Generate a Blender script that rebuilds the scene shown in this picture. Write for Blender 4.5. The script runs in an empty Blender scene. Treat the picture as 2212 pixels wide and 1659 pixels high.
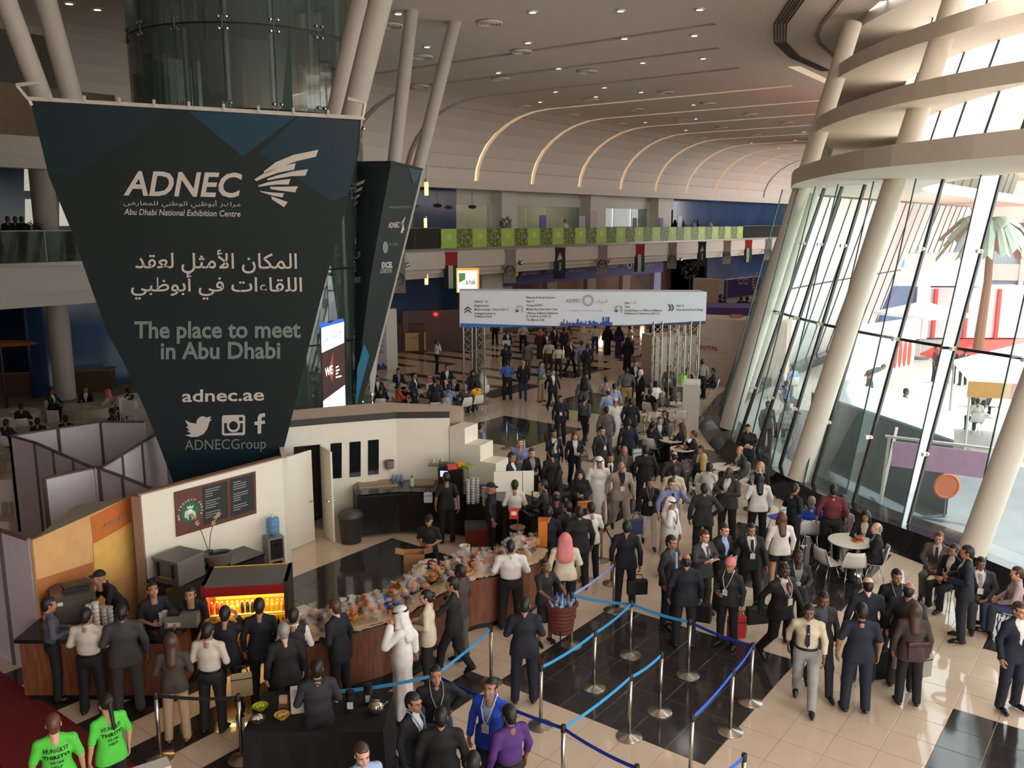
import bpy, bmesh, math, random
import numpy as np
from mathutils import Vector, Matrix
random.seed(7)
R = random.random
def U(a, b): return a + (b - a) * random.random()
SC = bpy.context.scene
COL = SC.collection
# ---------------------------------------------------------------- camera
HC = 7.4; PITCH = math.radians(10.5); FPX = 1880.0
cd = bpy.data.cameras.new('camera'); cam = bpy.data.objects.new('camera', cd); COL.objects.link(cam)
cam.location = (0, 0, HC); cam.rotation_euler = (math.radians(90) - PITCH, 0, 0)
cd.sensor_width = 36.0; cd.sensor_fit = 'HORIZONTAL'; cd.lens = FPX / 2212 * 36.0
cd.clip_start = 0.1; cd.clip_end = 600
SC.camera = cam
SC.cycles.transparent_max_bounces = 32   # many panes of glass stand one behind the other
# ---------------------------------------------------------------- world, sun, exposure
SC.view_settings.view_transform = 'Standard'; SC.view_settings.look = 'None'
SC.view_settings.gamma = 1.0; SC.view_settings.use_curve_mapping = False
SC.view_settings.exposure = -0.12
w = bpy.data.worlds.new('world'); SC.world = w; w.use_nodes = True
nt = w.node_tree; nt.nodes.clear()
wo = nt.nodes.new('ShaderNodeOutputWorld'); wb = nt.nodes.new('ShaderNodeBackground')
sk = nt.nodes.new('ShaderNodeTexSky'); sk.sky_type = 'HOSEK_WILKIE'; sk.turbidity = 5; sk.ground_albedo = 0.5
sk.sun_direction = Vector((0.55, 0.35, 0.75)).normalized()
mx = nt.nodes.new('ShaderNodeMix'); mx.data_type = 'RGBA'; mx.inputs[0].default_value = 0.8
mx.inputs[7].default_value = (1.0, 0.99, 0.97, 1)
nt.links.new(sk.outputs[0], mx.inputs[6]); nt.links.new(mx.outputs[2], wb.inputs[0])
WORLD_STRENGTH = 6.5
wb.inputs[1].default_value = WORLD_STRENGTH; nt.links.new(wb.outputs[0], wo.inputs[0])
sd = bpy.data.lights.new('sun', 'SUN'); sd.energy = 9; sd.angle = 0.03; sd.color = (1, 0.95, 0.86)
so = bpy.data.objects.new('sun', sd); COL.objects.link(so)
so.rotation_euler = Vector((0.4, 0.1, 1.2)).to_track_quat('Z', 'Y').to_euler(); so.location = (60, 20, 60)
# sampling portals where daylight enters (no light of their own)
def portal(loc, rot, sx, sy):
 l = bpy.data.lights.new('portal', 'AREA'); l.shape = 'RECTANGLE'; l.size = sx; l.size_y = sy
 l.cycles.is_portal = True
 o = bpy.data.objects.new('daylight_portal', l); COL.objects.link(o); o.location = loc; o.rotation_euler = rot
# ---------------------------------------------------------------- building frame and picking points by pixel
EA = Vector((0.607, 0.7947, 0)); EB = Vector((-0.7947, 0.607, 0))
def ab(a, b, z=0.0): v = EA * a + EB * b; return Vector((v.x, v.y, z))
ROT_AB = math.atan2(EA.y, EA.x)
SP, CP = math.sin(PITCH), math.cos(PITCH)
def ray(px, py):
 u = (px - 1106) / FPX; v = (py - 829.5) / FPX
 return Vector((u, CP - v * SP, -(SP + v * CP)))
def atz(px, py, z=0.0):
 d = ray(px, py); t = (z - HC) / d.z
 return Vector((d.x * t, d.y * t, z))
def aty(px, py, Y):
 d = ray(px, py); t = Y / d.y
 return Vector((d.x * t, Y, HC + d.z * t))
def atb(px, py, b):
 d = ray(px, py); t = b / (d.x * EB.x + d.y * EB.y)
 return Vector((d.x * t, d.y * t, HC + d.z * t))
def toab(p): return (p.x * EA.x + p.y * EA.y, p.x * EB.x + p.y * EB.y)
# ---------------------------------------------------------------- materials
MATS = {}
def srgb(r, g, b):
 f = lambda c: (c / 255 / 12.92) if c / 255 <= 0.04045 else ((c / 255 + 0.055) / 1.055) ** 2.4
 return (f(r), f(g), f(b), 1)
def mat(name, col, rough=0.6, metal=0.0, noise=0.06, scale=6.0, bump=0.0, emit=0.0, spec=0.5, alpha=1.0, fabric=False):
 if name in MATS: return MATS[name]
 m = bpy.data.materials.new(name); m.use_nodes = True; n = m.node_tree; L = n.links
 b = n.nodes['Principled BSDF']
 c = srgb(*col)
 b.inputs['Roughness'].default_value = rough; b.inputs['Metallic'].default_value = metal
 b.inputs['Specular IOR Level'].default_value = spec
 tc = n.nodes.new('ShaderNodeTexCoord'); nz = n.nodes.new('ShaderNodeTexNoise'); nz.inputs['Scale'].default_value = scale
 nz.inputs['Detail'].default_value = 3
 L.new(tc.outputs['Object'], nz.inputs['Vector'])
 mr = n.nodes.new('ShaderNodeMapRange'); mr.inputs[1].default_value = 0.3; mr.inputs[2].default_value = 0.7
 mr.inputs[3].default_value = 1 - noise; mr.inputs[4].default_value = 1 + noise
 L.new(nz.outputs[0], mr.inputs[0])
 mm = n.nodes.new('ShaderNodeVectorMath'); mm.operation = 'SCALE'; mm.inputs[0].default_value = c[:3]
 L.new(mr.outputs[0], mm.inputs['Scale']); L.new(mm.outputs[0], b.inputs['Base Color'])
 if bump > 0:
  bp = n.nodes.new('ShaderNodeBump'); bp.inputs['Strength'].default_value = bump; bp.inputs['Distance'].default_value = 0.01
  L.new(nz.outputs[0], bp.inputs['Height']); L.new(bp.outputs[0], b.inputs['Normal'])
 if emit > 0:
  b.inputs['Emission Color'].default_value = c; b.inputs['Emission Strength'].default_value = emit
 if alpha < 1: b.inputs['Alpha'].default_value = alpha
 m.diffuse_color = c
 MATS[name] = m; return m
def glass_mat(name, tint, refl=0.08, haze=0.0, hazecol=(0.8, 0.9, 0.88), cap=1.0):
 if name in MATS: return MATS[name]
 m = bpy.data.materials.new(name); m.use_nodes = True; n = m.node_tree; n.nodes.clear(); L = n.links
 o = n.nodes.new('ShaderNodeOutputMaterial'); t = n.nodes.new('ShaderNodeBsdfTransparent'); t.inputs[0].default_value = (*tint, 1)
 g = n.nodes.new('ShaderNodeBsdfGlossy'); g.inputs['Roughness'].default_value = 0.02
 f = n.nodes.new('ShaderNodeFresnel'); f.inputs[0].default_value = 1.45 if 'lift' in name or 'green' in name else 1.2
 mr = n.nodes.new('ShaderNodeMath'); mr.operation = 'ADD'; mr.inputs[1].default_value = refl - 0.04
 mr.use_clamp = True
 L.new(f.outputs[0], mr.inputs[0]); mn = n.nodes.new('ShaderNodeMath'); mn.operation = 'MINIMUM'; mn.inputs[1].default_value = cap; L.new(mr.outputs[0], mn.inputs[0])
 mx = n.nodes.new('ShaderNodeMixShader'); L.new(mn.outputs[0], mx.inputs[0])
 L.new(t.outputs[0], mx.inputs[1]); L.new(g.outputs[0], mx.inputs[2])
 last = mx
 if haze > 0:
  d = n.nodes.new('ShaderNodeBsdfDiffuse'); d.inputs[0].default_value = (*hazecol, 1)
  m2 = n.nodes.new('ShaderNodeMixShader'); m2.inputs[0].default_value = haze
  L.new(last.outputs[0], m2.inputs[1]); L.new(d.outputs[0], m2.inputs[2]); last = m2
 L.new(last.outputs[0], o.inputs[0]); MATS[name] = m; return m
# ---------------------------------------------------------------- mesh collector
class MB:
 def __init__(s): s.v = []; s.f = []; s.mi = []; s.m = 0
 def add(s, vs, fs, mi=None):
  k = len(s.v); s.v += [tuple(v) for v in vs]; s.f += [tuple(i + k for i in f) for f in fs]
  s.mi += [s.m if mi is None else mi] * len(fs); return s
 def quad(s, a, b, c, d, mi=None): return s.add([a, b, c, d], [(0, 1, 2, 3)], mi)
 def box(s, x0, x1, y0, y1, z0, z1, M=None, mi=None):
  vs = [Vector((x, y, z)) for z in (z0, z1) for y in (y0, y1) for x in (x0, x1)]
  if M is not None: vs = [M @ v for v in vs]
  return s.add(vs, [(0, 2, 3, 1), (4, 5, 7, 6), (0, 1, 5, 4), (2, 6, 7, 3), (0, 4, 6, 2), (1, 3, 7, 5)], mi)
 def bar(s, p, q, w, h, up=Vector((0, 0, 1)), mi=None):
  p = Vector(p); q = Vector(q); d = (q - p).normalized()
  if abs(d.dot(up)) > 0.99: up = Vector((1, 0, 0))
  x = d.cross(up).normalized(); y = x.cross(d)
  vs = []
  for e in (p, q):
   for sx, sy in ((-1, -1), (1, -1), (1, 1), (-1, 1)): vs.append(e + x * sx * w / 2 + y * sy * h / 2)
  return s.add(vs, [(0, 1, 2, 3), (7, 6, 5, 4), (0, 4, 5, 1), (1, 5, 6, 2), (2, 6, 7, 3), (3, 7, 4, 0)], mi)
 def tube(s, pts, r, n=8, cap=True, mi=None):
  pts = [Vector(p) for p in pts]; N = len(pts)
  rs = r if isinstance(r, (list, tuple)) else [r] * N
  vs = []; fs = []
  d0 = (pts[1] - pts[0]).normalized(); ref = Vector((0, 0, 1)) if abs(d0.z) < 0.9 else Vector((1, 0, 0))
  x = d0.cross(ref).normalized()
  for i, p in enumerate(pts):
   d = (pts[min(i + 1, N - 1)] - pts[max(i - 1, 0)]).normalized()
   x = (x - d * x.dot(d)).normalized(); y = d.cross(x)
   for k in range(n):
    a = 2 * math.pi * k / n; vs.append(p + (x * math.cos(a) + y * math.sin(a)) * rs[i])
  for i in range(N - 1):
   for k in range(n): fs.append((i * n + k, i * n + (k + 1) % n, (i + 1) * n + (k + 1) % n, (i + 1) * n + k))
  if cap: fs.append(tuple(range(n - 1, -1, -1))); fs.append(tuple((N - 1) * n + k for k in range(n)))
  return s.add(vs, fs, mi)
 def lathe(s, prof, c=(0, 0, 0), n=20, mi=None, M=None, sx=1, sy=1):
  vs = []; fs = []; N = len(prof)
  for r, z in prof:
   for k in range(n):
    a = 2 * math.pi * k / n; v = Vector((r * math.cos(a) * sx, r * math.sin(a) * sy, z))
    if M is not None: v = M @ v
    vs.append(v + Vector(c))
  for i in range(N - 1):
   for k in range(n): fs.append((i * n + k, i * n + (k + 1) % n, (i + 1) * n + (k + 1) % n, (i + 1) * n + k))
  fs.append(tuple(range(n - 1, -1, -1))); fs.append(tuple((N - 1) * n + k for k in range(n)))
  return s.add(vs, fs, mi)
 def prism(s, poly, z0, z1, mi=None, M=None):
  n = len(poly); vs = [Vector((p[0], p[1], z0)) for p in poly] + [Vector((p[0], p[1], z1)) for p in poly]
  if M is not None: vs = [M @ v for v in vs]
  return s.add(vs, [tuple(range(n - 1, -1, -1)), tuple(range(n, 2 * n))] + [(i, (i + 1) % n, n + (i + 1) % n, n + i) for i in range(n)], mi)
 def ell(s, c, r, n=10, m=6, mi=None, jit=0.0):
  vs = []; fs = []; c = Vector(c)
  for i in range(m + 1):
   th = math.pi * i / m
   for k in range(n):
    a = 2 * math.pi * k / n; q = 1 + (U(-jit, jit) if jit else 0)
    vs.append(c + Vector((r[0] * math.sin(th) * math.cos(a) * q, r[1] * math.sin(th) * math.sin(a) * q, r[2] * math.cos(th) * q)))
  for i in range(m):
   for k in range(n): fs.append((i * n + k, (i + 1) * n + k, (i + 1) * n + (k + 1) % n, i * n + (k + 1) % n))
  return s.add(vs, fs, mi)
 def mesh(s, name, mats, smooth=False):
  me = bpy.data.meshes.new(name); me.from_pydata(s.v, [], s.f)
  for m in (mats if isinstance(mats, (list, tuple)) else [mats]): me.materials.append(m)
  if any(s.mi): me.polygons.foreach_set('material_index', s.mi)
  if smooth: me.polygons.foreach_set('use_smooth', [True] * len(s.f)); 
  me.update()
  if smooth == 'auto':
   try: me.set_sharp_from_angle(angle=math.radians(40))
   except Exception: pass
  return me
 def build(s, name, mats, parent=None, smooth=False):
  o = bpy.data.objects.new(name, s.mesh(name, mats, smooth)); COL.objects.link(o)
  if parent is not None: o.parent = parent
  return o
def tag(o, label=None, cat=None, group=None, kind=None):
 if label: o['label'] = label
 if cat: o['category'] = cat
 if group: o['group'] = group
 if kind: o['kind'] = kind
 return o
def empty(name, loc=(0, 0, 0), rz=0.0, label=None, cat=None, group=None, kind=None):
 o = bpy.data.objects.new(name, None); COL.objects.link(o); o.location = loc; o.rotation_euler = (0, 0, rz)
 o.empty_display_size = 0.2
 return tag(o, label, cat, group, kind)
def use(name, me, parent=None, mats=None):
 o = bpy.data.objects.new(name, me); COL.objects.link(o)
 if parent is not None: o.parent = parent
 if mats:
  for i, m in enumerate(mats):
   o.material_slots[i].link = 'OBJECT'; o.material_slots[i].material = m
 return o
def copy_tree(o, parent=None, **kw):
 c = o.copy(); COL.objects.link(c); c.parent = parent
 for ch in [x for x in CH.get(o.name, list(o.children))]: copy_tree(ch, c)
 return c
CH = {}
FONT_CACHE = {}
def text_mb(s, size=1.0, bold=0.0, shear=0.0, align='CENTER', res=2):
 """outline of a text as flat vertices and faces, centred on the origin line"""
 cu = bpy.data.curves.new('t', 'FONT'); cu.body = s; cu.size = size; cu.offset = bold; cu.shear = shear
 cu.align_x = align; cu.resolution_u = res; cu.fill_mode = 'FRONT'
 o = bpy.data.objects.new('t', cu); COL.objects.link(o)
 dg = bpy.context.evaluated_depsgraph_get(); me = bpy.data.meshes.new_from_object(o.evaluated_get(dg))
 vs = [v.co.copy() for v in me.vertices]; fs = [tuple(p.vertices) for p in me.polygons]
 bpy.data.objects.remove(o); bpy.data.curves.remove(cu); bpy.data.meshes.remove(me)
 return vs, fs
def fit_text(mb, s, f, x0, x1, y0, h=None, mi=0, **k):
 """text s stretched to span x0..x1 at baseline y0; f maps (x,y) to 3D"""
 vs, fs = text_mb(s, 1.0, align='LEFT', **k)
 if not vs: return
 a = min(v.x for v in vs); b = max(v.x for v in vs); sc = (x1 - x0) / (b - a)
 t = max(v.y for v in vs); sy = sc if h is None else h / t
 mb.add([f(x0 + (v.x - a) * sc, y0 + v.y * sy) for v in vs], fs, mi)
# ================================================================ STRUCTURE
WB = 35.5     # the long wall's distance on the b axis
M_tile = bpy.data.materials.new('cream polished tile')
def tile_mat(name, c1, c2, rough, spec=0.5):
 m = bpy.data.materials.new(name); m.use_nodes = True; n = m.node_tree; L = n.links; b = n.nodes['Principled BSDF']
 b.inputs['Roughness'].default_value = rough; b.inputs['Specular IOR Level'].default_value = spec
 oi = n.nodes.new('ShaderNodeNewGeometry'); nz = n.nodes.new('ShaderNodeTexNoise'); nz.inputs['Scale'].default_value = 3
 tc = n.nodes.new('ShaderNodeTexCoord'); L.new(tc.outputs['Object'], nz.inputs['Vector'])
 ad = n.nodes.new('ShaderNodeMath'); ad.operation = 'MULTIPLY_ADD'; ad.inputs[1].default_value = 0.35
 L.new(oi.outputs['Random Per Island'], ad.inputs[0]); L.new(nz.outputs[0], ad.inputs[2])
 mx = n.nodes.new('ShaderNodeMix'); mx.data_type = 'RGBA'; mx.inputs[6].default_value = srgb(*c1); mx.inputs[7].default_value = srgb(*c2)
 L.new(ad.outputs[0], mx.inputs[0]); L.new(mx.outputs[2], b.inputs['Base Color'])
 MATS[name] = m; return m
T_L = tile_mat('cream tile', (208, 183, 160), (220, 198, 176), 0.06)
T_D = tile_mat('dark tile', (44, 41, 41), (58, 54, 53), 0.10)
M_grout = mat('grout', (150, 130, 112), 0.7)
M_white = mat('white paint', (214, 205, 196), 0.7, noise=0.03)
M_ceil = mat('ceiling paint', (222, 211, 204), 0.8, noise=0.02)
M_facade = mat('facade paint', (216, 205, 190), 0.65, noise=0.02)
M_steel = mat('brushed steel', (176, 168, 158), 0.28, 0.95, noise=0.05)
M_chrome = mat('chrome', (200, 198, 195), 0.12, 1.0)
M_dark = mat('dark metal', (40, 38, 38), 0.4, 0.5)
M_black = mat('black', (14, 13, 14), 0.5)
M_warm = mat('cove light', (255, 228, 185), 0.5, emit=1.1, noise=0)
M_grey = mat('grey metal', (120, 116, 112), 0.4, 0.7)
G_clear = glass_mat('clear glass', (0.93, 0.96, 0.95), 0.06)
G_facade = glass_mat('facade glass', (0.82, 0.93, 0.92), 0.06, 0.12, (0.72, 0.86, 0.84), 0.16)  # pale diffuse haze mixed into the glass itself to brighten the nose
G_green = glass_mat('green glass', (0.62, 0.78, 0.72), 0.12, 0.12, (0.32, 0.45, 0.4))
G_rail = glass_mat('rail glass', (0.45, 0.5, 0.46), 0.04, 0.3, (0.12, 0.12, 0.10), 0.3)
def struct(o): o['kind'] = 'structure'; return o
# ---- floor: grout bed with real tiles
TS = 0.61
def is_dark(a, b):
 fa = (a - 10.3) % 6.1; fb = (b - 4.5) % 6.1
 if a < 10.0 and 8.0 < b < 15.2: return a > -3 and ((b - 8.0) / TS) % 2 < 1
 if 24.0 < b < 35.2 and 20.0 < a < 55.0 and not (a > 46 and b < 28):
  return ((a - 10.3) / TS) % 3 < 1 and ((b + a * 0.5) % 9.5) < 7.2
 if b > 24 and a < 40: return False
 return fa < 3.66 and fb < 3.66
bed = MB().box(-90, 200, -90, 60, -0.3, -0.004, Matrix.Rotation(ROT_AB, 4, 'Z')).build('floor', [M_grout]); struct(bed)
tl_mesh = {}
def tile_mesh(m):
 mb = MB(); h = TS / 2 - 0.003; q = h - 0.003
 mb.add([(-h, -h, -0.002), (h, -h, -0.002), (h, h, -0.002), (-h, h, -0.002), (-q, -q, 0), (q, -q, 0), (q, q, 0), (-q, q, 0)],
  [(4, 5, 6, 7), (0, 1, 5, 4), (1, 2, 6, 5), (2, 3, 7, 6), (3, 0, 4, 7)])
 return mb.mesh('tile', m)
tml = tile_mesh(T_L); tmd = tile_mesh(T_D)
cand = []
far = MB()
for i in range(-30, 150):
 for j in range(-50, 60):
  a = 10.3 + (i + 0.5) * TS; b = 4.5 + (j + 0.5) * TS
  p = ab(a, b)
  if p.y < 0.5 or b > WB + 1: continue
  if abs(p.x) > 0.62 * p.y + 4: continue
  if p.y > 68: continue
  d = is_dark(a, b)
  f = p.y * CP + HC * SP; px = 1106 + FPX * p.x / f; py = 829.5 + FPX * (HC * CP - p.y * SP) / f
  cand.append((p.y, a, b, d, -30 < px < 2240 and py < 1690))
cand.sort()
k = 0
for y, a, b, d, vis in cand:
 p = ab(a, b)
 if vis and k < 300:
  o = use('tile', tmd if d else tml, bed); o.location = p; o.rotation_euler = (0, 0, ROT_AB); k += 1
 else:
  h = TS / 2 - 0.003
  far.add([ab(a - h, b - h), ab(a + h, b - h), ab(a + h, b + h), ab(a - h, b + h)], [(0, 1, 2, 3)], 1 if d else 0)
fo = far.build('tile_field', [T_L, T_D], bed); fo['kind'] = 'stuff'
# ---- ceiling with recessed light coves
ZC = 13.85
prof = [(-14, ZC), (30.0, ZC)]
for k in range(1, 9):
 th = k / 8 * math.pi / 2
 prof.append((30.0 + 5.5 * math.sin(th), ZC - 4.0 * (1 - math.cos(th))))
SL = []   # (a, b start, lit)
for px, py, lit in [(1545, 52, 0), (1552, 104, 0), (1595, 147, 0), (1718, 187, 1)]:
 p = atz(px, py, ZC); a_, b_ = toab(p); SL.append([a_, b_, lit])
base = [(1029, 378), (1150, 389), (1252, 395), (1341, 402), (1416, 408), (1483, 414), (1545, 418), (1599, 421), (1649, 425)]
for k, (px, py) in enumerate(base):
 a_, _ = toab(atb(px, py, WB))
 if k == 0: SL[3][0] = a_; continue
 SL.append([a_, 12.5 - 0.0 * k, 1 if k < 8 else 0])
# the ceiling stops at the facade head: courtyard outline seen from above
CY = [(27, -20), (27, -1), (21.5, 6), (16.6, 11.5), (13.4, 16), (11.2, 19.9), (10.4, 23.5), (10.15, 26.6), (10.4, 29.4), (11.1, 32.0), (12.4, 34.6), (14.8, 38.2), (22, 47), (35, 64), (105, 155), (220, 155), (220, -20)]
def inside(x, y):
 c = False
 for i in range(len(CY)):
  (x0, y0), (x1, y1) = CY[i - 1], CY[i]
  if (y0 > y) != (y1 > y) and x < (x1 - x0) * (y - y0) / (y1 - y0) + x0: c = not c
 return c
def bmin(a):
 b = 29.0
 while b > -14:
  p = ab(a, b)
  if inside(p.x - 0.6, p.y): return b
  b -= 0.25
 return -14
ceil = MB(); W2 = 0.2
edges = sorted([(s[0], s[1], s[2]) for s in SL])
def shell(mb, a0, a1, bs=None, off=0.0, mi=0, side=True):
 pr = prof if bs is None else [(bs, ZC)] + prof[1:]
 pts = []
 for i, (b, z) in enumerate(pr):
  if b <= 30.0: pts.append((b, z + off))
  else:
   th = (i - 1) / 8 * math.pi / 2; pts.append((b + off * math.sin(th), z + off * math.cos(th)))
 for i in range(len(pts) - 1):
  (b0, z0), (b1, z1) = pts[i], pts[i + 1]
  mb.quad(ab(a0, b0, z0), ab(a1, b0, z0), ab(a1, b1, z1), ab(a0, b1, z1), mi)
 return pr, pts
def strips(a0, a1):
 n = max(1, int((a1 - a0) / 0.8))
 for i in range(n):
  x0 = a0 + (a1 - a0) * i / n; x1 = a0 + (a1 - a0) * (i + 1) / n; q0, q1 = bmin(x0), bmin(x1)
  ceil.quad(ab(x0, q0, ZC), ab(x1, q1, ZC), ab(x1, 29.5, ZC), ab(x0, 29.5, ZC))
 shell(ceil, a0, a1, 29.5)
prev = -30.0
for a_, bs, lit in edges:
 strips(prev, a_ - W2); b0 = min(bmin(a_), bs - .01)
 ceil.quad(ab(a_ - W2, b0, ZC), ab(a_ + W2, b0, ZC), ab(a_ + W2, bs, ZC), ab(a_ - W2, bs, ZC))
 prev = a_ + W2
strips(prev, 125)
co = ceil.build('ceiling', M_ceil); struct(co)
for a_, bs, lit in edges:
 mb = MB(); pr, pts = shell(mb, a_ - W2, a_ + W2, bs, 0.22, 1)
 for i in range(len(pts) - 1):
  for s in (-1, 1):
   mb.quad(ab(a_ + s * W2, pr[i][0], pr[i][1]), ab(a_ + s * W2, pr[i + 1][0], pr[i + 1][1]),
     ab(a_ + s * W2, pts[i + 1][0], pts[i + 1][1]), ab(a_ + s * W2, pts[i][0], pts[i][1]), 0)
 mb.quad(ab(a_ - W2, bs, ZC), ab(a_ + W2, bs, ZC), ab(a_ + W2, bs, ZC + .22), ab(a_ - W2, bs, ZC + .22), 0)
 o = mb.build('light_cove', [M_ceil, M_warm if lit else mat('unlit cove', (140, 126, 114), 0.8)], co)
# access panels of the curved part: thin raised squares
pm = MB()
pm.quad(Vector((-.55, -.30, 0)), Vector((.55, -.30, 0)), Vector((.55, .30, 0)), Vector((-.55, .30, 0)))
M_panel = mat('ceiling panel', (200, 184, 176), 0.8, noise=0.02)
cnt = 0
pmsh = MB().box(-.55, .55, -.33, .33, -.006, .006).mesh('ceiling_panel', M_panel)
for si in range(len(edges) - 1):
 a0 = edges[si][0] + W2; a1 = edges[si + 1][0] - W2
 if a0 < 34: continue
 nn = max(1, int((a1 - a0) / 1.2))
 for k in range(nn):
  ac = a0 + (k + .5) * (a1 - a0) / nn
  for th in (0.42, 0.66, 0.9, 1.14, 1.38):
   if cnt >= 260: break
   b_ = 30 + 5.5 * math.sin(th); z_ = ZC - 4 * (1 - math.cos(th))
   tb, tz = 5.5 * math.cos(th), -4 * math.sin(th); l = math.hypot(tb, tz); tb /= l; tz /= l
   X = EA; Y = EB * tb + Vector((0, 0, tz)); Z = X.cross(Y)
   o = use('panel', pmsh, co); o.matrix_world = Matrix.Translation(ab(ac, b_, z_)) @ Matrix((X, Y, Z)).transposed().to_4x4() @ Matrix.Diagonal(((a1 - a0) / nn / 1.2, 1, 1, 1)); cnt += 1
# downlights and round air diffusers
dl = [(232, 57), (844, 50), (1245, 44), (1605, 38), (823, 190), (1262, 171), (1580, 157), (363, 209), (688, 327), (962, 308), (1345, 282), (1620, 262),
 (948, 415), (1170, 395), (1131, 437), (1338, 416), (878, 461), (1575, 474), (1586, 538), (1356, 554), (1541, 590), (2078, 598), (2041, 636), (1840, 648), (1963, 671)]
dm = MB().lathe([(0.16, 0.03), (0.16, -0.02), (0.11, -0.02), (0.10, 0.01), (0, 0.012)], n=14).mesh('trim_ring', M_white)
em = MB().lathe([(0.10, 0.0), (0, -0.002)], n=14).mesh('lamp', mat('lamp glow', (255, 226, 170), 0.5, emit=14, noise=0))
ORD = ['first', 'second', 'third', 'fourth', 'fifth', 'sixth', 'seventh', 'eighth', 'ninth', 'tenth', 'eleventh', 'twelfth', 'thirteenth', 'fourteenth', 'fifteenth', 'sixteenth', 'seventeenth', 'eighteenth', 'nineteenth', 'twentieth']
def bay_labels(pts, what):
 out = {}; bays = {}
 for q in pts:
  a_, b_ = toab(atz(750 + q[0] / 2.1067, q[1] / 2.1067, ZC)); k = sum(1 for e_ in edges if e_[0] < a_); bays.setdefault(k, []).append((-b_, q))
 for k in bays:
  for i, (_, q) in enumerate(sorted(bays[k])): out[q] = '%s, %s from the left in the %s ceiling bay from the camera' % (what, ORD[i], ORD[k])
 return out
dlab = bay_labels(dl, 'small warm downlight')
for x, y in dl:
 p = atz(750 + x / 2.1067, y / 2.1067, ZC)
 o = empty('downlight', (p.x, p.y, ZC - 0.035), 0, dlab[(x, y)], 'light', 'downlights in the white ceiling')
 use('trim_ring', dm, o); use('lamp', em, o)
for x, y in [(149, 5), (210, 18)]:  # two at the far left
 p = atz(x, y, ZC)
 o = empty('downlight', (p.x, p.y, ZC - 0.035), 0, 'downlight in the dark ceiling at far left, ' + ('left one' if x < 180 else 'right one'), 'light', 'downlights over the upper balcony')
 use('trim_ring', dm, o); use('lamp', em, o)
vd = [(650, 98), (197, 110), (340, 253), (792, 230), (333, 388), (700, 354), (1093, 321), (803, 480), (1108, 450), (1450, 416), (1640, 467), (1315, 495), (1023, 520),
   (1245, 561), (1835, 517), (1525, 541), (1703, 578), (1437, 597), (2000, 557), (1860, 610), (1610, 628)]
vlab = bay_labels(vd, 'round air diffuser')
for x, y in vd:
 p = atz(750 + x / 2.1067, y / 2.1067, ZC)
 o = empty('air_diffuser', (p.x, p.y, ZC - .02), 0, vlab[(x, y)], 'vent', 'round ceiling air diffusers')
 mb = MB()
 for r in (0.42, 0.31, 0.2): mb.lathe([(r, 0.0), (r, -0.05), (r - 0.05, -0.07), (r - 0.06, -0.02)], n=18)
 mb.build('ring', M_white, o)
 MB().lathe([(0.40, 0.0), (0, -0.012)], n=18).build('throat', mat('vent dark', (84, 76, 70), 0.7), o)
# lamps that give the warm fill of the hall (downlights)
for a in (14, 22, 30, 40, 50, 62, 76):
 for b in (4, 14, 24):
  l = bpy.data.lights.new('downlight_beam', 'SPOT'); l.energy = {4: 560, 14: 380 if a > 35 else 230, 24: 320 if a > 35 else 80}[b]; l.color = (1, 0.92, 0.83); l.spot_size = 2.3; l.spot_blend = 1; l.shadow_soft_size = 0.3
  o = bpy.data.objects.new('downlight_beam', l); COL.objects.link(o); o.location = ab(a, b, ZC - 0.15)
# slot diffuser ring round the facade head
rp = [atz(*q, ZC) for q in [(1760, -40), (1735, 0), (1699, 50), (1697, 90), (1728, 122), (1795, 152)]]
sd_ = empty('slot_diffuser', rp[2], 0, 'dark curved slot diffuser in the ceiling beside the curved facade', 'vent')
for k in range(5):
 mb = MB()
 for i in range(len(rp) - 1):
  off = Vector((0.0 - 0.10 * k, 0, -0.03)); mb.bar(rp[i] + off - rp[2], rp[i + 1] + off - rp[2], 0.045, 0.03)
 mb.build('slot', mat('slot dark', (70, 62, 56), 0.7), sd_)
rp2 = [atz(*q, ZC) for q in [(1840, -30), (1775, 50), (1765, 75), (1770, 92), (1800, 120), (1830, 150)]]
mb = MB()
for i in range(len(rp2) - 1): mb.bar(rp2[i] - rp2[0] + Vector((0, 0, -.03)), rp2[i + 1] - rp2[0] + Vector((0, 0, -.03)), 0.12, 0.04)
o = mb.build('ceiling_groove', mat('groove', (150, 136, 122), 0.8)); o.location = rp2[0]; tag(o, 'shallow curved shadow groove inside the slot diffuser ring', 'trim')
o = empty('trough_light', atz(1710, 147, ZC), 0, 'warm lit trough in the ceiling beside the facade', 'light')
mb = MB(); q = [atz(1702, 145, ZC - .02), atz(1728, 144, ZC - .02), atz(1800, 178, ZC - .02), atz(1795, 186, ZC - .02)]
L0 = o.location
mb.add([v - L0 for v in q] + [v - L0 + Vector((0, 0, .015)) for v in q], [(3, 2, 1, 0), (4, 5, 6, 7), (0, 1, 5, 4), (1, 2, 6, 5), (2, 3, 7, 6), (3, 0, 4, 7)]); mb.build('glowing_panel', mat('trough glow', (255, 236, 200), 0.5, emit=0.45), o)
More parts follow.
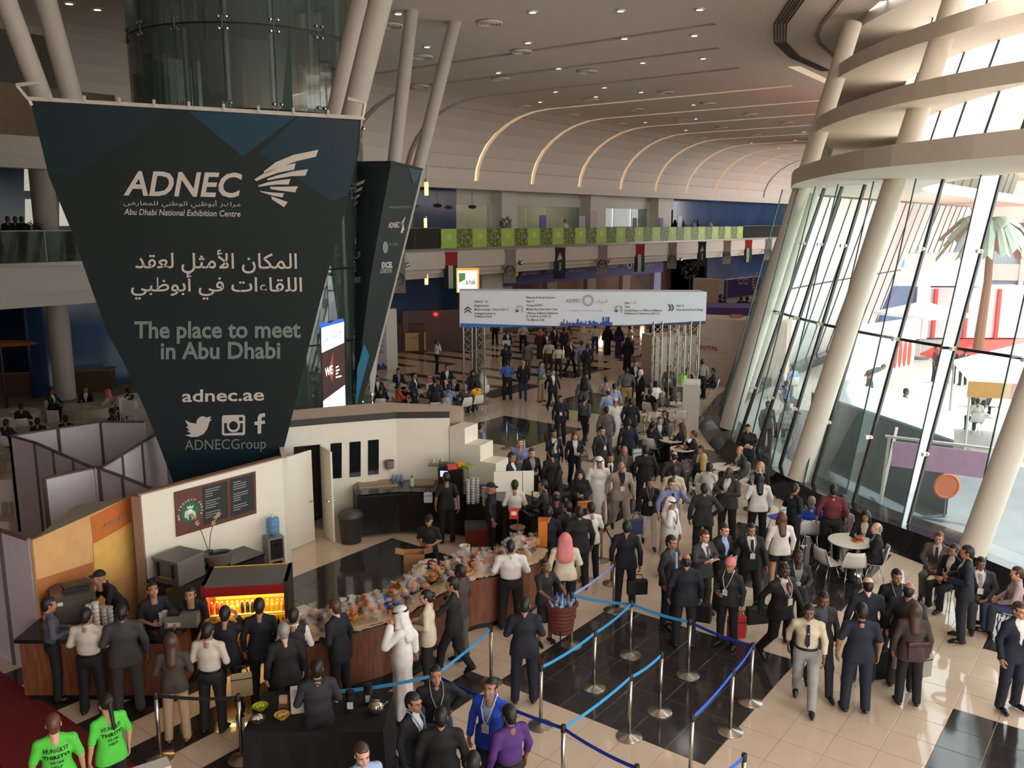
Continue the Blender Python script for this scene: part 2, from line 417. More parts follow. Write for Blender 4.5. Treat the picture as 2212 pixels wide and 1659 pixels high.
# ---- the long wall beyond (b = WB): soffit edge, mezzanine, lower wall
wm = MB()
M_blue = mat('blue glazed wall', (50, 74, 112), 0.12, noise=0.25, scale=0.35)
M_blue2 = mat('deep blue wall', (36, 52, 82), 0.2, noise=0.3, scale=0.3)
def wallbox(a0, a1, b0, b1, z0, z1, name, m, par=None): return MB().box(a0, a1, b0, b1, z0, z1, Matrix.Rotation(ROT_AB, 4, 'Z')).build(name, m, par)
ed = struct(wallbox(-10, 125, WB - 0.05, WB + 0.6, 9.45, 9.95, 'trim_soffit', M_white))
struct(wallbox(-10, 125, WB - .1, WB + 8, 5.45, 5.9, 'mezzanine_slab', M_white))
struct(wallbox(-10, 125, WB - 1.15, WB - .1, 5.78, 5.92, 'mezzanine_ledge', mat('ledge metal', (150, 142, 134), 0.4, 0.4)))
struct(wallbox(-10, 125, WB - 1.0, WB - .1, 4.75, 5.78, 'mezzanine_fascia', M_white))
struct(wallbox(-10, 125, WB - .7, WB - .1, 4.45, 4.75, 'mezzanine_step', M_white))
struct(wallbox(-10, 125, WB - .5, WB + 8, 4.2, 4.45, 'mezzanine_soffit', M_white))
struct(wallbox(-10, 125, WB + 8, WB + 8.3, -.1, 14, 'wall_back', M_blue2))
struct(wallbox(-10, 125, WB + .6, WB + 8, 9.95, 10.1, 'mezzanine_ceiling', M_ceil))
# upper level wall between a = 46 .. 66 : pale bays with piers and glazing, blue glass either side
def A(px, b=WB + 2.0, py=430): return toab(atb(px, py, b))[0]
WU = WB + 2.0
wu = struct(wallbox(A(850), A(985), WU, WU + .3, 5.9, 10, 'wall_blue', M_blue))
struct(wallbox(A(1455), 125, WU, WU + .3, 5.9, 10, 'wall_blue_far', M_blue))
bay = [(986, 1061), (1061, 1095), (1095, 1255), (1255, 1288), (1288, 1403), (1403, 1430), (1430, 1455)]
up = MB(); gl = []
for i, (x0, x1) in enumerate(bay):
 a0, a1 = A(x0), A(x1)
 if i in (1, 3, 5): up.box(a0, a1, WU - .9, WU + .4, 5.9, 10, Matrix.Rotation(ROT_AB, 4, 'Z'))
 else:
  up.box(a0, a1, WU, WU + .35, 8.55, 10, Matrix.Rotation(ROT_AB, 4, 'Z')); gl.append((a0, a1))
up.build('wall_upper', M_white)['kind'] = 'structure'
for a0, a1 in gl:
 n_ = max(1, int((a1 - a0) / 2.2))
 wn = struct(wallbox(a0, a1, WU + .3, WU + .36, 5.9, 6.0, 'window_' + str(gl.index((a0, a1)) + 1), M_grey))
 for k in range(n_):
  wallbox(a0 + (a1 - a0) * k / n_ + .04, a0 + (a1 - a0) * (k + 1) / n_ - .04, WU + .1, WU + .14, 6, 8.55, 'pane', glass_mat('lobby glass', (.8, .88, .84), .12, .25, (.5, .56, .52)), wn)
struct(wallbox(A(986), A(1455), WU + 5.2, WU + 5.4, 5.9, 9.6, 'wall_lobby', mat('lobby wall', (196, 178, 152), 0.7, noise=.15, scale=.6)))
for a in (46, 53, 60, 67):
 l = bpy.data.lights.new('lobby_lamp', 'POINT'); l.energy = 130; l.color = (1, .9, .78); l.shadow_soft_size = .3; o = bpy.data.objects.new('lobby_lamp', l); COL.objects.link(o); o.location = ab(a, WU + 3, 9.2)
# ---- lower wall
WL = WB + 3
struct(wallbox(A(60, WL, 700), A(985, WL, 700), WL, WL + .3, 0, 4.2, 'wall_lower_blue', M_blue))
struct(wallbox(A(1600, WL, 650) - 9, 125, WL, WL + .3, 0, 4.2, 'wall_lower_blue_far', M_blue2))
struct(wallbox(A(985, WL, 700), A(1600, WL, 650) - 9, WL + 4, WL + 4.2, 0, 4.2, 'wall_hall_inside', mat('hall interior', (92, 72, 66), 0.8, noise=.3, scale=.5)))
# left side: wall far left, upper balcony

struct(MB().box(125, 125.5, 12, WB + 8, 0, 14, Matrix.Rotation(ROT_AB, 4, 'Z')).build('wall_end', M_blue2))
struct(MB().box(-9, -8.6, -6, WB + 8, 0, 14, Matrix.Rotation(ROT_AB, 4, 'Z')).build('wall_behind_unseen', mat('end wall beige', (150, 136, 122), .8)))  # unseen hall end wall behind the camera, added to darken the left side
# ================================================================ CURVED GLASS FACADE
def smooth(pts, n=6):
 """Catmull-Rom through 3D points"""
 P = [Vector(p) for p in pts]; P = [P[0] * 2 - P[1]] + P + [P[-1] * 2 - P[-2]]; out = []
 for i in range(1, len(P) - 2):
  for k in range(n):
   t = k / n; a, b, c, d = P[i - 1:i + 3]
   out.append(0.5 * ((2 * b) + (c - a) * t + (2 * a - 5 * b + 4 * c - d) * t * t + (3 * b - a - 3 * c + d) * t ** 3))
 out.append(P[-2]); return out
def resamp(c, n):
 L = [0]
 for i in range(1, len(c)): L.append(L[-1] + (c[i] - c[i - 1]).length)
 out = []; k = 0
 for i in range(n):
  s = L[-1] * i / (n - 1)
  while k < len(c) - 2 and L[k + 1] < s: k += 1
  t = (s - L[k]) / max(1e-6, L[k + 1] - L[k]); out.append(c[k].lerp(c[k + 1], min(max(t, 0), 1)))
 return out
def V3(l, z): return [(x, y, z) for x, y in l]
GB = smooth(V3([(24, -8), (19, 1), (14.6, 8), (12.2, 12.5), (10.6, 16.4), (9.7, 18.55), (8.9, 19.9), (8.2, 22.2), (7.7, 24.5), (7.45, 27.7), (7.6, 31.0), (8.6, 34.3), (10.6, 38.0), (13.6, 42.4), (20, 51), (33, 68)], 0.5))
GT = smooth(V3([(27, -6), (22, 3), (17.2, 10), (14.9, 14.2), (12.9, 18.0), (12.0, 20.2), (11.4, 22.0), (10.7, 24.0), (10.3, 26.3), (10.1, 28.8), (10.0, 31.2), (10.9, 34.2), (12.7, 37.4), (15.5, 41.4), (22, 50), (35, 67)], 8.5))
# sample both curves by the arc length of the foot curve
_L = [0]
for i in range(1, len(GB)): _L.append(_L[-1] + (GB[i] - GB[i - 1]).length)
NP = int(_L[-1] / 1.72) * 4 + 1
def pair(n):
 b, t = [], []; k = 0
 for i in range(n):
  s_ = _L[-1] * i / (n - 1)
  while k < len(GB) - 2 and _L[k + 1] < s_: k += 1
  f = (s_ - _L[k]) / (_L[k + 1] - _L[k]); b.append(GB[k].lerp(GB[k + 1], f)); t.append(GT[k].lerp(GT[k + 1], f))
 return b, t
GB, GT = pair(NP)
root = struct(empty('facade_frame', (0, 0, 0)))
glz = struct(empty('window_1', (0, 0, 0)))
M_bright = mat('white nose panel', (236, 240, 238), .6, noise=.03)
# panes between mullions: every 3 samples is one bay, two pane heights split by a rod
def lerp(a, b, t): return a + (b - a) * t
step = 4
for i in range(0, NP - 1, step):
 j = min(i + step, NP - 1)
 for t0, t1 in ((0, .5), (.5, 1)):
  mb = MB()
  for k in range(i, j):
   mb.quad(lerp(GB[k], GT[k], t0), lerp(GB[k + 1], GT[k + 1], t0), lerp(GB[k + 1], GT[k + 1], t1), lerp(GB[k], GT[k], t1))
  mb.build('panel' if GB[i].y > 37 else 'pane', M_bright if GB[i].y > 37 else G_facade, glz)
M_mull = mat('mullion', (52, 44, 46), 0.4, 0.3)
for i in range(0, NP, step):
 mb = MB(); mb.bar(GB[i], GT[i], 0.06, 0.10); mb.build('mullion', M_mull, glz)
# rod half way up
mb = MB()
for k in range(NP - 1): mb.bar(lerp(GB[k], GT[k], .5), lerp(GB[k + 1], GT[k + 1], .5), .05, .07)
mb.build('transom', M_mull, glz)
# fascia curves
F1 = smooth(V3([(25, -7), (19, 1), (14.2, 6), (10.8, 10.5), (8.5, 14.6), (7.75, 17.0), (7.4, 18.6), (7.5, 21.5), (8.0, 25.0), (8.6, 27.4), (9.5, 30.2), (11.0, 33.2), (13.2, 36.6), (20, 45.6), (33, 62.6)], 8.5))
F2 = smooth(V3([(27, -3), (21, 5), (16, 10), (12.8, 14.6), (10.6, 18.6), (9.6, 21.3), (9.3, 24.2), (9.5, 27.6), (10.2, 30.8), (11.5, 33.6), (13.8, 37.0), (21, 46), (34, 63)], 10.25))
F3 = smooth(V3([(27, -1), (21.5, 6), (16.6, 11.5), (13.4, 16), (11.2, 19.9), (10.4, 23.5), (10.15, 26.6), (10.4, 29.4), (11.1, 32.0), (12.4, 34.6), (14.8, 38.2), (22, 47), (35, 64)], 11.9))
def nrm_out(c, i):
 d = (c[min(i + 1, len(c) - 1)] - c[max(i - 1, 0)]).normalized(); return Vector((d.y, -d.x, 0))   # towards the courtyard side (+x)
def band(name, c, h, depth):
 mb = MB(); n = len(c); o = [p + nrm_out(c, i) * depth for i, p in enumerate(c)]
 # keep the inner line from crossing itself at the nose
 up = Vector((0, 0, h))
 for i in range(n - 1):
  mb.quad(c[i], c[i + 1], c[i + 1] + up, c[i] + up); mb.quad(c[i], o[i], o[i + 1], c[i + 1])
  mb.quad(c[i] + up, c[i + 1] + up, o[i + 1] + up, o[i] + up); mb.quad(o[i], o[i] + up, o[i + 1] + up, o[i + 1])
 return mb.build(name, M_facade, root, 'auto')
band('fascia', resamp(F1, 80), 0.42, 4.0); band('fascia', resamp(F2, 80), 0.42, 3.4); band('fascia', resamp(F3, 80), 0.42, 2.8)
band('fascia', [p + Vector((0.9, 1.6, 1.62)) for p in resamp(F3, 80)], 0.6, 2.4)
# clerestory windows above each slab
def offs(c, d): return [p + nrm_out(c, i) * d for i, p in enumerate(c)]
M_milk = glass_mat('milky clerestory glass', (0.93, 0.95, 0.95), 0.05, 0.75, (.95, .95, .92))
for n_ in M_milk.node_tree.nodes:      # frosted: it passes light instead of only reflecting it
 if n_.type == 'BSDF_DIFFUSE':
  t_ = M_milk.node_tree.nodes.new('ShaderNodeBsdfTranslucent'); t_.inputs[0].default_value = (.95, .95, .93, 1); L_ = M_milk.node_tree.links
  L_.new(t_.outputs[0], n_.outputs[0].links[0].to_socket); break
def clere(c, z0, z1, d, n, num):
 q = offs(resamp(c, n), d)
 wroot = struct(empty('window_%d' % num, (0, 0, 0)))
 for i in range(n - 1):
  solid = 29.0 < q[i].y < 36
  mb = MB(); a = Vector((q[i].x, q[i].y, z0)); b = Vector((q[i + 1].x, q[i + 1].y, z0)); a2 = Vector((a.x + .35, a.y, z1)); b2 = Vector((b.x + .35, b.y, z1))
  if q[i].x > 30: continue
  mb.quad(a, b, b2, a2); mb.build('panel' if solid else 'pane', M_facade if solid else M_milk, wroot)
  if not solid: MB().bar(a, a2, 0.05, 0.06).build('mullion', M_mull, wroot)
clere(F1, 8.92, 10.26, 3.0, 44, 3); clere(F2, 10.67, 11.91, 2.5, 44, 4); clere(F3, 12.32, 13.9, 2.3, 44, 5)
# leaning round columns
def col(x, y, z0, z1, r=0.28, lean=(0.26, 0.012), name='column', label=None):
 L = z1 - z0
 mb = MB(); pts = [(0, 0, 0), (lean[0] * L, lean[1] * L, L)]
 mb.tube([pts[0], Vector(pts[0]).lerp(Vector(pts[1]), .5), pts[1]], r, 28, True)
 o = mb.build(name, M_facade, None, 'auto'); o.location = (x, y, z0); tag(o, label, 'column', 'leaning white columns of the glass facade'); return o
col(9.75, 17.5, .5, 13.6, label='nearest leaning white column, at the right edge of the glass wall')
col(7.8, 22.9, .5, 13.6, label='leaning white column behind the seated man at the dark plinth, second from the right')
col(7.35, 28.9, .5, 13.6, label='leaning white column by the plinth near the nose of the glass wall')
col(9.9, 35.5, .5, 13.6, label='leaning white column seen through green glass at the nose of the facade')
col(12.6, 12.4, .5, 13.6, label='leaning white column out of view beyond the right edge')
# glass fins between fascia edge and glass, with clamps
fin = struct(empty('trim_1', (0, 0, 0)))
M_fin = glass_mat('fin glass', (0.95, 0.985, 0.98), 0.05, 0.012, (.6, .8, .78))
for i in range(12, NP - 16, step):
 b, t = GB[i], GT[i]; n = -nrm_out(GB, i)
 if b.y > 31: continue
 w0 = 0.28; w1 = 0.85
 mb = MB(); th = (GB[i + 1] - GB[i]).normalized() * 0.008
 A_, B_, C_, D_ = b, b + n * w0, t + n * w1, t
 mb.add([A_ - th, B_ - th, C_ - th, D_ - th, A_ + th, B_ + th, C_ + th, D_ + th], [(0, 1, 2, 3), (7, 6, 5, 4), (1, 5, 6, 2), (0, 3, 7, 4)])
 mb.build('glass_fin', M_fin, fin)
 MB().bar(B_, C_, 0.03, 0.03).build('fin_edge', mat('fin edge', (70, 92, 90), 0.2), fin)
 for f in (0.2, .5, .78):
  p = lerp(b, t, f); mb = MB(); mb.bar(p + n * .02, p + n * .2, .08, .09); mb.bar(p + th * 9 + n * .05, p - th * 9 + n * .05, .06, .06)
  mb.build('clamp', mat('clamp', (226, 218, 200), 0.3, 0.3), fin)
# black plinth in front of the glass
PE = offs(resamp(GB, 70), -0.38); PF = offs(resamp(GB, 70), -0.75); PI = offs(resamp(GB, 70), 0.55)
mb = MB()
for i in range(69):
 z = lambda p, q: Vector((p.x, p.y, q))
 mb.quad(z(PF[i], 0), z(PF[i + 1], 0), z(PE[i + 1], .5), z(PE[i], .5)); mb.quad(z(PE[i], .5), z(PE[i + 1], .5), z(PI[i + 1], .5), z(PI[i], .5))
 mb.quad(z(PI[i], .5), z(PI[i + 1], .5), z(PI[i + 1], -.1), z(PI[i], -.1))
pl = struct(mb.build('plinth', mat('black granite', (28, 28, 31), 0.12, noise=.3, scale=20)))
# ================================================================ OUTSIDE COURTYARD
M_conc = mat('courtyard paving', (190, 188, 182), 0.8, scale=2)
g = MB()
g.prism([(p.x, p.y) for p in offs(resamp(GB, 50), 0.5)] + [(120, 170), (200, 170), (200, -60), (40, -60)], -.02, 0.10)
gr = struct(g.build('courtyard_ground', M_conc))
def bx(name, label, cat, c, s, m, rz=0, group=None, par=None):
 o = MB().box(-s[0] / 2, s[0] / 2, -s[1] / 2, s[1] / 2, 0, s[2]).build(name, m, par); o.location = c; o.rotation_euler = (0, 0, rz)
 if par is None: tag(o, label, cat, group)
 return o
ZG = 0.10
# red carpet
rc = MB(); P = [atz(*q, ZG + .01) for q in [(1985, 765), (2185, 825), (2600, 900), (2500, 640), (2180, 694), (2085, 712), (2030, 744)]]
rc.prism([(p.x, p.y) for p in P], ZG, ZG + .02); tag(rc.build('red_carpet', mat('red carpet', (214, 60, 50), 0.9)), 'bright red carpet outdoors beyond the glass wall', 'carpet')
# big grey planter / ramp wall outside
M_wallg = mat('grey ramp wall', (112, 122, 126), 0.5, noise=.1, scale=.8)
pw = empty('ramp_wall', atz(1830, 1000, .1), 0, 'long grey-blue glazed ramp wall standing just outside the glass', 'wall')
O = pw.location
def at_(px, py, z): p = atz(px, py, z); return p
wl = [(1760, 935), (1860, 945), (1990, 985), (2030, 1010)]
fb_ = [atz(*q, .1) for q in [(1745, 975), (1825, 1010), (1935, 1060), (2045, 1112)]]; dv = Vector((1.6, 3.2, 0))
for i in range(3):
 a, b = fb_[i], fb_[i + 1]; z = lambda p, h: Vector((p.x, p.y, h)) - O
 mb = MB(); mb.add([z(a, .1), z(b, .1), z(b, 2.0), z(a, 2.0), z(a + dv, .1), z(b + dv, .1), z(b + dv, 2.0), z(a + dv, 2.0)], [(0, 1, 2, 3), (7, 6, 5, 4), (0, 3, 7, 4), (1, 5, 6, 2)]); mb.build('front_panel', M_wallg, pw)
 mb = MB(); mb.add([z(a, 2.0), z(b, 2.0), z(b + dv, 2.0), z(a + dv, 2.0), z(a, 2.06), z(b, 2.06), z(b + dv, 2.06), z(a + dv, 2.06)], [(0, 3, 2, 1), (4, 5, 6, 7), (0, 1, 5, 4), (1, 2, 6, 5), (2, 3, 7, 6), (3, 0, 4, 7)]); mb.build('top_slab', mat('ramp top', (168, 182, 192), .5), pw)
# lower dark ground strip near the glass (sunken walk)
lw = MB(); P = [atz(*q, ZG + .005) for q in [(1700, 1000), (1690, 880), (1880, 905), (2060, 960), (2212, 1010), (2400, 1060), (2500, 1400), (2212, 1260), (2003, 1165), (1800, 1080)]]
lw.prism([(p.x, p.y) for p in P], ZG, ZG + .012); struct(lw.build('dark_paving', mat('dark paving', (84, 92, 98), 0.35, noise=.15, scale=1.2)))
# white parasol outside
pp = atz(1985, 775, ZG)
u = empty('parasol', pp, 0, 'open white square parasol beyond the glass wall', 'parasol')
MB().tube([(0, 0, 0), (0, 0, 2.9)], .035, 8).build('pole', M_white, u)
mb = MB(); r = 2.3
tip = Vector((0, 0, 3.15)); cs = [Vector((r, -r * .4, 2.5)), Vector((r * .4, r, 2.5)), Vector((-r, r * .4, 2.5)), Vector((-r * .4, -r, 2.5))]
for i in range(4): mb.add([tip, cs[i], cs[(i + 1) % 4]], [(0, 1, 2)]); mb.quad(cs[i], cs[(i + 1) % 4], cs[(i + 1) % 4] - Vector((0, 0, .15)), cs[i] - Vector((0, 0, .15)))
mb.build('canopy', mat('parasol cloth', (240, 240, 236), 0.8), u)
MB().lathe([(.5, 0), (.5, .08), (.05, .1)], n=12).build('base', M_grey, u)
# pavilion with blue and white arch, red-striped booth, white building band behind
def stand(name, label, px, py, w, d, h, m, rz=0, cat='booth'):
 p = atz(px, py, ZG); return bx(name, label, cat, p, (w, d, h), m, rz)
b1 = empty('display_pavilion', atz(1960, 735, ZG), 0, 'white display pavilion with a bright blue curved edge beyond the parasol', 'booth')
mb = MB(); n = 10
for k in range(n):
 a0 = math.pi / 2 * k / n; a1 = math.pi / 2 * (k + 1) / n
 f = lambda a, r: (-3.2 + 0 - r * math.cos(a) + 2.6, r * math.sin(a) * 1.0 + 2.6)
 x0, z0 = f(a0, 2.6); x1, z1 = f(a1, 2.6); x2, z2 = f(a1, 2.0); x3, z3 = f(a0, 2.0)
 mb.add([(x0, 0, z0), (x1, 0, z1), (x2, 0, z2), (x3, 0, z3), (x0, 1, z0), (x1, 1, z1), (x2, 1, z2), (x3, 1, z3)], [(0, 1, 2, 3), (7, 6, 5, 4), (0, 4, 5, 1), (3, 2, 6, 7)])
mb.box(-3.2, -2.6, 0, 1, 0, 2.6); mb.build('blue_arch', mat('sky blue', (96, 190, 240), 0.4), b1)
MB().box(-2.5, 4.6, 0.2, 3, 3.4, 5.4).build('white_fascia', mat('bright white', (240, 242, 244), 0.5), b1)
MB().box(-2.3, .2, -.1, .2, 0.1, 3.4).build('dark_blue_panel', mat('royal blue', (58, 74, 150), 0.4), b1)
MB().box(.3, 1.1, -.2, .3, 0.1, 3.4).build('white_pier', mat('bright white', (240, 242, 244), 0.5), b1)
MB().box(1.2, 8, .4, 3, 0.1, 3.3).build('pale_counter', mat('pale counter', (214, 216, 220), 0.5), b1)
for k in range(3): MB().box(1.6 + 2 * k, 1.8 + 2 * k, .2, .4, .1, 3.2).build('red_stripe', mat('stripe red', (205, 84, 76), 0.6), b1)
# courtyard building behind: pale bands and dark glazing
bl = empty('courtyard_building', (46, 62, 0), math.radians(-18), 'pale building with long white bands and dark window strips across the courtyard', 'building')
for k, (z0, z1, m) in enumerate([(0, 3.2, mat('courtyard blue glass', (120, 150, 176), 0.2)), (3.2, 4.4, M_white), (4.4, 7.4, mat('courtyard glass', (150, 170, 176), 0.2)), (7.4, 8.6, M_white), (8.6, 12.5, mat('pale render', (206, 204, 196), 0.7)), (12.5, 13.6, M_white)]):
 MB().box(-24, 40, -.3 * (k % 2), 6, z0, z1).build('wall_band', m, bl)
for k in range(21): MB().box(-24 + 3 * k, -23.7 + 3 * k, -.4, 0, 0, 8).build('pier', M_white, bl)
# red and white booth with curved red motif
b2 = empty('red_motif_booth', atz(1925, 800, ZG), math.radians(38), 'white booth wall with red and orange leaf motif beyond the glass', 'booth')
MB().box(-4.5, 2.2, 0, .15, 0, 2.5).build('wall', mat('bright white', (240, 242, 244), 0.5), b2)
for k in range(4):
 mb = MB(); mb.ell((0.3 + .45 * k, -.03, .75), (.17, .02, .7), 10, 8); mb.build('leaf_motif', mat('motif red', (206, 70, 48), 0.6), b2)
# red/orange striped gazebo and pink signed frame near the glass
gz = empty('purple_gazebo', atz(2215, 960, ZG), math.radians(-20), 'lilac gazebo roof with orange and red valance outside the glass', 'tent')
mb = MB(); c4 = [Vector((-2.2, -2.2, 2.4)), Vector((2.6, -2.2, 2.4)), Vector((2.6, 2.2, 2.4)), Vector((-2.2, 2.2, 2.4))]; tip = Vector((.2, 0, 3.6))
for i in range(4): mb.add([tip, c4[i], c4[(i + 1) % 4]], [(0, 1, 2)])
mb.build('canopy', mat('lilac canvas', (190, 176, 200), 0.7), gz)
for k in range(4): MB().box(-2.2 + 1.2 * k, -1.0 + 1.2 * k, -2.25, -2.2, 1.9, 2.4).build('valance_panel', mat(*[('valance orange', (206, 150, 84)), ('valance red', (190, 74, 70))][k % 2]), gz)
for x, y in ((-2.1, -2.1), (2.5, -2.1), (2.5, 2.1), (-2.1, 2.1)): MB().tube([(x, y, 0), (x, y, 2.4)], .04, 6).build('leg', M_white, gz)
pk = empty('pink_sign_frame', atz(1900, 1095, ZG), math.radians(-32), 'slanted metal frame carrying a pink sign just outside the glass', 'sign')
mb = MB()
for x in (0, 2.4): mb.bar((x, 0, 0), (x + .1, 0, 1.9), .06, .06); mb.bar((x, 0, 0), (x + .1, 1.2, 1.9), .06, .06)
mb.bar((0, 0, 1.9), (2.6, 0, 1.9), .06, .06); mb.build('frame', M_white, pk)
MB().box(.2, 2.4, -.05, 0, 1.15, 1.8).build('panel', mat('pink panel', (216, 160, 196), 0.5), pk)
mb = MB(); mb.lathe([(.3, -.02), (.34, 0), (.3, .02), (.26, 0)], n=20, M=Matrix.Rotation(math.pi / 2, 4, 'X')); o = mb.build('orange_hoop', mat('hoop orange', (206, 104, 60), 0.6)); o.location = atz(2045, 1050, 0.9); tag(o, 'orange hoop-shaped decoration seen through the lower glass', 'decoration')
MB().box(-.02, .02, -.02, .02, -.8, -.3).build('stem', M_grey, o)
# palms behind the glass
for k, (px, py) in enumerate([(1900, 640), (2110, 600), (2070, 560)]):
 p = atz(px, 620, ZG); p = Vector((p.x, p.y, ZG)) * 1; p = Vector((18 + 9 * k, 50, ZG))
 t = empty('palm_tree', p, 0, ['palm tree with hanging fronds left behind the clear glass', 'palm tree with drooping fronds in the middle of the courtyard', 'palm tree furthest right in the courtyard'][k], 'tree', 'courtyard palms')
 MB().tube([(0, 0, 0), (.2, 0, 4), (.1, 0, 7.6)], [.3, .22, .2], 8).build('trunk', mat('palm trunk', (126, 104, 84), 0.9), t)
 fm = mat('palm frond', (140, 156, 140), 0.7)
 for j in range(16):
  a = j * 2.4; mb = MB(); r = 2.6; el = U(.1, 1.0)
  pts = [Vector((r * s * math.cos(a), r * s * math.sin(a), 7.6 + el * s * 1.5 - 2.6 * s * s)) for s in (0, .3, .6, 1)]
  side = Vector((-math.sin(a), math.cos(a), 0))
  for q in range(3): mb.quad(pts[q] - side * .3 * (1 - q * .2) + Vector((0, 0, -.25)), pts[q], pts[q + 1], pts[q + 1] - side * .25 + Vector((0, 0, -.25))); mb.quad(pts[q], pts[q] + side * .3 + Vector((0, 0, -.25)), pts[q + 1] + side * .25 + Vector((0, 0, -.25)), pts[q + 1])
  mb.build('frond', fm, t)
# ================================================================ ARABIC LETTER SHAPING
_F = {}
for ch, base, n in [('\u0627', 0xFE8D, 2), ('\u0628', 0xFE8F, 4), ('\u0629', 0xFE93, 2), ('\u062A', 0xFE95, 4), ('\u062B', 0xFE99, 4), ('\u062C', 0xFE9D, 4), ('\u062D', 0xFEA1, 4), ('\u062F', 0xFEA9, 2),
     ('\u0631', 0xFEAD, 2), ('\u0633', 0xFEB1, 4), ('\u0635', 0xFEB9, 4), ('\u0636', 0xFEBD, 4), ('\u0637', 0xFEC1, 4), ('\u0638', 0xFEC5, 4), ('\u0639', 0xFEC9, 4), ('\u0641', 0xFED1, 4),
     ('\u0642', 0xFED5, 4), ('\u0643', 0xFED9, 4), ('\u0644', 0xFEDD, 4), ('\u0645', 0xFEE1, 4), ('\u0646', 0xFEE5, 4), ('\u0647', 0xFEE9, 4), ('\u0648', 0xFEED, 2), ('\u064A', 0xFEF1, 4), ('\u0623', 0xFE83, 2), ('\u0621', 0xFE80, 1)]:
 _F[ch] = (base, n)
def arab(s):
 s = s.replace('\u0644\u0623', '\x01').replace('\u0644\u0627', '\x02'); F = dict(_F); F['\x01'] = (0xFEF7, 2); F['\x02'] = (0xFEFB, 2)
 out = []
 for i, c in enumerate(s):
  if c not in F: out.append(c); continue
  b, n = F[c]; prev = i > 0 and s[i - 1] in F and F[s[i - 1]][1] == 4; nxt = i < len(s) - 1 and s[i + 1] in F and F[s[i + 1]][1] >= 2
  if n == 4: k = 3 if (prev and nxt) else (1 if prev else (2 if nxt else 0))
  elif n == 2: k = 1 if prev else 0
  else: k = 0
  out.append(chr(b + k))
 return ''.join(reversed(out))
# ================================================================ BIG BANNER TOWERS
M_ban = mat('dark green banner', (20, 33, 35), 0.6, noise=.05, scale=1.5)
M_ban2 = mat('banner teal', (24, 62, 82), 0.42, noise=.04)
M_ban3 = mat('banner bright teal', (40, 106, 136), 0.45, noise=.04)
M_let = mat('banner letters', (206, 196, 186), 0.5, noise=.03)
M_let2 = mat('banner letters dim', (126, 136, 130), 0.5, noise=.03)
def bilin(P00, P10, P11, P01):
 return lambda u, v: P00 * (1 - u) * (1 - v) + P10 * u * (1 - v) + P11 * u * v + P01 * (1 - u) * v
# plane of the front banner: through four pixels at chosen depths
TLp = aty(66, 217, 17.0); TRp = aty(780, 258, 17.6); BLp = aty(372, 1046, 18.6); BRp = aty(606, 988, 18.9)
# plane fit: use TL, TR, and the mean of the bottom corners
n_ = (TRp - TLp).cross((BLp + BRp) / 2 - TLp).normalized()
def onplane(px, py, lift=0.0, n=n_, o=TLp):
 d = ray(px, py); C0 = Vector((0, 0, HC)); t = (o - C0).dot(n) / d.dot(n); return C0 + d * t - n * lift * (1 if n.dot(d) > 0 else -1)
bt = empty('banner', TLp, 0, 'huge dark green tapering banner reading ADNEC and adnec.ae', 'banner')
def loc(mb, o): mb.v = [tuple(Vector(v) - o) for v in mb.v]; return mb
Lp = [(66, 217), (105, 380), (155, 500), (192, 608), (231, 717), (266, 780), (318, 895), (350, 978), (374, 1042), (400, 1120)]
Rp = [(780, 258), (775, 330), (752, 430), (716, 560), (688, 665), (668, 745), (638, 870), (618, 950), (604, 1005), (592, 1100)]
mb = MB(); nu = 10
for i in range(len(Lp) - 1):
 for k in range(nu):
  q = []
  for (ii, kk) in ((i, k), (i, k + 1), (i + 1, k + 1), (i + 1, k)):
   t = kk / nu; q.append(onplane(Lp[ii][0] * (1 - t) + Rp[ii][0] * t, Lp[ii][1] * (1 - t) + Rp[ii][1] * t))
  mb.quad(*q)
# thickness
nf = len(mb.v)
mb.add([Vector(v) + n_ * .02 * (1 if n_.dot(ray(400, 600)) > 0 else -1) for v in mb.v], [tuple(reversed(f)) for f in mb.f])
loc(mb, TLp).build('cloth', M_ban, bt)
def poly_on(px, m, name, lift, pf=onplane, par=bt, o=TLp):
 mb = MB(); mb.add([pf(x, y, lift) for x, y in px], [tuple(range(len(px)))]); return loc(mb, o).build(name, m, par)
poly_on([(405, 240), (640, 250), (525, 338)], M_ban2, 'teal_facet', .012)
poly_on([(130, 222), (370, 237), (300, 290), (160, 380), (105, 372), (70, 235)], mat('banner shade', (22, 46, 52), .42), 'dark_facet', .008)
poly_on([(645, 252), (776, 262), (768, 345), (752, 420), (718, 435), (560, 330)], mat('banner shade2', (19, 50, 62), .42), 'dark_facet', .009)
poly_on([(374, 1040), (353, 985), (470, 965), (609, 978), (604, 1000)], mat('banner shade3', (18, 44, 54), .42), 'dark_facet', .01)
fF = lambda lift: (lambda x, y: onplane(x, -y, lift))
def ban_text(s, x0, x1, y, h, sl=0.0, m=M_let, name='lettering', **k):
 mb = MB(); vs, fs = text_mb(s, 1.0, align='LEFT', res=3, **k)
 a = min(v.x for v in vs); b = max(v.x for v in vs); t = max(v.y for v in vs); sc = (x1 - x0) / (b - a); sy = h / t
 mb.add([onplane(x0 + (v.x - a) * sc, y + (v.x - a) * sc * sl - v.y * sy, .03) for v in vs], fs); return loc(mb, TLp).build(name, m, bt)
ban_text('ADNEC', 268, 524, 420, 52, .018, bold=.022, shear=.18)
ban_text('Abu Dhabi National Exhibition Centre', 269, 520, 463, 13, .018, shear=.15, bold=.01)
ban_text(arab('مركـز أبوظبـي الوطنـي للمعـارض'.replace('ـ', '')), 268, 520, 442, 12, .012)
ban_text(arab('المكان الأمثل لعقد'), 293, 642, 578, 40, .004, bold=.01)
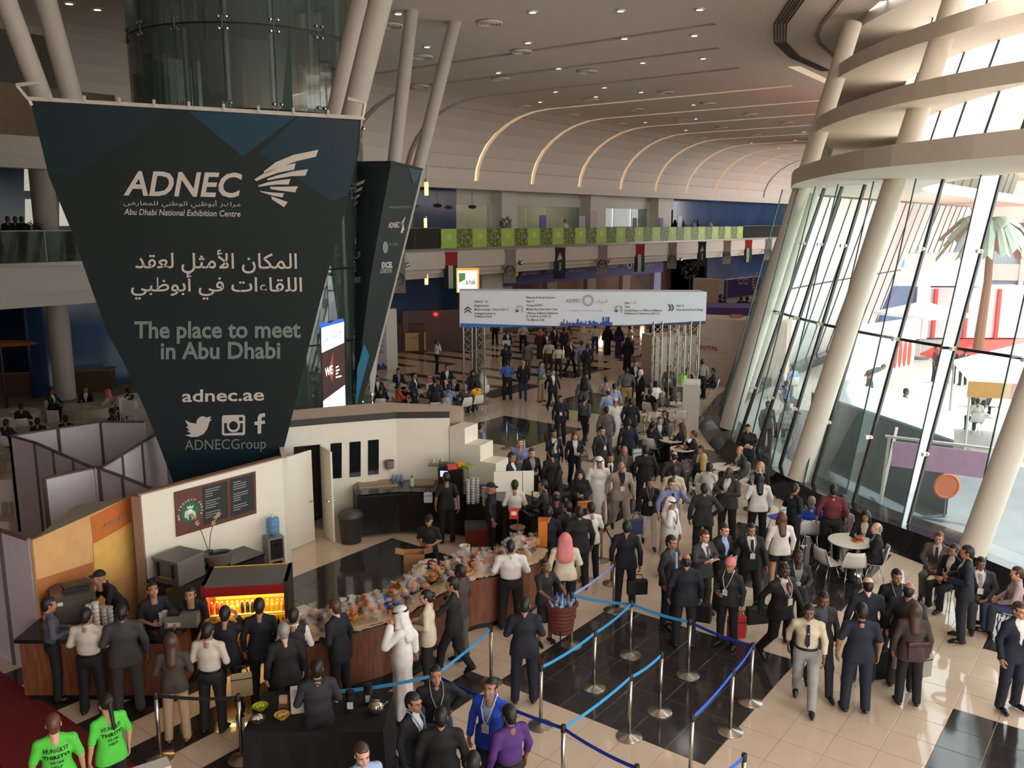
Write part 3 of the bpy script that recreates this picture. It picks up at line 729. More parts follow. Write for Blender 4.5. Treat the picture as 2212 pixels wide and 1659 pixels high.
ban_text(arab('اللقاءات في أبوظبي'), 284, 653, 628, 40, .002, bold=.01)
ban_text('The place to meet', 291, 650, 729, 36, -.004, m=M_let2, bold=.024)
ban_text('in Abu Dhabi', 348, 606, 774, 36, -.006, m=M_let2, bold=.024)
ban_text('adnec.ae', 394, 571, 867, 26, -.02, bold=.018)
ban_text('ADNECGroup', 400, 575, 971, 22, -.02, m=M_let2)
# wing logo: tapered bars
for pl_ in [[(570, 370), (596, 350), (635, 334), (688, 323), (683, 338), (640, 348), (602, 362), (573, 376)], [(550, 387), (575, 371), (605, 359), (639, 352), (636, 366), (600, 373), (570, 384), (554, 391)],
   [(577, 386), (600, 378), (632, 370), (666, 365), (660, 379), (630, 380), (600, 385), (579, 389)], [(558, 400), (580, 393), (603, 389), (628, 386), (624, 398), (600, 398), (580, 400), (560, 403)],
   [(583, 403), (605, 403), (644, 402), (638, 415), (605, 411), (586, 408)], [(562, 412), (585, 415), (614, 417), (611, 426), (590, 422), (563, 414)], [(586, 423), (600, 428), (622, 436), (614, 447), (600, 438), (588, 430)]]:
 poly_on(pl_, M_let, 'wing_bar', .03)
# three small marks: bird, camera outline, letter f
bird = [(400, 906), (412, 912), (425, 914), (426, 906), (433, 899), (441, 898), (447, 901), (457, 898), (453, 905), (459, 904), (453, 910), (449, 924), (441, 936), (428, 942), (415, 943), (401, 939), (414, 936), (404, 929), (411, 929), (402, 920), (408, 920)]
poly_on(bird, M_let, 'bird_mark', .03)
def ring_on(cx, cy, r1, r0, m, lift, n=20, sq=1.0):
 mb = MB(); 
 for k in range(n):
  a, b = 2 * math.pi * k / n, 2 * math.pi * (k + 1) / n
  mb.quad(*[onplane(cx + r * math.cos(t), cy + r * math.sin(t) * sq, lift) for r, t in ((r0, a), (r1, a), (r1, b), (r0, b))])
 loc(mb, TLp).build('ring_mark', m, bt)
poly_on([(480, 900), (483, 896), (526, 895), (530, 898), (530, 936), (527, 939), (484, 940), (480, 937)], M_let, 'camera_mark', .025)
poly_on([(485, 913), (493, 913), (493, 934), (485, 934)], M_ban, 'camera_gap', .028); poly_on([(517, 900), (525, 900), (525, 908), (517, 908)], M_ban, 'camera_gap', .028)
poly_on([(485, 914), (525, 913), (525, 933), (485, 935)], M_ban, 'camera_gap', .029)
ring_on(505, 918, 14.5, 9.5, M_let, .033); ring_on(505, 918, 9.5, 0.5, M_ban, .032)
poly_on([(557, 936), (557, 917), (550, 917), (550, 910), (557, 909), (557, 900), (561, 893), (573, 891), (573, 899), (566, 900), (565, 908), (573, 907), (573, 914), (565, 915), (565, 935)], M_let, 'letter_mark', .03)
# frame rail along the top and brackets to the columns
mb = MB(); mb.bar(onplane(60, 213), onplane(782, 255), .07, .07); mb.bar(onplane(63, 216), onplane(68, 228), .05, .05)
for k in range(9): p = onplane(110 + 75 * k, 216 + 4.4 * k, .05); mb.bar(p, p + Vector((0, 0, .12)), .04, .04)
loc(mb, TLp).build('top_rail', mat('rail white', (196, 188, 178), .5), bt)
mb = MB(); mb.bar(onplane(60, 213), onplane(36, 184), .05, .05); mb.bar(onplane(36, 184), onplane(84, 179), .06, .06); mb.bar(onplane(782, 255), onplane(788, 222), .05, .05); mb.bar(onplane(788, 222), onplane(752, 213), .06, .06)
loc(mb, TLp).build('bracket', mat('rail white', (196, 188, 178), .5), bt)
# leaning columns in pairs: from a common foot
M_colr = mat('column paint', (176, 166, 156), 0.6, noise=.03)
def lean_col(label, top, bot, r, group):
 (x1, y1, d1), (x0, y0, d0) = top, bot
 T = aty(x1, y1, d1); B = aty(x0, y0, d0)
 d = (T - B); d = d * ((14.2 - B.z) / d.z) if d.z > .1 else d
 F = B - (T - B) * (B.z / (T - B).z)   # run down to the floor
 mb = MB(); top_ = B + d; mb.tube([(0, 0, 0), (top_ - F) * .5, top_ - F], r, 24); mb.lathe([(r + .1, 0), (r + .1, .06), (r + .03, .1)], n=24)
 o = mb.build('column', M_colr, None, 'auto'); o.location = F; tag(o, label, 'column', group)
gcol = 'leaning columns round the banner towers'
lean_col('leaning column at the far left edge above the banner', (12, 0, 18.2), (472, 1230, 20.6), .2, gcol)
lean_col('second leaning column left of the glass lift shaft', (98, 0, 20.5), (430, 1230, 21.2), .23, gcol)
lean_col('thick leaning column right of the glass lift shaft', (822, 0, 19.0), (535, 1180, 21.4), .24, gcol)
lean_col('leaning column close behind the thick one by the lift shaft', (778, 0, 22.0), (545, 1120, 22.6), .24, gcol)
lean_col('thin leaning column behind the second banner tower, left one', (884, 70, 28.5), (852, 345, 28.0), .21, gcol)
lean_col('thin leaning column behind the second banner tower, right one', (962, 130, 30.0), (906, 355, 29.6), .21, gcol)
# second banner tower (two faces)
b2t = empty('banner', aty(845, 350, 24.5), 0, 'second tapering dark banner tower listing venue logos, beside the lift shaft', 'banner'); O2 = b2t.location.copy()
nR = (aty(912, 368, 26.0) - aty(845, 352, 24.3)).cross(aty(776, 820, 24.6) - aty(845, 352, 24.3)).normalized()
nL = (aty(762, 352, 25.6) - aty(845, 352, 24.3)).cross(aty(776, 820, 24.6) - aty(845, 352, 24.3)).normalized()
oR = aty(845, 352, 24.3)
sg = lambda n: 1
fR = lambda x, y, l=0.0: onplane(x, y, l, nR, oR)
fL = lambda x, y, l=0.0: onplane(x, y, l, nL, oR)
def face(px, f, m, name, lift=0.0):
 mb = MB(); v = [f(x, y, lift) for x, y in px]; n = len(v); mb.add(v, [tuple(range(n))]); return loc(mb, O2).build(name, m, b2t)
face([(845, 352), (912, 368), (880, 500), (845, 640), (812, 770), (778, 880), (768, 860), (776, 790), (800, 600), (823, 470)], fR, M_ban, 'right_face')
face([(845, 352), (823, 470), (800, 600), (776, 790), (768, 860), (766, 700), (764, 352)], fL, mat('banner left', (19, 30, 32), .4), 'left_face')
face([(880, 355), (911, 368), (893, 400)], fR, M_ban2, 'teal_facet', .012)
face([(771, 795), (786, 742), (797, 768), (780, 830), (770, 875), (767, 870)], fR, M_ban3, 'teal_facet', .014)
def t2(s, x0, x1, y0, y1, h, f=fR, m=M_let, **k):
 mb = MB(); vs, fs = text_mb(s, 1.0, align='LEFT', **k); a = min(v.x for v in vs); b = max(v.x for v in vs); t = max(v.y for v in vs)
 mb.add([f(x0 + (v.x - a) * (x1 - x0) / (b - a), y0 + (y1 - y0) * (v.x - a) / (b - a) - v.y * h / t, .02) for v in vs], fs); loc(mb, O2).build('lettering', m, b2t)
t2('AWARD-WINNING DESTINATIONS', 839, 886, 450, 449, 5, m=M_let2)
t2('ADNEC', 837, 862, 492, 491, 12, bold=.02, shear=.2); t2('EXCEL', 823, 847, 578, 577, 12, bold=.04, shear=.1); t2('LONDON', 820, 845, 590, 589, 10, shear=.1)
t2('AL AIN', 838, 858, 530, 530, 6, m=M_let2)
for k in range(6): face([(862 + k, 484 + 4 * k), (868 + k, 477 + 3.2 * k), (875 - k * 1.6, 466 + 5.5 * k), (872 - k * 1.6, 476 + 5 * k)], fR, M_let, 'wing_bar', .02)
mb = MB()
for k in range(14):
 a, b = 2 * math.pi * k / 14, 2 * math.pi * (k + 1) / 14
 mb.add([fR(831, 534, .02), fR(831 + 6 * math.cos(a), 534 + 13 * math.sin(a), .02), fR(831 + 6 * math.cos(b), 534 + 13 * math.sin(b), .02)], [(0, 1, 2)])
loc(mb, O2).build('round_seal', M_let2, b2t)
for k in range(4): face([(765, 398 + 14 * k), (790 - 5 * k, 388 + 15 * k), (787 - 5 * k, 396 + 15 * k), (765, 405 + 14 * k)], fL, M_let, 'wing_bar', .02)
t2('et', 767, 781, 610, 610, 14, fL, M_let2, bold=.03); t2(arab('ال'), 767, 779, 555, 555, 12, fL); t2(arab('ا'), 767, 771, 527, 527, 12, fL)
mb = MB(); mb.bar(fR(846, 350), fR(912, 366), .06, .06); mb.bar(fL(846, 350), fL(764, 351), .06, .06); loc(mb, O2).build('top_rail', M_ban, b2t)
# ---- glass lift shaft
LX, LY, LR = -7.5, 26.0, 3.15
ls = empty('glass_lift_shaft', (LX, LY, 0), 0, 'round green glass lift shaft rising behind the big banner', 'lift shaft')
nseg = 16
for lv in range(8):
 z0 = lv * 2.05; z1 = z0 + 2.02
 for k in range(nseg):
  mb = MB(); a0 = 2 * math.pi * k / nseg + .1; a1 = a0 + 2 * math.pi / nseg * .985
  for q in range(3):
   u0 = a0 + (a1 - a0) * q / 3; u1 = a0 + (a1 - a0) * (q + 1) / 3
   mb.quad((LR * math.cos(u0), LR * math.sin(u0), z0), (LR * math.cos(u1), LR * math.sin(u1), z0), (LR * math.cos(u1), LR * math.sin(u1), z1), (LR * math.cos(u0), LR * math.sin(u0), z1))
  mb.build('pane', G_green, ls)
 if lv: MB().lathe([(LR + .01, z0 - .03), (LR + .02, z0), (LR + .01, z0 + .01)], n=48).build('joint', M_dark, ls)
for k in range(nseg):
 a = 2 * math.pi * k / nseg + .1
 MB().tube([((LR - .35) * math.cos(a), (LR - .35) * math.sin(a), 0), ((LR - .35) * math.cos(a), (LR - .35) * math.sin(a), 15)], .09, 8).build('post', M_grey, ls)
 for lv in range(1, 8):
  mb = MB(); mb.bar(((LR + .02) * math.cos(a), (LR + .02) * math.sin(a), lv * 2.05 - .16), ((LR + .02) * math.cos(a), (LR + .02) * math.sin(a), lv * 2.05 + .16), .03, .03)
  for da in (-.03, .03):
   for dz in (-.14, .14): mb.ell(((LR + .03) * math.cos(a + da), (LR + .03) * math.sin(a + da), lv * 2.05 + dz), (.05, .05, .05), 6, 4)
  mb.build('spider_fitting', M_chrome, ls)
MB().lathe([(1.3, 0), (1.3, 15)], n=24).build('core', mat('lift core', (70, 72, 68), .5), ls)
# LED screen in front of the shaft
sc_ = empty('screen', aty(718, 780, 22.6), 0, 'tall lit advertising screen beside the lift shaft', 'screen'); So = sc_.location.copy(); nS = Vector((0.28, -1, 0)).normalized(); oS = So
fS = lambda x, y, l=0.0: onplane(x, y, l, nS, oS)
def sface(px, m, name, lift=0.0, thick=False):
 v = [fS(x, y, lift) for x, y in px]; mb = MB(); mb.add(v, [tuple(range(len(v)))]); return loc(mb, So).build(name, m, sc_)
mb = MB(); q = [fS(*p_) for p_ in [(690, 700), (743, 688), (748, 900), (694, 900)]]; bk = Vector((0, .25, 0)); mb.add([v + Vector((0, .02, 0)) for v in q] + [v + bk for v in q], [(0, 1, 2, 3), (7, 6, 5, 4), (0, 4, 5, 1), (1, 5, 6, 2), (2, 6, 7, 3), (3, 7, 4, 0)]); loc(mb, So).build('housing', M_dark, sc_)
E = lambda n, c, e: mat(n, c, .5, emit=e, noise=0)
sface([(694, 708), (743, 695), (743, 740), (695, 762)], E('screen white', (255, 255, 255), 1.5), 'screen_top', .02)
sface([(695, 763), (743, 741), (745, 830), (698, 865)], E('screen dark', (58, 30, 26), .5), 'screen_middle', .02)
sface([(698, 866), (745, 831), (747, 900), (699, 900)], E('screen white', (255, 255, 255), 1.5), 'screen_bottom', .02)
sface([(690, 700), (700, 694), (712, 698), (725, 690), (741, 688), (743, 694), (722, 700), (692, 709)], E('screen blue', (40, 96, 200), .8), 'wave_strip', .03)
for k in range(5): sface([(716 + k, 790 - 8 * k), (721 - k * .6, 800), (718, 816 + 3 * k), (713 - k, 800)], E('glow orange %d' % k, (250 - 20 * k, 120 - 10 * k, 60), .9 - .15 * k), 'flare', .03 + .003 * k)
def st(s, x0, x1, y0, y1, h, m, **k_):
 mb = MB(); vs, fs = text_mb(s, 1.0, align='LEFT', **k_); a = min(v.x for v in vs); b = max(v.x for v in vs); t = max(v.y for v in vs)
 mb.add([fS(x0 + (v.x - a) * (x1 - x0) / (b - a), y0 + (y1 - y0) * (v.x - a) / (b - a) - v.y * h / t, .05) for v in vs], fs); loc(mb, So).build('lettering', m, sc_)
st('WE', 702, 718, 813, 806, 18, E('screen white', (255, 255, 255), 1.5), bold=.02); st('CCN', 719, 737, 729, 720, 9, E('ink purple', (120, 60, 120), .3)); st('O', 700, 708, 741, 738, 9, E('ink purple', (120, 60, 120), .3))
for k, (y, w_) in enumerate([(792, 6), (799, 8), (806, 5), (813, 12)]): sface([(725, y), (725 + w_, y - 3), (725 + w_, y), (725, y + 3)], E('screen white', (255, 255, 255), 1.5), 'caption_bar', .05)
st('VISIT US AT', 706, 738, 885, 862, 6, E('ink grey', (90, 90, 110), .2))
# ---- ADIPEC overhead sign on truss legs
sgn = empty('direction_sign', aty(994, 707, 34.0), 0, 'long white overhead direction sign reading ADIPEC on metal truss legs', 'sign'); SO = sgn.location.copy()
nG = (aty(1527, 700, 34.6) - aty(994, 707, 33.9)).cross(Vector((0, 0, 1))).normalized(); fG = lambda x, y, l=0.0: onplane(x, y, l, nG, aty(994, 707, 33.9))
def gface(px, m, name, lift=0.0):
 v = [fG(x, y, lift) for x, y in px]; mb = MB(); mb.add(v, [tuple(range(len(v)))]); return loc(mb, SO).build(name, m, sgn)
q = [fG(*p_) for p_ in [(993, 707), (1524, 700), (1527, 631), (993, 628)]]; bk = -nG * 1.1 * (1 if nG.y < 0 else -1)
mb = MB(); mb.add(q + [v + bk for v in q], [(0, 1, 2, 3), (7, 6, 5, 4), (0, 4, 5, 1), (1, 5, 6, 2), (2, 6, 7, 3), (3, 7, 4, 0)]); loc(mb, SO).build('panel', mat('sign white', (206, 206, 212), .5, emit=.12, noise=.01), sgn)
gface([(994, 698), (1200, 704), (1200, 705), (994, 707)], mat('sign blue', (22, 100, 178), .5), 'blue_stripe', .02); gface([(1330, 704), (1524, 693), (1524, 700), (1330, 705)], mat('sign navy', (48, 50, 92), .5), 'navy_stripe', .02)
M_ink = mat('sign ink', (52, 48, 56), .5, noise=0)
def gt(s, x0, x1, y, h, m=M_ink, name='lettering', **k_):
 mb = MB(); vs, fs = text_mb(s, 1.0, align='LEFT', **k_); a = min(v.x for v in vs); b = max(v.x for v in vs); t = max(v.y for v in vs)
 mb.add([fG(x0 + (v.x - a) * (x1 - x0) / (b - a), y - v.y * h / t, .03) for v in vs], fs); loc(mb, SO).build(name, m, sgn)
for s, x0, x1, y in [('Halls 8 - 12', 1025, 1053, 653.5), ('Registration', 1025, 1056, 662), ('Media Lounge - above Hall 12', 1025, 1098, 670.5), ('Delegate Lunch in', 1025, 1070, 679), ("Al Maa'red Hall", 1025, 1062, 685.5),
     ('Plenary & Panel Sessions', 1137, 1199, 644.5), ('Hall 14', 1137, 1154, 653), ('Young ADIPEC', 1137, 1173, 661.5), ('Middle East Petroleum Club', 1137, 1204, 670), ('Offshore & Marine Exhibition', 1137, 1205, 678.5), ('& Conference (Hall 15)', 1137, 1190, 685), ('The Marina Café', 1137, 1176, 693),
     ('Halls 1 - 7', 1349, 1373, 656.5), ('Taxis', 1349, 1361, 664.5), ('Shuttle Buses to Offshore & Marine', 1349, 1430, 672.5), ('Exhibition & Conference (Hall 15)', 1349, 1424, 679), ('Hall 13', 1461, 1477, 662.5), ('International Food Village', 1461, 1519, 671)]:
 gt(s, x0, x1, y, 4.6, bold=.012)
gt('ADIPEC', 1223, 1255, 653.5, 8, mat('sign grey', (110, 106, 114), .5)); gt(arab('أديبك'), 1286, 1312, 654, 9, mat('sign grey', (110, 106, 114), .5)); gt('The global meeting of oil and gas industry', 1232, 1301, 672, 2.4, mat('sign grey', (110, 106, 114), .5))
mb = MB()
for k in range(36):
 a = 2 * math.pi * k / 36; mb.add([fG(1270 + r * math.cos(t), 649 + r * math.sin(t), .03) for r, t in ((6, a), (12.5, a - .05), (12.5, a + .05))], [(0, 1, 2)])
loc(mb, SO).build('sunburst_logo', mat('sign grey', (110, 106, 114), .5), sgn)
for dy in (0, 6): gface([(1003, 668 + dy), (1010.5, 661.5 + dy), (1018, 668 + dy), (1018, 671 + dy), (1010.5, 665 + dy), (1003, 671 + dy)], M_ink, 'arrow', .03)
for dx in (0, 6): gface([(1443 + dx, 657), (1446 + dx, 657), (1450 + dx, 664.5), (1446 + dx, 672), (1443 + dx, 672), (1447 + dx, 664.5)], M_ink, 'arrow', .03)
for x in (1121, 1335):
 mb = MB()
 pts = [(x + 8, 675)] + [(x + 8 - 6 + 6 * math.cos(t), 665 - 5 * math.sin(t)) for t in [math.pi * k / 6 for k in range(7)]] + [(x - 4, 671)]
 for i in range(len(pts) - 1): mb.bar(fG(*pts[i], .03), fG(*pts[i + 1], .03), .045, .01)
 mb.add([fG(x - 9, 670, .04), fG(x + 1, 670, .04), fG(x - 4, 675, .04)], [(0, 1, 2)]); loc(mb, SO).build('arrow', M_ink, sgn)
mb = MB(); rr = random.Random(4); x = 1209
while x < 1321:
 w_ = rr.uniform(1.5, 5); h = rr.choice([4, 6, 8, 9, 12, 16]) * (1.2 if 1212 < x < 1222 or 1298 < x < 1316 else .9); mb.add([fG(a_, b_, .03) for a_, b_ in ((x, 703.5), (x + w_ + .2, 703.5), (x + w_ + .2, 703.5 - h), (x, 703.5 - h))], [(0, 1, 2, 3)]); x += w_
loc(mb, SO).build('skyline_print', mat('skyline blue', (28, 66, 160), .5), sgn)
def truss(px, d, ztop, par):
 p = aty(px, 705, d); t = MB()
 for i in range(4):
  x = (.17 if i in (0, 3) else -.17); y = (.17 if i < 2 else -.17); t.tube([(x, y, 0), (x, y, ztop)], .028, 6)
 n = int(ztop / .34)
 for k in range(n):
  z = k * .34; c = [(.17, .17), (-.17, .17), (-.17, -.17), (.17, -.17)]
  for i in range(4): a_, b_ = c[i], c[(i + 1) % 4]; (a_, b_) = (a_, b_) if k % 2 else (b_, a_); t.bar((*a_, z), (*b_, z + .34), .02, .02)
 t.box(-.3, .3, -.3, .3, 0, .02)
 o = t.build('truss_leg', M_steel, par); o.location = Vector((p.x, p.y, 0)) - SO; return o
for px, d in ((1010, 34.3), (1037, 35.3), (1420, 34.6), (1455, 34.8), (1470, 35.7), (1500, 34.7)): truss(px, d, 3.55, sgn)
# ---- green rail panels along the mezzanine
gp = empty('rail_banner', ab(A(952, WB - 1.15, 490), WB - 1.15, 5.95), 0, 'long row of lime green and photo print panels along the mezzanine rail', 'banner')
GO = gp.location.copy(); a0 = toab(atb(952, 490, WB - 1.15))[0]; a1 = toab(atb(1605, 490, WB - 1.15))[0]; wpn = (a1 - a0) / 31
M_lime = mat('lime panel', (172, 206, 92), .5, noise=.05); M_leaf = bpy.data.materials.new('leaf photo print'); M_leaf.use_nodes = True
n = M_leaf.node_tree; tc = n.nodes.new('ShaderNodeTexCoord'); vo = n.nodes.new('ShaderNodeTexVoronoi'); vo.inputs['Scale'].default_value = 5; cr = n.nodes.new('ShaderNodeValToRGB')
cr.color_ramp.elements[0].color = srgb(222, 206, 196); cr.color_ramp.elements[1].color = srgb(64, 70, 40); e = cr.color_ramp.elements.new(.35); e.color = srgb(120, 134, 60)
n.links.new(tc.outputs['Object'], vo.inputs['Vector']); n.links.new(vo.outputs['Distance'], cr.inputs[0]); n.links.new(cr.outputs[0], n.nodes['Principled BSDF'].inputs['Base Color'])
RM = Matrix.Rotation(ROT_AB, 4, 'Z')
pm0 = MB().box(.02, wpn - .02, -.02, .02, 0, 1.12).mesh('panel', M_lime); pm1 = MB().box(.02, wpn - .02, -.02, .02, 0, 1.12).mesh('photo_panel', M_leaf)
mbp = MB(); 
for k in range(18): mbp.ell((wpn / 2 + math.sin(k * 1.7) * .28, -.03, .6 + .3 * math.cos(k * 2.3)), (.05, .01, .13), 6, 4)
pr0 = MB(); pr0.ell((wpn / 2, -.025, .66), (.24, .012, .2), 12, 6)
prm = pr0.mesh('print', mat('lime print', (200, 220, 140), .5)); 
for k in range(31):
 o = use('panel' if k % 2 == 0 else 'photo_panel', pm0 if k % 2 == 0 else pm1, gp); o.location = ab(a0 + k * wpn, WB - 1.15, 5.93) - GO; o.rotation_euler = (0, 0, ROT_AB)
 if k % 2 == 0: use('print', prm, o)
# glass rail beyond both ends
for (s0, s1, lab) in ((A(400, WB - 1.15, 490) - 14, a0 - .1, 'green glass balustrade on the mezzanine left of the lime panels'), (a1 + .1, 140, 'dark green glass balustrade on the mezzanine right of the lime panels')):
 r_ = empty('balustrade', ab(s0, WB - 1.15, 5.93), ROT_AB, lab, 'railing'); L = s1 - s0; nn = int(L / 1.9)
 pnm = MB().box(0, L / nn - .06, -.01, .01, 0, 1.15).mesh('pane', G_rail); psm = MB().box(-.03, .03, -.04, .04, 0, 1.15).mesh('post', M_grey)
 for k in range(nn): o = use('pane', pnm, r_); o.location = (k * L / nn + .03, 0, 0); o = use('post', psm, r_); o.location = (k * L / nn, .06, 0)
 MB().box(0, L, -.03, .03, 1.15, 1.19).build('handrail', M_grey, r_)
# hanging flags along the fascia
def flag(px, kind, lab, py=535):
 p = atb(px, py, WB - 1.25); a_, b_ = toab(p); o = empty('flag', ab(a_, WB - 1.25, 5.72), .12, lab, 'flag', 'banner flags hanging from the mezzanine')
 h = 2.15; wd = .82
 MB().bar((-wd / 2 - .05, 0, 0), (wd / 2 + .05, 0, 0), .04, .04).build('rod', M_grey, o)
 mb = MB(); ny = 8
 for k in range(ny):
  z0, z1 = -h * k / ny, -h * (k + 1) / ny; y0, y1 = .05 * math.sin(k * .8), .05 * math.sin((k + 1) * .8)
  if kind == 'uae':
   if k < 3: mb.quad((-wd / 2, y0, z0), (wd / 2, y0, z0), (wd / 2, y1, z1), (-wd / 2, y1, z1), 0)
   else:
    for i, (x0, x1) in enumerate(((-wd / 2, -wd / 6), (-wd / 6, wd / 6), (wd / 6, wd / 2))): mb.quad((x0, y0, z0), (x1, y0, z0), (x1, y1, z1), (x0, y1, z1), i + 1)
  else: mb.quad((-wd / 2, y0, z0), (wd / 2, y0, z0), (wd / 2, y1, z1), (-wd / 2, y1, z1), 0)
 ms = [mat('flag red', (176, 44, 52), .8), mat('flag black', (36, 32, 36), .8), mat('flag white', (214, 208, 206), .8), mat('flag green', (30, 96, 66), .8)] if kind == 'uae' else [mat('flag grey', (150, 140, 134), .8) if kind == 'oxy' else M_ban]
 mb.build('cloth', ms, o)
 f = lambda x, y: Vector((x, -.11, y))
 if kind == 'oxy':
  mb = MB(); 
  for k in range(20):
   if k in (4, 14): continue
   a, b = 2 * math.pi * k / 20, 2 * math.pi * (k + 1) / 20; r1 = .36; r0 = .27 - .05 * math.sin(a * 1.0)
   mb.quad(*[Vector((r * math.cos(t), -.10, -1.35 + r * math.sin(t))) for r, t in ((r0, a), (r1, a), (r1, b), (r0, b))])
  mb.build('ring_logo', M_ink, o); mb = MB(); fit_text(mb, 'OXY', f, -.3, .3, -1.43, .19, bold=.03); mb.build('lettering', M_ink, o)
 if kind == 'adn':
  mb = MB(); 
  for k in range(6): mb.quad(Vector((-.2 + .03 * k, -.1, -.8 + .07 * k)), Vector((-.1, -.1, -.9 + .07 * k)), Vector((.2 - .04 * k, -.1, -.75 + .08 * k)), Vector((.1, -.1, -.7 + .08 * k)))
  mb.build('wing_logo', M_let, o); mb = MB(); fit_text(mb, 'ADNEC', lambda x, y: Vector((.1 - y, -.1, -1.0 - x)), 0, .6, 0, .16, bold=.02); mb.build('lettering', M_let, o)
ords = ['partly behind the second banner tower', 'first from the left clear of the towers', 'above the welcome banner start', 'above the word HALL', 'third of its kind from the left', 'above the white sign, middle part', 'above the white sign, right part', 'by the blue wall', 'between dark green and national flags', 'furthest right', 'closest to the glass wall']
for (px, k), od in zip([(858, 'oxy'), (973, 'uae'), (1101, 'oxy'), (1209, 'adn'), (1301, 'oxy'), (1382, 'uae'), (1452, 'oxy'), (1516, 'adn'), (1570, 'oxy'), (1616, 'uae'), (1659, 'oxy')], ords):
 flag(px, k, {'oxy': 'grey hanging flag with a black ring reading OXY, ', 'uae': 'red black white green national flag hanging, ', 'adn': 'dark green hanging flag with a white wing, '}[k] + od)
# ================================================================ CAFE
M_cafe = mat('cafe wall cream', (226, 217, 200), 0.6, noise=.02)
M_edge = mat('cafe wall edge', (146, 112, 90), 0.6)
M_band = mat('wall band', (46, 40, 34), 0.5)
M_brown = bpy.data.materials.new('brown laminate'); M_brown.use_nodes = True
n = M_brown.node_tree; tc = n.nodes.new('ShaderNodeTexCoord'); mp = n.nodes.new('ShaderNodeMapping'); mp.inputs['Scale'].default_value = (9, 9, 1.2); nz = n.nodes.new('ShaderNodeTexNoise'); nz.inputs['Scale'].default_value = 2.5; nz.inputs['Detail'].default_value = 5
cr = n.nodes.new('ShaderNodeValToRGB'); cr.color_ramp.elements[0].color = srgb(98, 56, 38); cr.color_ramp.elements[1].color = srgb(136, 82, 56); cr.color_ramp.elements[0].position = .3; cr.color_ramp.elements[1].position = .7
n.links.new(tc.outputs['Object'], mp.inputs[0]); n.links.new(mp.outputs[0], nz.inputs[0]); n.links.new(nz.outputs[0], cr.inputs[0]); n.links.new(cr.outputs[0], n.nodes['Principled BSDF'].inputs['Base Color']); n.nodes['Principled BSDF'].inputs['Roughness'].default_value = .35
M_btop = mat('black worktop', (22, 20, 20), 0.18, noise=.2, scale=30)
def wallseg(p, q, z0, z1, th, m, name, par=None, back=1):
 """upright panel from p to q; thickness away from the camera"""
 p = Vector((p[0], p[1], 0)); q = Vector((q[0], q[1], 0)); d = (q - p); n = Vector((-d.y, d.x, 0)).normalized()
 if n.dot(p) < 0: n = -n
 n *= th * back; mb = MB()
 mb.prism([(p.x, p.y), (q.x, q.y), (q.x + n.x, q.y + n.y), (p.x + n.x, p.y + n.y)], z0, z1)
 return mb.build(name, m, par)
# --- menu wall
W1a, W1b = atz(297, 1072, 2.5), atz(609, 990, 2.5)
mw = empty('partition_wall', (0, 0, 0), 0, 'cream cafe partition wall carrying the brown coffee menu board', 'wall')
wallseg(W1a, W1b, 0, 2.5, .12, M_cafe, 'panel', mw)
d1 = (W1b - W1a).normalized(); n1 = Vector((d1.y, -d1.x, 0)); n1 = n1 if n1.y < 0 else -n1
MB().bar(Vector((W1a.x, W1a.y, 0)) - d1 * .03, Vector((W1a.x, W1a.y, 2.51)) - d1 * .03, .06, .16).build('edge_trim', M_edge, mw)
MB().bar(Vector((W1a.x, W1a.y, 2.52)) - n1 * .06, Vector((W1b.x, W1b.y, 2.52)) - n1 * .06, .15, .03).build('cap', M_edge, mw)
wallseg(W1b, (-5.2, 18.85), 0, 2.5, .1, M_cafe, 'return_panel', mw)
fW = lambda x, y, l=.01: onplane(x, y, l, n1, W1a)
def wq(px, m, name, l, par): mb = MB(); mb.add([fW(x, y, l) for x, y in px], [tuple(range(len(px)))]); return mb.build(name, m, par)
mn = empty('menu_board', fW(460, 1090), 0, 'brown menu board with a round green coffee emblem on the cream wall', 'menu board')
MO = mn.location.copy()
def mq(px, m, name, l):
 mb = MB(); mb.add([fW(x, y, l) - MO for x, y in px], [tuple(range(len(px)))]); return mb.build(name, m, mn)
q = [(375, 1063), (550, 1018), (552, 1108), (380, 1159)]
mb = MB(); mb.add([fW(x, y, .005) - MO for x, y in q] + [fW(x, y, .035) - MO for x, y in q], [(0, 1, 2, 3), (7, 6, 5, 4), (0, 4, 5, 1), (1, 5, 6, 2), (2, 6, 7, 3), (3, 7, 4, 0)]); mb.build('board', mat('board brown', (96, 56, 44), .5, noise=.12, scale=9), mn)
mq([(434, 1052), (488, 1038), (491, 1116), (438, 1132)], mat('chalk black', (40, 42, 42), .5), 'menu_panel', .04); mq([(494, 1036), (545, 1023), (547, 1101), (496, 1116)], mat('chalk black', (40, 42, 42), .5), 'menu_panel', .04)
def disc(cx, cy, rx, ry, m, name, l, n=24):
 return mq([(cx + rx * math.cos(2 * math.pi * k / n), cy + ry * math.sin(2 * math.pi * k / n) - .26 * rx * math.cos(2 * math.pi * k / n)) for k in range(n)], m, name, l)
disc(408, 1105, 19.5, 21, mat('emblem green', (30, 104, 74), .5), 'emblem_disc', .042)
M_emw = mat('emblem white', (226, 222, 214), .5)
disc(408, 1104, 5, 6, M_emw, 'emblem_face', .045)
mq([(402, 1098), (401, 1092), (405, 1095), (408, 1090), (411, 1094), (415, 1089), (414, 1096)], M_emw, 'emblem_crown', .046)
for s in (-1, 1):
 for k in range(3): mq([(408 + s * (4 + 2.5 * k), 1101 + 2 * k), (408 + s * (6 + 2.5 * k), 1099 + 2 * k), (408 + s * (5 + 3.6 * k), 1122 - 2.5 * k), (408 + s * (3 + 3.4 * k), 1121 - 2 * k)], M_emw, 'emblem_wave', .046)
s_ = 'WE PROUDLY SERVE'
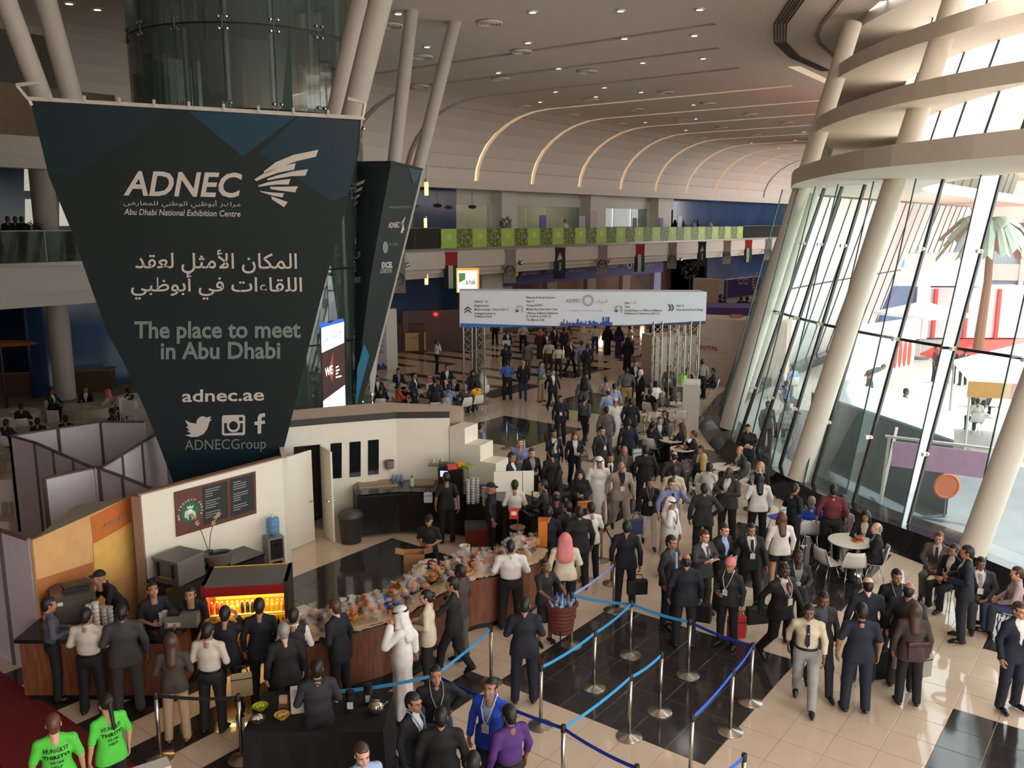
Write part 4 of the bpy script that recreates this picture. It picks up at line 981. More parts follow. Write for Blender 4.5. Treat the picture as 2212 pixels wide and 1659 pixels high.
for i, c in enumerate(s_):
 if c == ' ': continue
 a = math.radians(200 - 220 * i / (len(s_) - 1)); cx, cy = 408 + 25.5 * math.cos(a), 1105 - 26 * math.sin(a) - .26 * 25.5 * math.cos(a)
 vs, fs = text_mb(c, 1.0, bold=.02); mb = MB(); r = math.pi / 2 - a
 mb.add([fW(cx + 6 * ((v.x) * math.cos(r) + (v.y - .35) * math.sin(r)), cy - 6 * (-(v.x) * math.sin(r) + (v.y - .35) * math.cos(r)), .045) - MO for v in vs], fs); mb.build('lettering', M_emw, mn)
for cx, cy, sl in ((438, 1058, -.26), (498, 1042, -.26)):
 mb = MB()
 for k in range(13):
  if k in (4, 9): continue
  y = cy + 5 * k; w_ = random.choice([16, 22, 28, 32]); mb.add([fW(cx + a_, y + a_ * sl + b_, .045) - MO for a_, b_ in ((3, 0), (3 + w_, 0), (3 + w_, 1.6), (3, 1.6))], [(0, 1, 2, 3)])
 o = mb.build('menu_lines', mat('chalk text', (150, 150, 146), .6), mn); o['kind'] = 'stuff'
# --- wall with doors, window slots and lamp
bw = empty('cafe_back_wall', (0, 0, 0), 0, 'curved cream cafe back wall with a dark band along its top', 'wall')
BL = [(-5.45, 20.0), (-4.32, 20.48), (-2.87, 21.02), (-1.55, 21.1)]
wallseg(BL[0], (-5.2, 20.1), 0, 2.72, .1, M_cafe, 'panel', bw); wallseg((-5.2, 20.1), (-4.62, 20.35), 2.15, 2.72, .1, M_cafe, 'lintel', bw)
wallseg((-4.62, 20.35), BL[1], 0, 2.72, .1, M_cafe, 'panel', bw); wallseg(BL[1], BL[2], 0, 2.72, .1, M_cafe, 'panel', bw); wallseg(BL[2], BL[3], 0, 2.72, .1, M_cafe, 'panel', bw)
wallseg((-5.6, 20.95), (-3.9, 21.55), 0, 2.5, .1, mat('doorway shade', (58, 52, 46), .8), 'doorway_shade_sheet', bw)  # dark sheet behind the doorway; the dim interior is put into its colour
for p, q in zip(BL[:-1], BL[1:]): wallseg(p, q, 2.64, 2.8, .02, M_band, 'dark_band', bw, -1)
cap = MB(); tp = [Vector((x, y, 2.8)) for x, y in BL]; bk = [atz(612, 888, 2.84), atz(730, 877, 2.84), atz(835, 869, 2.84), atz(1001, 877, 2.84)]
for i in range(3): cap.quad(tp[i], tp[i + 1], bk[i + 1], bk[i]); cap.quad(bk[i], bk[i + 1], bk[i + 1] - Vector((0, 0, 2.84)), bk[i] - Vector((0, 0, 2.84)))
cap.build('top_cap', mat('cap beige', (196, 176, 156), .7), bw)
d2 = Vector((BL[2][0] - BL[1][0], BL[2][1] - BL[1][1], 0)).normalized(); n2 = Vector((d2.y, -d2.x, 0)); o2 = Vector((*BL[1], 0))
fB = lambda x, y, l=.01: onplane(x, y, l, n2, o2)
def onwall(px, m, name, th, par):
 mb = MB(); a = [fB(x, y, .002) for x, y in px]; b = [fB(x, y, th) for x, y in px]; mb.add(a + b, [(0, 1, 2, 3), (7, 6, 5, 4), (0, 4, 5, 1), (1, 5, 6, 2), (2, 6, 7, 3), (3, 7, 4, 0)]); return mb.build(name, m, par)
M_slot = mat('slot window glass', (24, 28, 30), 0.08)
for k, (x0, x1, y0, y1) in enumerate([(714, 738, 958, 1034), (755, 779, 955, 1031), (795, 818, 951, 1026)]):
 onwall([(x0, y0), (x1, y0 - 2), (x1, y1 - 2), (x0, y1)], M_slot, 'slot_window', .015, bw)
wl = empty('wall_lamp', fB(839, 1000, .12), 0, 'small grey drum wall lamp on the cream cafe wall', 'lamp')
MB().lathe([(.11, -.1), (.12, .09), (.11, .1), (.1, -.09)], n=18).build('lamp_shade', mat('lamp grey', (118, 112, 102), .6), wl); MB().lathe([(.06, -.16), (.07, -.09)], n=12).build('diffuser', M_white, wl)
def leaf(p, q, z1, label, th=.045):
 L = (Vector((*q, 0)) - Vector((*p, 0))); a = math.atan2(L.y, L.x); o = empty('door', (p[0], p[1], 0.01), a, label, 'door')
 MB().box(0, L.length, -th / 2, th / 2, 0, z1).build('door_leaf', M_cafe, o)
 mb = MB(); 
 for s in (-1, 1): mb.tube([(L.length - .08, s * .03, 1.0), (L.length - .08, s * .08, 1.0), (L.length - .2, s * .08, 1.0)], .012, 6)
 mb.build('handle', M_chrome, o); return o
leaf((-5.17, 18.85), (-4.68, 19.6), 2.2, 'cream cafe door leaf nearly closed beside the menu wall'); leaf((-4.5, 19.93), (-4.17, 19.42), 2.2, 'cream door leaf swung open towards the bin')
# stepped end wall
sw = empty('stepped_wall', (0, 0, 0), 0, 'cream stepped wall end going down like stairs beside the cafe', 'wall')
P0 = Vector((-1.55, 21.05, 0)); dS = Vector((.385, -.17, 0)); tS = Vector((.3, .56, 0))
for k in range(5):
 z = 2.42 - .4 * k; a = P0 + dS * k; b = P0 + dS * (k + 1)
 MB().prism([(v.x, v.y) for v in (a, b, b + tS, a + tS)], 0, z).build('step_block', M_cafe, sw)
# --- black kitchen cabinets along the wall
kc = empty('kitchen_cabinet', (0, 0, 0), 0, 'long black kitchen cabinet run with worktop along the cream wall', 'cabinet')
KL = [(-3.66, 19.72), (-2.7, 20.0), (-1.6, 19.98), (-.55, 19.55), (.1, 18.9), (.4, 18.2)]; KB = [(-3.9, 20.5), (-2.9, 20.92), (-1.6, 20.98), (-.15, 20.3), (.7, 19.4), (1.05, 18.5)]
for i in range(5):
 MB().prism([KL[i], KL[i + 1], KB[i + 1], KB[i]], .08, 1.04).build('carcass', M_black, kc)
 p, q = Vector((*KL[i], 0)), Vector((*KL[i + 1], 0)); m_ = (p + q) / 2
 for a_, b_ in ((p, m_), (m_, q)):
  o = wallseg(a_ + (b_ - a_) * .02, b_ - (b_ - a_) * .02, .1, 1.0, .02, mat('cabinet door black', (24, 22, 22), .3), 'door', kc, -1)
MB().prism([(x, y - .02) for x, y in KL] + list(reversed(KB)), 1.04, 1.08).build('worktop', M_btop, kc)
sk_ = empty('sink', atz(815, 1045, 1.08), math.radians(16), 'steel sink tray with tap on the black worktop', 'sink')
mb = MB(); mb.box(-.48, .48, -.28, -.22, 0, .03); mb.box(-.48, .48, .22, .3, 0, .03); mb.box(-.48, -.38, -.22, .22, 0, .03); mb.box(.38, .48, -.22, .22, 0, .03); mb.box(-.38, .38, -.22, .22, 0, .008); mb.build('basin', mat('sink bronze steel', (150, 122, 98), .3, .7), sk_)
MB().box(-.48, .48, .3, .33, 0, .14).build('splashback', mat('sink bronze steel', (150, 122, 98), .3, .7), sk_)
MB().tube([(0, .24, .03), (0, .24, .22), (0, .2, .27), (0, .08, .24)], .014, 8).build('tap', M_chrome, sk_)
def bottle(name, label, pos, h, r, m, capm=None, cat='bottle', group=None):
 o = empty(name, pos, 0, label, cat, group)
 MB().lathe([(r * .9, 0), (r, h * .05), (r, h * .6), (r * .4, h * .78), (r * .35, h * .9)], n=12).build('body', m, o, True)
 MB().lathe([(r * .42, h * .88), (r * .42, h)], n=8).build('cap', capm or M_white, o); return o
bottle('bottle', 'small white soap bottle by the sink tap', atz(832, 1030, 1.08), .2, .035, M_white)
bottle('bottle', 'clear bottle with white label on the worktop edge', atz(890, 1050, 1.08), .26, .05, mat('clear plastic', (190, 196, 196), .2), M_dark)
bottle('bottle', 'dark syrup bottle with orange top by the wall', atz(888, 1025, 1.08), .3, .04, mat('syrup brown', (74, 42, 30), .3), mat('top orange', (206, 112, 60), .5))
bottle('bottle', 'round white-labelled syrup bottle on the tray', atz(915, 1030, 1.08), .24, .05, mat('syrup cream', (190, 176, 160), .4), M_dark)
for k in range(3): bottle('bottle', ['blue bottle nearest the sink', 'blue bottle in the middle of three by the wall', 'blue bottle furthest from the sink'][k], atz(850 + 9 * k, 1040, 1.08), .22, .04, mat('bottle blue', (96, 140, 176), .3), None, 'bottle', 'blue bottles on the worktop')
tr = MB().box(-.3, .3, -.2, .2, 0, .04).build('tray', mat('tray beige', (150, 130, 108), .5)); tr.location = atz(912, 1045, 1.08); tag(tr, 'beige serving tray on the black worktop', 'tray')
cm = empty('coffee_machine', atz(978, 1060, 1.08), math.radians(-8), 'black coffee machine with a small lit screen', 'coffee machine')
MB().box(-.3, .3, -.25, .3, 0, .62).build('body', mat('machine black', (30, 28, 30), .3), cm); MB().box(-.24, -.06, -.265, -.25, .42, .56).build('screen', mat('machine screen', (190, 200, 240), .4, emit=1.2, noise=0), cm); MB().box(.3, .33, -.25, .3, 0, .6).build('side_panel', M_steel, cm)
for k, (c, nm) in enumerate([((50, 64, 58), 'dark green'), ((206, 60, 40), 'red'), ((226, 150, 50), 'orange'), ((120, 150, 60), 'light green')]):
 o = MB().box(-.11, .11, -.1, .1, 0, .08).build('packet', mat('packet ' + nm, c, .4)); p = atz(958 + 18 * k, 1006 + (k % 2) * 6, 1.70); o.location = p; o.rotation_euler = (0, 0, .3 * k); tag(o, nm + ' tea packet lying on top of the coffee machine', 'packet')
sh = empty('wall_shelf', atz(945, 1003, 1.62), 0, 'small shelf with two glass jars beside the coffee machine', 'shelf'); MB().box(-.22, .22, -.1, .12, -.03, 0).build('board', mat('tray beige', (150, 130, 108), .5), sh)
for k in range(2): bottle('jar', ['left glass jar on the small wall shelf', 'right glass jar on the small wall shelf'][k], sh.location + Vector((-.1 + .2 * k, 0, 0)), .17, .06, mat('jar glass', (190, 176, 150), .2), M_white, 'jar')
def cupstack(label, pos, h, r, m, cat='cups', tilt=0, group=None):
 o = empty('cup_stack', pos, 0, label, cat, group); n_ = max(3, int(h / .06)); mb = MB()
 mb.lathe([(r * .8, 0)] + [(r * (.8 + .2 * (i % 2)), h * (i + 1) / (n_ * 2)) for i in range(n_ * 2)] + [(r * .8, h)], n=12); mb.build('cups', m, o); MB().lathe([(r * 1.04, h), (r * 1.06, h + .015)], n=12).build('rim', m, o); return o
M_clr = mat('clear cup', (186, 184, 178), .15, alpha=.75)
for k, (x, y, h) in enumerate([(1012, 1068, .55), (1022, 1068, .6), (1031, 1066, .58), (1046, 1072, .42), (1055, 1074, .4), (1062, 1078, .34)]):
 cupstack(['first tall clear cup stack by the coffee machine', 'second tall clear cup stack', 'third tall clear cup stack', 'shorter clear cup stack near the stepped wall', 'clear cup stack next to the short one', 'smallest clear cup stack at the counter end'][k], atz(x, y + 20, 1.08), h, .05, M_clr, 'cups', 0, 'clear cup stacks')
tb = empty('rubbish_bin', atz(757, 1175, .0) + Vector((0, .1, .01)), .2, 'dark grey plastic bin with a domed lid by the black cabinets', 'bin')
MB().lathe([(.23, 0), (.27, .6), (.29, .62)], n=20, sx=1, sy=.8).build('body', mat('bin grey', (50, 48, 48), .5), tb, 'auto'); MB().lathe([(.3, .62), (.3, .68), (.2, .78), (.05, .8)], n=20, sx=1, sy=.8).build('lid', mat('bin lid', (60, 58, 58), .45), tb, 'auto')
co_ = empty('cool_box', atz(1030, 1185, 0) + Vector((0, .3, 0.01)), .05, 'red cool box with a grey lid inside the cafe', 'cool box'); MB().box(-.28, .28, -.2, .2, 0, .4).build('body', mat('cooler red', (130, 42, 34), .5), co_); MB().box(-.29, .29, -.21, .21, .4, .5).build('lid', mat('cooler grey', (92, 92, 92), .5), co_)
wb_ = empty('display_board', atz(1110, 1075, 1.3), .08, 'blank white display board raised above the right counter end', 'board')
MB().box(-.45, .45, -.02, .02, .15, .62).build('panel', M_cafe, wb_); MB().bar((.2, -.025, .16), (.2, -.025, .61), .01, .01).build('seam', M_grey, wb_)
for x in (-.42, .42): MB().bar((x, .03, -1.25), (x, .03, .2), .03, .03).build('leg', M_dark, wb_)
# --- brown serving counter, right part
CF = smooth([atz(*q, 1.06) for q in [(1189, 1170), (1172, 1199), (1138, 1221), (1067, 1240), (1021, 1249), (940, 1287), (853, 1335), (762, 1361), (671, 1386), (640, 1398)]], 4)
def coff(c, d): return [p + Vector((-(c[min(i + 1, len(c) - 1)] - c[max(i - 1, 0)]).normalized().y, (c[min(i + 1, len(c) - 1)] - c[max(i - 1, 0)]).normalized().x, 0)) * d for i, p in enumerate(c)]
CBk = coff(CF, -.78)
if CBk[10].y < CF[10].y: CBk = coff(CF, .78)
CFi = [p.lerp(q, .07) for p, q in zip(CF, CBk)]
sc2 = empty('serving_counter', CF[16].copy() * 1, 0, 'long curved brown serving counter with black top heaped with snacks', 'counter'); sc2.location.z = 0; CO = sc2.location.copy()
def strip(c, d, z0, z1, m, name, par, O):
 mb = MB(); n = len(c)
 for i in range(n - 1):
  a, b, e, f = c[i], c[i + 1], d[i + 1], d[i]
  z = lambda p, h: Vector((p.x, p.y, h)) - O
  mb.quad(z(a, z0), z(b, z0), z(b, z1), z(a, z1)); mb.quad(z(a, z1), z(b, z1), z(e, z1), z(f, z1)); mb.quad(z(f, z1), z(e, z1), z(e, z0), z(f, z0))
 for i in (0, n - 1): mb.quad(z(c[i], z0), z(c[i], z1), z(d[i], z1), z(d[i], z0))
 return mb.build(name, m, par)
CO0 = Vector((CO.x, CO.y, 0))
nseg_ = 6
for k in range(nseg_):
 i0 = int(k * (len(CF) - 1) / nseg_); i1 = int((k + 1) * (len(CF) - 1) / nseg_) + 1
 strip(CFi[i0:i1], CBk[i0:i1], .1, 1.0, M_brown, 'front_panel', sc2, CO0)
strip([p.lerp(q, .1) for p, q in zip(CF, CBk)], CBk, 0, .1, M_black, 'kick_board', sc2, CO0)
strip(CF, CBk, 1.0, 1.06, M_btop, 'worktop', sc2, CO0)
# left counter
lc = empty('serving_counter', (-6.3, 12.5, 0), 0, 'left brown serving counter in front of the baristas', 'counter')
MB().box(-1.35, 1.05, .05, .8, .1, 1.0).build('front_panel', M_brown, lc); MB().box(-1.4, 1.1, 0, .82, 1.0, 1.06).build('worktop', M_btop, lc); MB().box(-1.3, 1.0, .1, .75, 0, .1).build('kick_board', M_black, lc)
# --- lit drinks fridge
fr = empty('drinks_fridge', (-5.18, 13.62, 0), math.radians(8), 'glowing yellow open drinks fridge with red header', 'fridge')
M_frb = mat('fridge grey', (104, 104, 98), .4, .2); FW, FD, FH = 1.4, .85, 1.45
MB().box(0, .06, 0, FD, 0, FH).build('side_panel', mat('fridge red side', (136, 32, 34), .4), fr); MB().box(FW - .06, FW, 0, FD, 0, FH).build('side_panel', mat('fridge brown', (58, 46, 40), .4), fr)
MB().box(0, FW, .02, FD, FH - .04, FH).build('top', M_frb, fr); MB().box(.06, FW - .06, FD - .05, FD, 0, FH).build('back_panel', mat('fridge glow', (255, 190, 60), .5, emit=1.1, noise=.1, scale=4), fr)
MB().box(.06, FW - .06, .0, .05, FH - .2, FH - .04).build('header', mat('header red', (150, 30, 34), .35), fr); MB().box(0, FW, 0, .5, 0, .18).build('plinth', M_dark, fr)
MB().box(.08, FW - .08, .06, .1, FH - .22, FH - .2).build('tube_lamp', mat('fridge lamp', (255, 196, 70), .5, emit=9, noise=0), fr)
for k in range(5): MB().box(FW * .02, FW * .05, -.01, .04, .2 + .25 * k, .24 + .25 * k).build('bracket', M_dark, fr)
bt_cols = [(40, 34, 40), (220, 130, 40), (196, 150, 60), (60, 90, 40), (206, 70, 40), (230, 190, 90)]
bm = []
for i, c in enumerate(bt_cols): bm.append(MB().lathe([(.032, 0), (.034, .02), (.034, .12), (.014, .17), (.014, .2)], n=8).mesh('bottle', mat('drink %d' % i, c, .25)))
capm = MB().lathe([(.017, .195), (.017, .215)], n=6).mesh('cap', mat('drink cap', (236, 220, 150), .4))
for s, z in enumerate((.2, .52, .86, 1.02)):
 if s == 3: break
 MB().box(.06, FW - .06, .1, FD - .08, z - .02, z).build('shelf', mat('fridge shelf', (206, 176, 110), .3), fr)
 for i in range(15):
  o = empty('drink_bottle', fr.matrix_basis @ Vector((.12 + i * .083, .18 + (i % 2) * .02, z)), 0, 'drink bottle on the %s fridge shelf, %s from the left' % (['lowest', 'middle', 'top'][s], ORD[i]), 'bottle', ['drinks on the lowest fridge shelf', 'drinks on the middle fridge shelf', 'drinks on the top fridge shelf'][s])
  use('body', bm[(i // 3 + s * 2) % 6], o); use('cap', capm, o)
l = bpy.data.lights.new('fridge_lamp', 'AREA'); l.energy = 14; l.color = (1, .72, .22); l.shape = 'RECTANGLE'; l.size = 1.2; l.size_y = .06
o = bpy.data.objects.new('fridge_lamp', l); COL.objects.link(o); o.location = fr.matrix_basis @ Vector((.7, .12, FH - .24))
# --- orange wooden backdrop, canopy, lilac partitions
wd = empty('wooden_backdrop', (0, 0, 0), 0, 'pale wood and orange backdrop panels with a grey ADNEC mark', 'backdrop'); Bq0, Bq1 = atz(70, 1167, 2.4), atz(281, 1073, 2.4)
wallseg(Bq0, Bq1, 0, 2.4, .05, mat('pale wood', (212, 160, 104), .5, noise=.08, scale=3), 'panel', wd)
dW = (Bq1 - Bq0).normalized(); nW = Vector((dW.y, -dW.x, 0)); nW.z = 0
def fO(x, y, l=.01): return onplane(x, y, l, nW, Vector((Bq0.x, Bq0.y, 0)))
def oq(px, m, name, l=.012): mb = MB(); mb.add([fO(x, y, l) for x, y in px], [tuple(range(len(px)))]); return mb.build(name, m, wd)
oq([(195, 1117), (281, 1073), (284, 1127), (201, 1174)], mat('orange panel', (196, 106, 48), .5), 'orange_panel'); oq([(200, 1175), (284, 1128), (291, 1236), (205, 1270)], mat('yellow wood', (222, 172, 92), .5, noise=.06), 'yellow_panel')
oq([(80, 1252), (200, 1214), (203, 1290), (87, 1330)], mat('brown wood', (176, 106, 58), .5, noise=.08), 'lower_panel')
mb = MB(); vs, fs = text_mb('ADNEC', 1.0, align='LEFT', bold=.02, shear=.15)
mb.add([fO(222 + v.x * 15, 1140 - v.x * 15 * .48 - v.y * 11, .03) for v in vs], fs); mb.build('lettering', mat('grey mark', (150, 132, 108), .5), wd)
for k in range(5): oq([(251 + k, 1110 + 3 * k), (256, 1107 + 3 * k), (262 - k, 1100 + 3 * k), (260 - k, 1104 + 3.3 * k)], mat('grey mark', (150, 132, 108), .5), 'wing_bar', .03)
cn = MB(); cn.add([atz(70, 1167, 2.42), atz(281, 1073, 2.42), atz(165, 1092, 2.42), atz(120, 1128, 2.3)], [(0, 1, 2, 3)]); cn.add([atz(70, 1167, 2.40), atz(281, 1073, 2.40), atz(165, 1092, 2.40), atz(120, 1128, 2.28)], [(3, 2, 1, 0)])
tag(cn.build('cloth_canopy', mat('canopy grey', (140, 130, 116), .8)), 'grey cloth canopy stretched behind the wooden backdrop', 'canopy')
M_lil = mat('lilac partition', (208, 196, 204), .6, noise=.04); M_post = mat('partition post', (92, 80, 78), .5)
def booth(label, px, z=2.4, m=M_lil):
 o = empty('booth_partition', (0, 0, 0), 0, label, 'partition', None)
 pts = [atz(x, y, z) for x, y in px]
 for a, b in zip(pts[:-1], pts[1:]):
  L = (b - a).length; n_ = max(1, round(L / 1.0))
  for k in range(n_):
   p, q = a.lerp(b, k / n_), a.lerp(b, (k + 1) / n_); wallseg(p, q, 0, z, .04, m, 'panel', o); MB().bar((p.x, p.y, 0), (p.x, p.y, z + .01), .06, .06).build('post', M_post, o)
  MB().bar(a, b, .06, .04).build('top_rail', M_post, o)
 return o
booth('tall lilac partition at the far left above the red carpet', [(-70, 1120), (0, 1145), (60, 1165)])
booth('lilac booth partition running from the far left corner', [(22, 941), (75, 956), (205, 1012)])
booth('pale booth partition at the back of the empty booths', [(22, 941), (125, 925), (217, 911), (312, 911)])
booth('front pale booth partition behind the wooden backdrop', [(95, 1034), (207, 1009), (265, 1030), (345, 1062)])
booth('booth partition rising behind the big banner', [(215, 1012), (305, 957), (360, 925)])
# --- baristas' equipment
ov = empty('oven', (-7.15, 13.3, 1.06), .55, 'stainless box oven with black trays on top', 'oven')
MB().box(-.32, .32, -.2, .45, 0, .45).build('body', mat('oven steel', (96, 86, 78), .35, .5), ov); MB().box(-.3, .3, -.21, -.2, .03, .36).build('oven_door', mat('oven steel door', (112, 104, 96), .3, .6), ov); MB().bar((.27, -.24, .05), (.27, -.24, .36), .02, .02).build('handle', M_chrome, ov); MB().box(-.24, -.16, -.216, -.21, .32, .38).build('sticker', M_white, ov)
for k in range(2):
 o = MB().box(-.2, .2, -.13, .13, 0, .04).build('tray', mat('tray black', (30, 26, 24), .4)); o.location = ov.location + Vector((0.0, .12, .455 + .045 * k)); o.rotation_euler = (0, 0, .5 + .2 * k); tag(o, ['lower black tray on the oven', 'upper black tray on the oven'][k], 'tray')
for k, (x, y, h, r) in enumerate([(197, 1362, .42, .05), (211, 1362, .46, .052), (228, 1358, .36, .05), (241, 1356, .34, .05)]):
 cupstack(['white cup stack nearest the man in the white shirt', 'tallest white cup stack on the left counter', 'clear cup stack in the jug group', 'last clear cup stack beside the grey suit'][k], atz(x, y, 1.06), h, r, M_white if k < 2 else M_clr, 'cups', 0, 'cup stacks on the left counter')
for k in range(3): cupstack(['small white cup stack left on the card reader shelf', 'small white cup stack in the middle', 'small white cup stack on the right'][k], atz(349 + 9 * k, 1345, 1.06), .16 + .03 * (k % 2), .04, M_white, 'cups', 0, 'small white cups by the till')
til = empty('till', atz(395, 1350, 1.06), .1, 'grey till box with a paper label on the left counter', 'till'); MB().box(-.25, .25, -.12, .12, 0, .2).build('body', mat('till grey', (120, 116, 104), .5), til); MB().box(-.2, .0, -.125, -.12, .03, .1).build('label_strip', M_white, til); MB().box(-.2, -.02, -.1, .1, .2, .24).build('keypad', M_black, til)
bc = empty('back_counter', (0, 0, 0), 0, 'black back counter under the menu wall', 'counter')
p0, p1 = Vector((W1a.x, W1a.y, 0)) + n1 * .05, Vector((W1b.x, W1b.y, 0)) + n1 * .05 - d1 * 1.1
MB().prism([(v.x, v.y) for v in (p0, p1, p1 + n1 * .65, p0 + n1 * .65)], 0, .85).build('carcass', M_black, bc); MB().prism([(v.x, v.y) for v in (p0, p1, p1 + n1 * .68, p0 + n1 * .68)], .85, .9).build('worktop', M_btop, bc)
ch_ = empty('cool_box', atz(372, 1262, .9) + Vector((0, .2, 0)), math.atan2(d1.y, d1.x) - math.pi / 2 + .2, 'large grey insulated food box with clasps under the menu board', 'food box')
MB().box(-.3, .3, -.22, .4, 0, .42).build('body', mat('food box grey', (96, 92, 92), .5), ch_); MB().box(-.32, .32, -.24, .42, .42, .47).build('lid', mat('food box grey2', (104, 100, 100), .5), ch_)
for x in (-.18, .18): MB().box(x - .02, x + .02, -.25, -.22, .14, .4).build('clasp', M_dark, ch_)
MB().box(-.14, .14, -.26, -.23, .12, .14).build('handle', mat('handle tan', (176, 120, 80), .5), ch_)
bn = empty('open_bin', atz(462, 1232, .9) + Vector((0, .3, 0)), .5, 'grey bin with an open black mouth beside the food box', 'bin'); mb = MB(); mb.lathe([(.2, 0), (.28, .2), (.3, .22), (.22, .25), (.2, .12)], n=18, sy=.7); mb.build('rim', mat('food box grey', (96, 92, 92), .5), bn); MB().lathe([(.2, .2), (.0, .19)], n=18, sy=.7).build('mouth', M_black, bn)
vp = empty('orchid_vase', Vector((W1a.x, W1a.y, .9)) + d1 * 1.2 + n1 * .28, 0, 'two dried orchid stems in a dark vase below the menu board', 'plant'); MB().lathe([(.07, 0), (.1, .1), (.08, .22), (.09, .24)], n=14).build('vase', M_black, vp)
for s in (-1, 1):
 pts = [Vector((0, 0, .2)), Vector((s * .08 - .03, 0, .6)), Vector((s * .2 - .03, 0, .92)), Vector((s * .3 - .03, 0, 1.02))]
 MB().tube(pts, .008, 5).build('stem', mat('stem brown', (70, 52, 40), .7), vp)
 for k in range(7):
  p = pts[1].lerp(pts[2], .6 + .4 * k / 7) if k < 3 else pts[2].lerp(pts[3], (k - 3) / 4); mb = MB()
  for j in range(4): a = j * 1.57 + k; mb.add([p, p + Vector((.035 * math.cos(a), -.02, .035 * math.sin(a))), p + Vector((.05 * math.cos(a + .5), 0, .05 * math.sin(a + .5))), p + Vector((.035 * math.cos(a + 1), -.02, .035 * math.sin(a + 1)))], [(0, 1, 2, 3)])
  mb.build('flower', mat('dry petals', (196, 176, 140), .7), vp)
wdp = empty('water_dispenser', Vector((W1b.x, W1b.y, 0)) + n1 * .3 - d1 * .55 + Vector((0, 0, .01)), math.atan2(d1.y, d1.x) - .3, 'grey water dispenser topped with a blue water bottle', 'water dispenser')
MB().box(-.17, .17, -.16, .16, 0, 1.0).build('body', mat('dispenser grey', (128, 124, 118), .5), wdp); MB().box(-.13, .13, -.175, -.16, .55, .97).build('front_panel', M_dark, wdp); MB().box(-.1, .1, -.178, -.17, .2, .5).build('recess', M_black, wdp); MB().lathe([(.05, 0), (.05, .015)], n=14, M=Matrix.Rotation(math.pi / 2, 4, 'X')).build('dial', M_chrome, wdp)
CH_D = wdp.children
for c_ in wdp.children:
 if c_.name.startswith('dial'): c_.location = (0, -.175, .86)
wbtl = empty('water_bottle', wdp.location + Vector((0, 0, 1.0)), 0, 'big blue water bottle upside down on the dispenser', 'bottle'); MB().lathe([(.05, 0), (.06, .04), (.13, .08), (.135, .16), (.125, .18), (.135, .2), (.135, .3), (.125, .32), (.135, .34), (.13, .38), (.06, .4)], n=20).build('body', mat('water blue', (96, 150, 196), .15, alpha=.85), wbtl, True); MB().lathe([(.02, .4), (.02, .46)], n=8).build('cap', M_white, wbtl)
# --- snacks on the counter
M_bag = bpy.data.materials.new('clear bag film'); M_bag.use_nodes = True; b_ = M_bag.node_tree.nodes['Principled BSDF']; b_.inputs['Base Color'].default_value = (.8, .8, .78, 1); b_.inputs['Roughness'].default_value = .12; b_.inputs['Alpha'].default_value = .2
def bagmesh(seed):
 rr = random.Random(seed); mb = MB(); prof_ = [(.075, 0), (.09, .03), (.085, .08), (.03, .13), (.018, .145), (.05, .19)]; n_ = 10; vs = []; fs = []
 for i, (r, z) in enumerate(prof_):
  for k in range(n_): a = 2 * math.pi * k / n_; q = r * rr.uniform(.72, 1.2); vs.append((q * math.cos(a), q * math.sin(a), z * rr.uniform(.93, 1.07)))
 for i in range(len(prof_) - 1):
  for k in range(n_): fs.append((i * n_ + k, i * n_ + (k + 1) % n_, (i + 1) * n_ + (k + 1) % n_, (i + 1) * n_ + k))
 mb.add(vs, fs); return mb.mesh('bag', M_bag)
bags = [bagmesh(i) for i in range(5)]
def pastry(seed, c):
 rr = random.Random(seed); mb = MB()
 for k in range(3): mb.ell((rr.uniform(-.03, .03), rr.uniform(-.03, .03), .035 + .03 * k), (rr.uniform(.045, .06), rr.uniform(.04, .055), .034), 8, 5)
 return mb.mesh('pastry', mat('pastry %d' % seed, c, .6, noise=.2, scale=30))
pas = [pastry(i, c) for i, c in enumerate([(160, 98, 52), (104, 62, 38), (190, 128, 66), (84, 52, 36), (186, 84, 40), (196, 150, 96)])]
def along(s, w):
 x = s * (len(CF) - 1); i = min(int(x), len(CF) - 2); f = x - i
 return CF[i].lerp(CF[i + 1], f).lerp(CBk[i].lerp(CBk[i + 1], f), w)
snk = 0
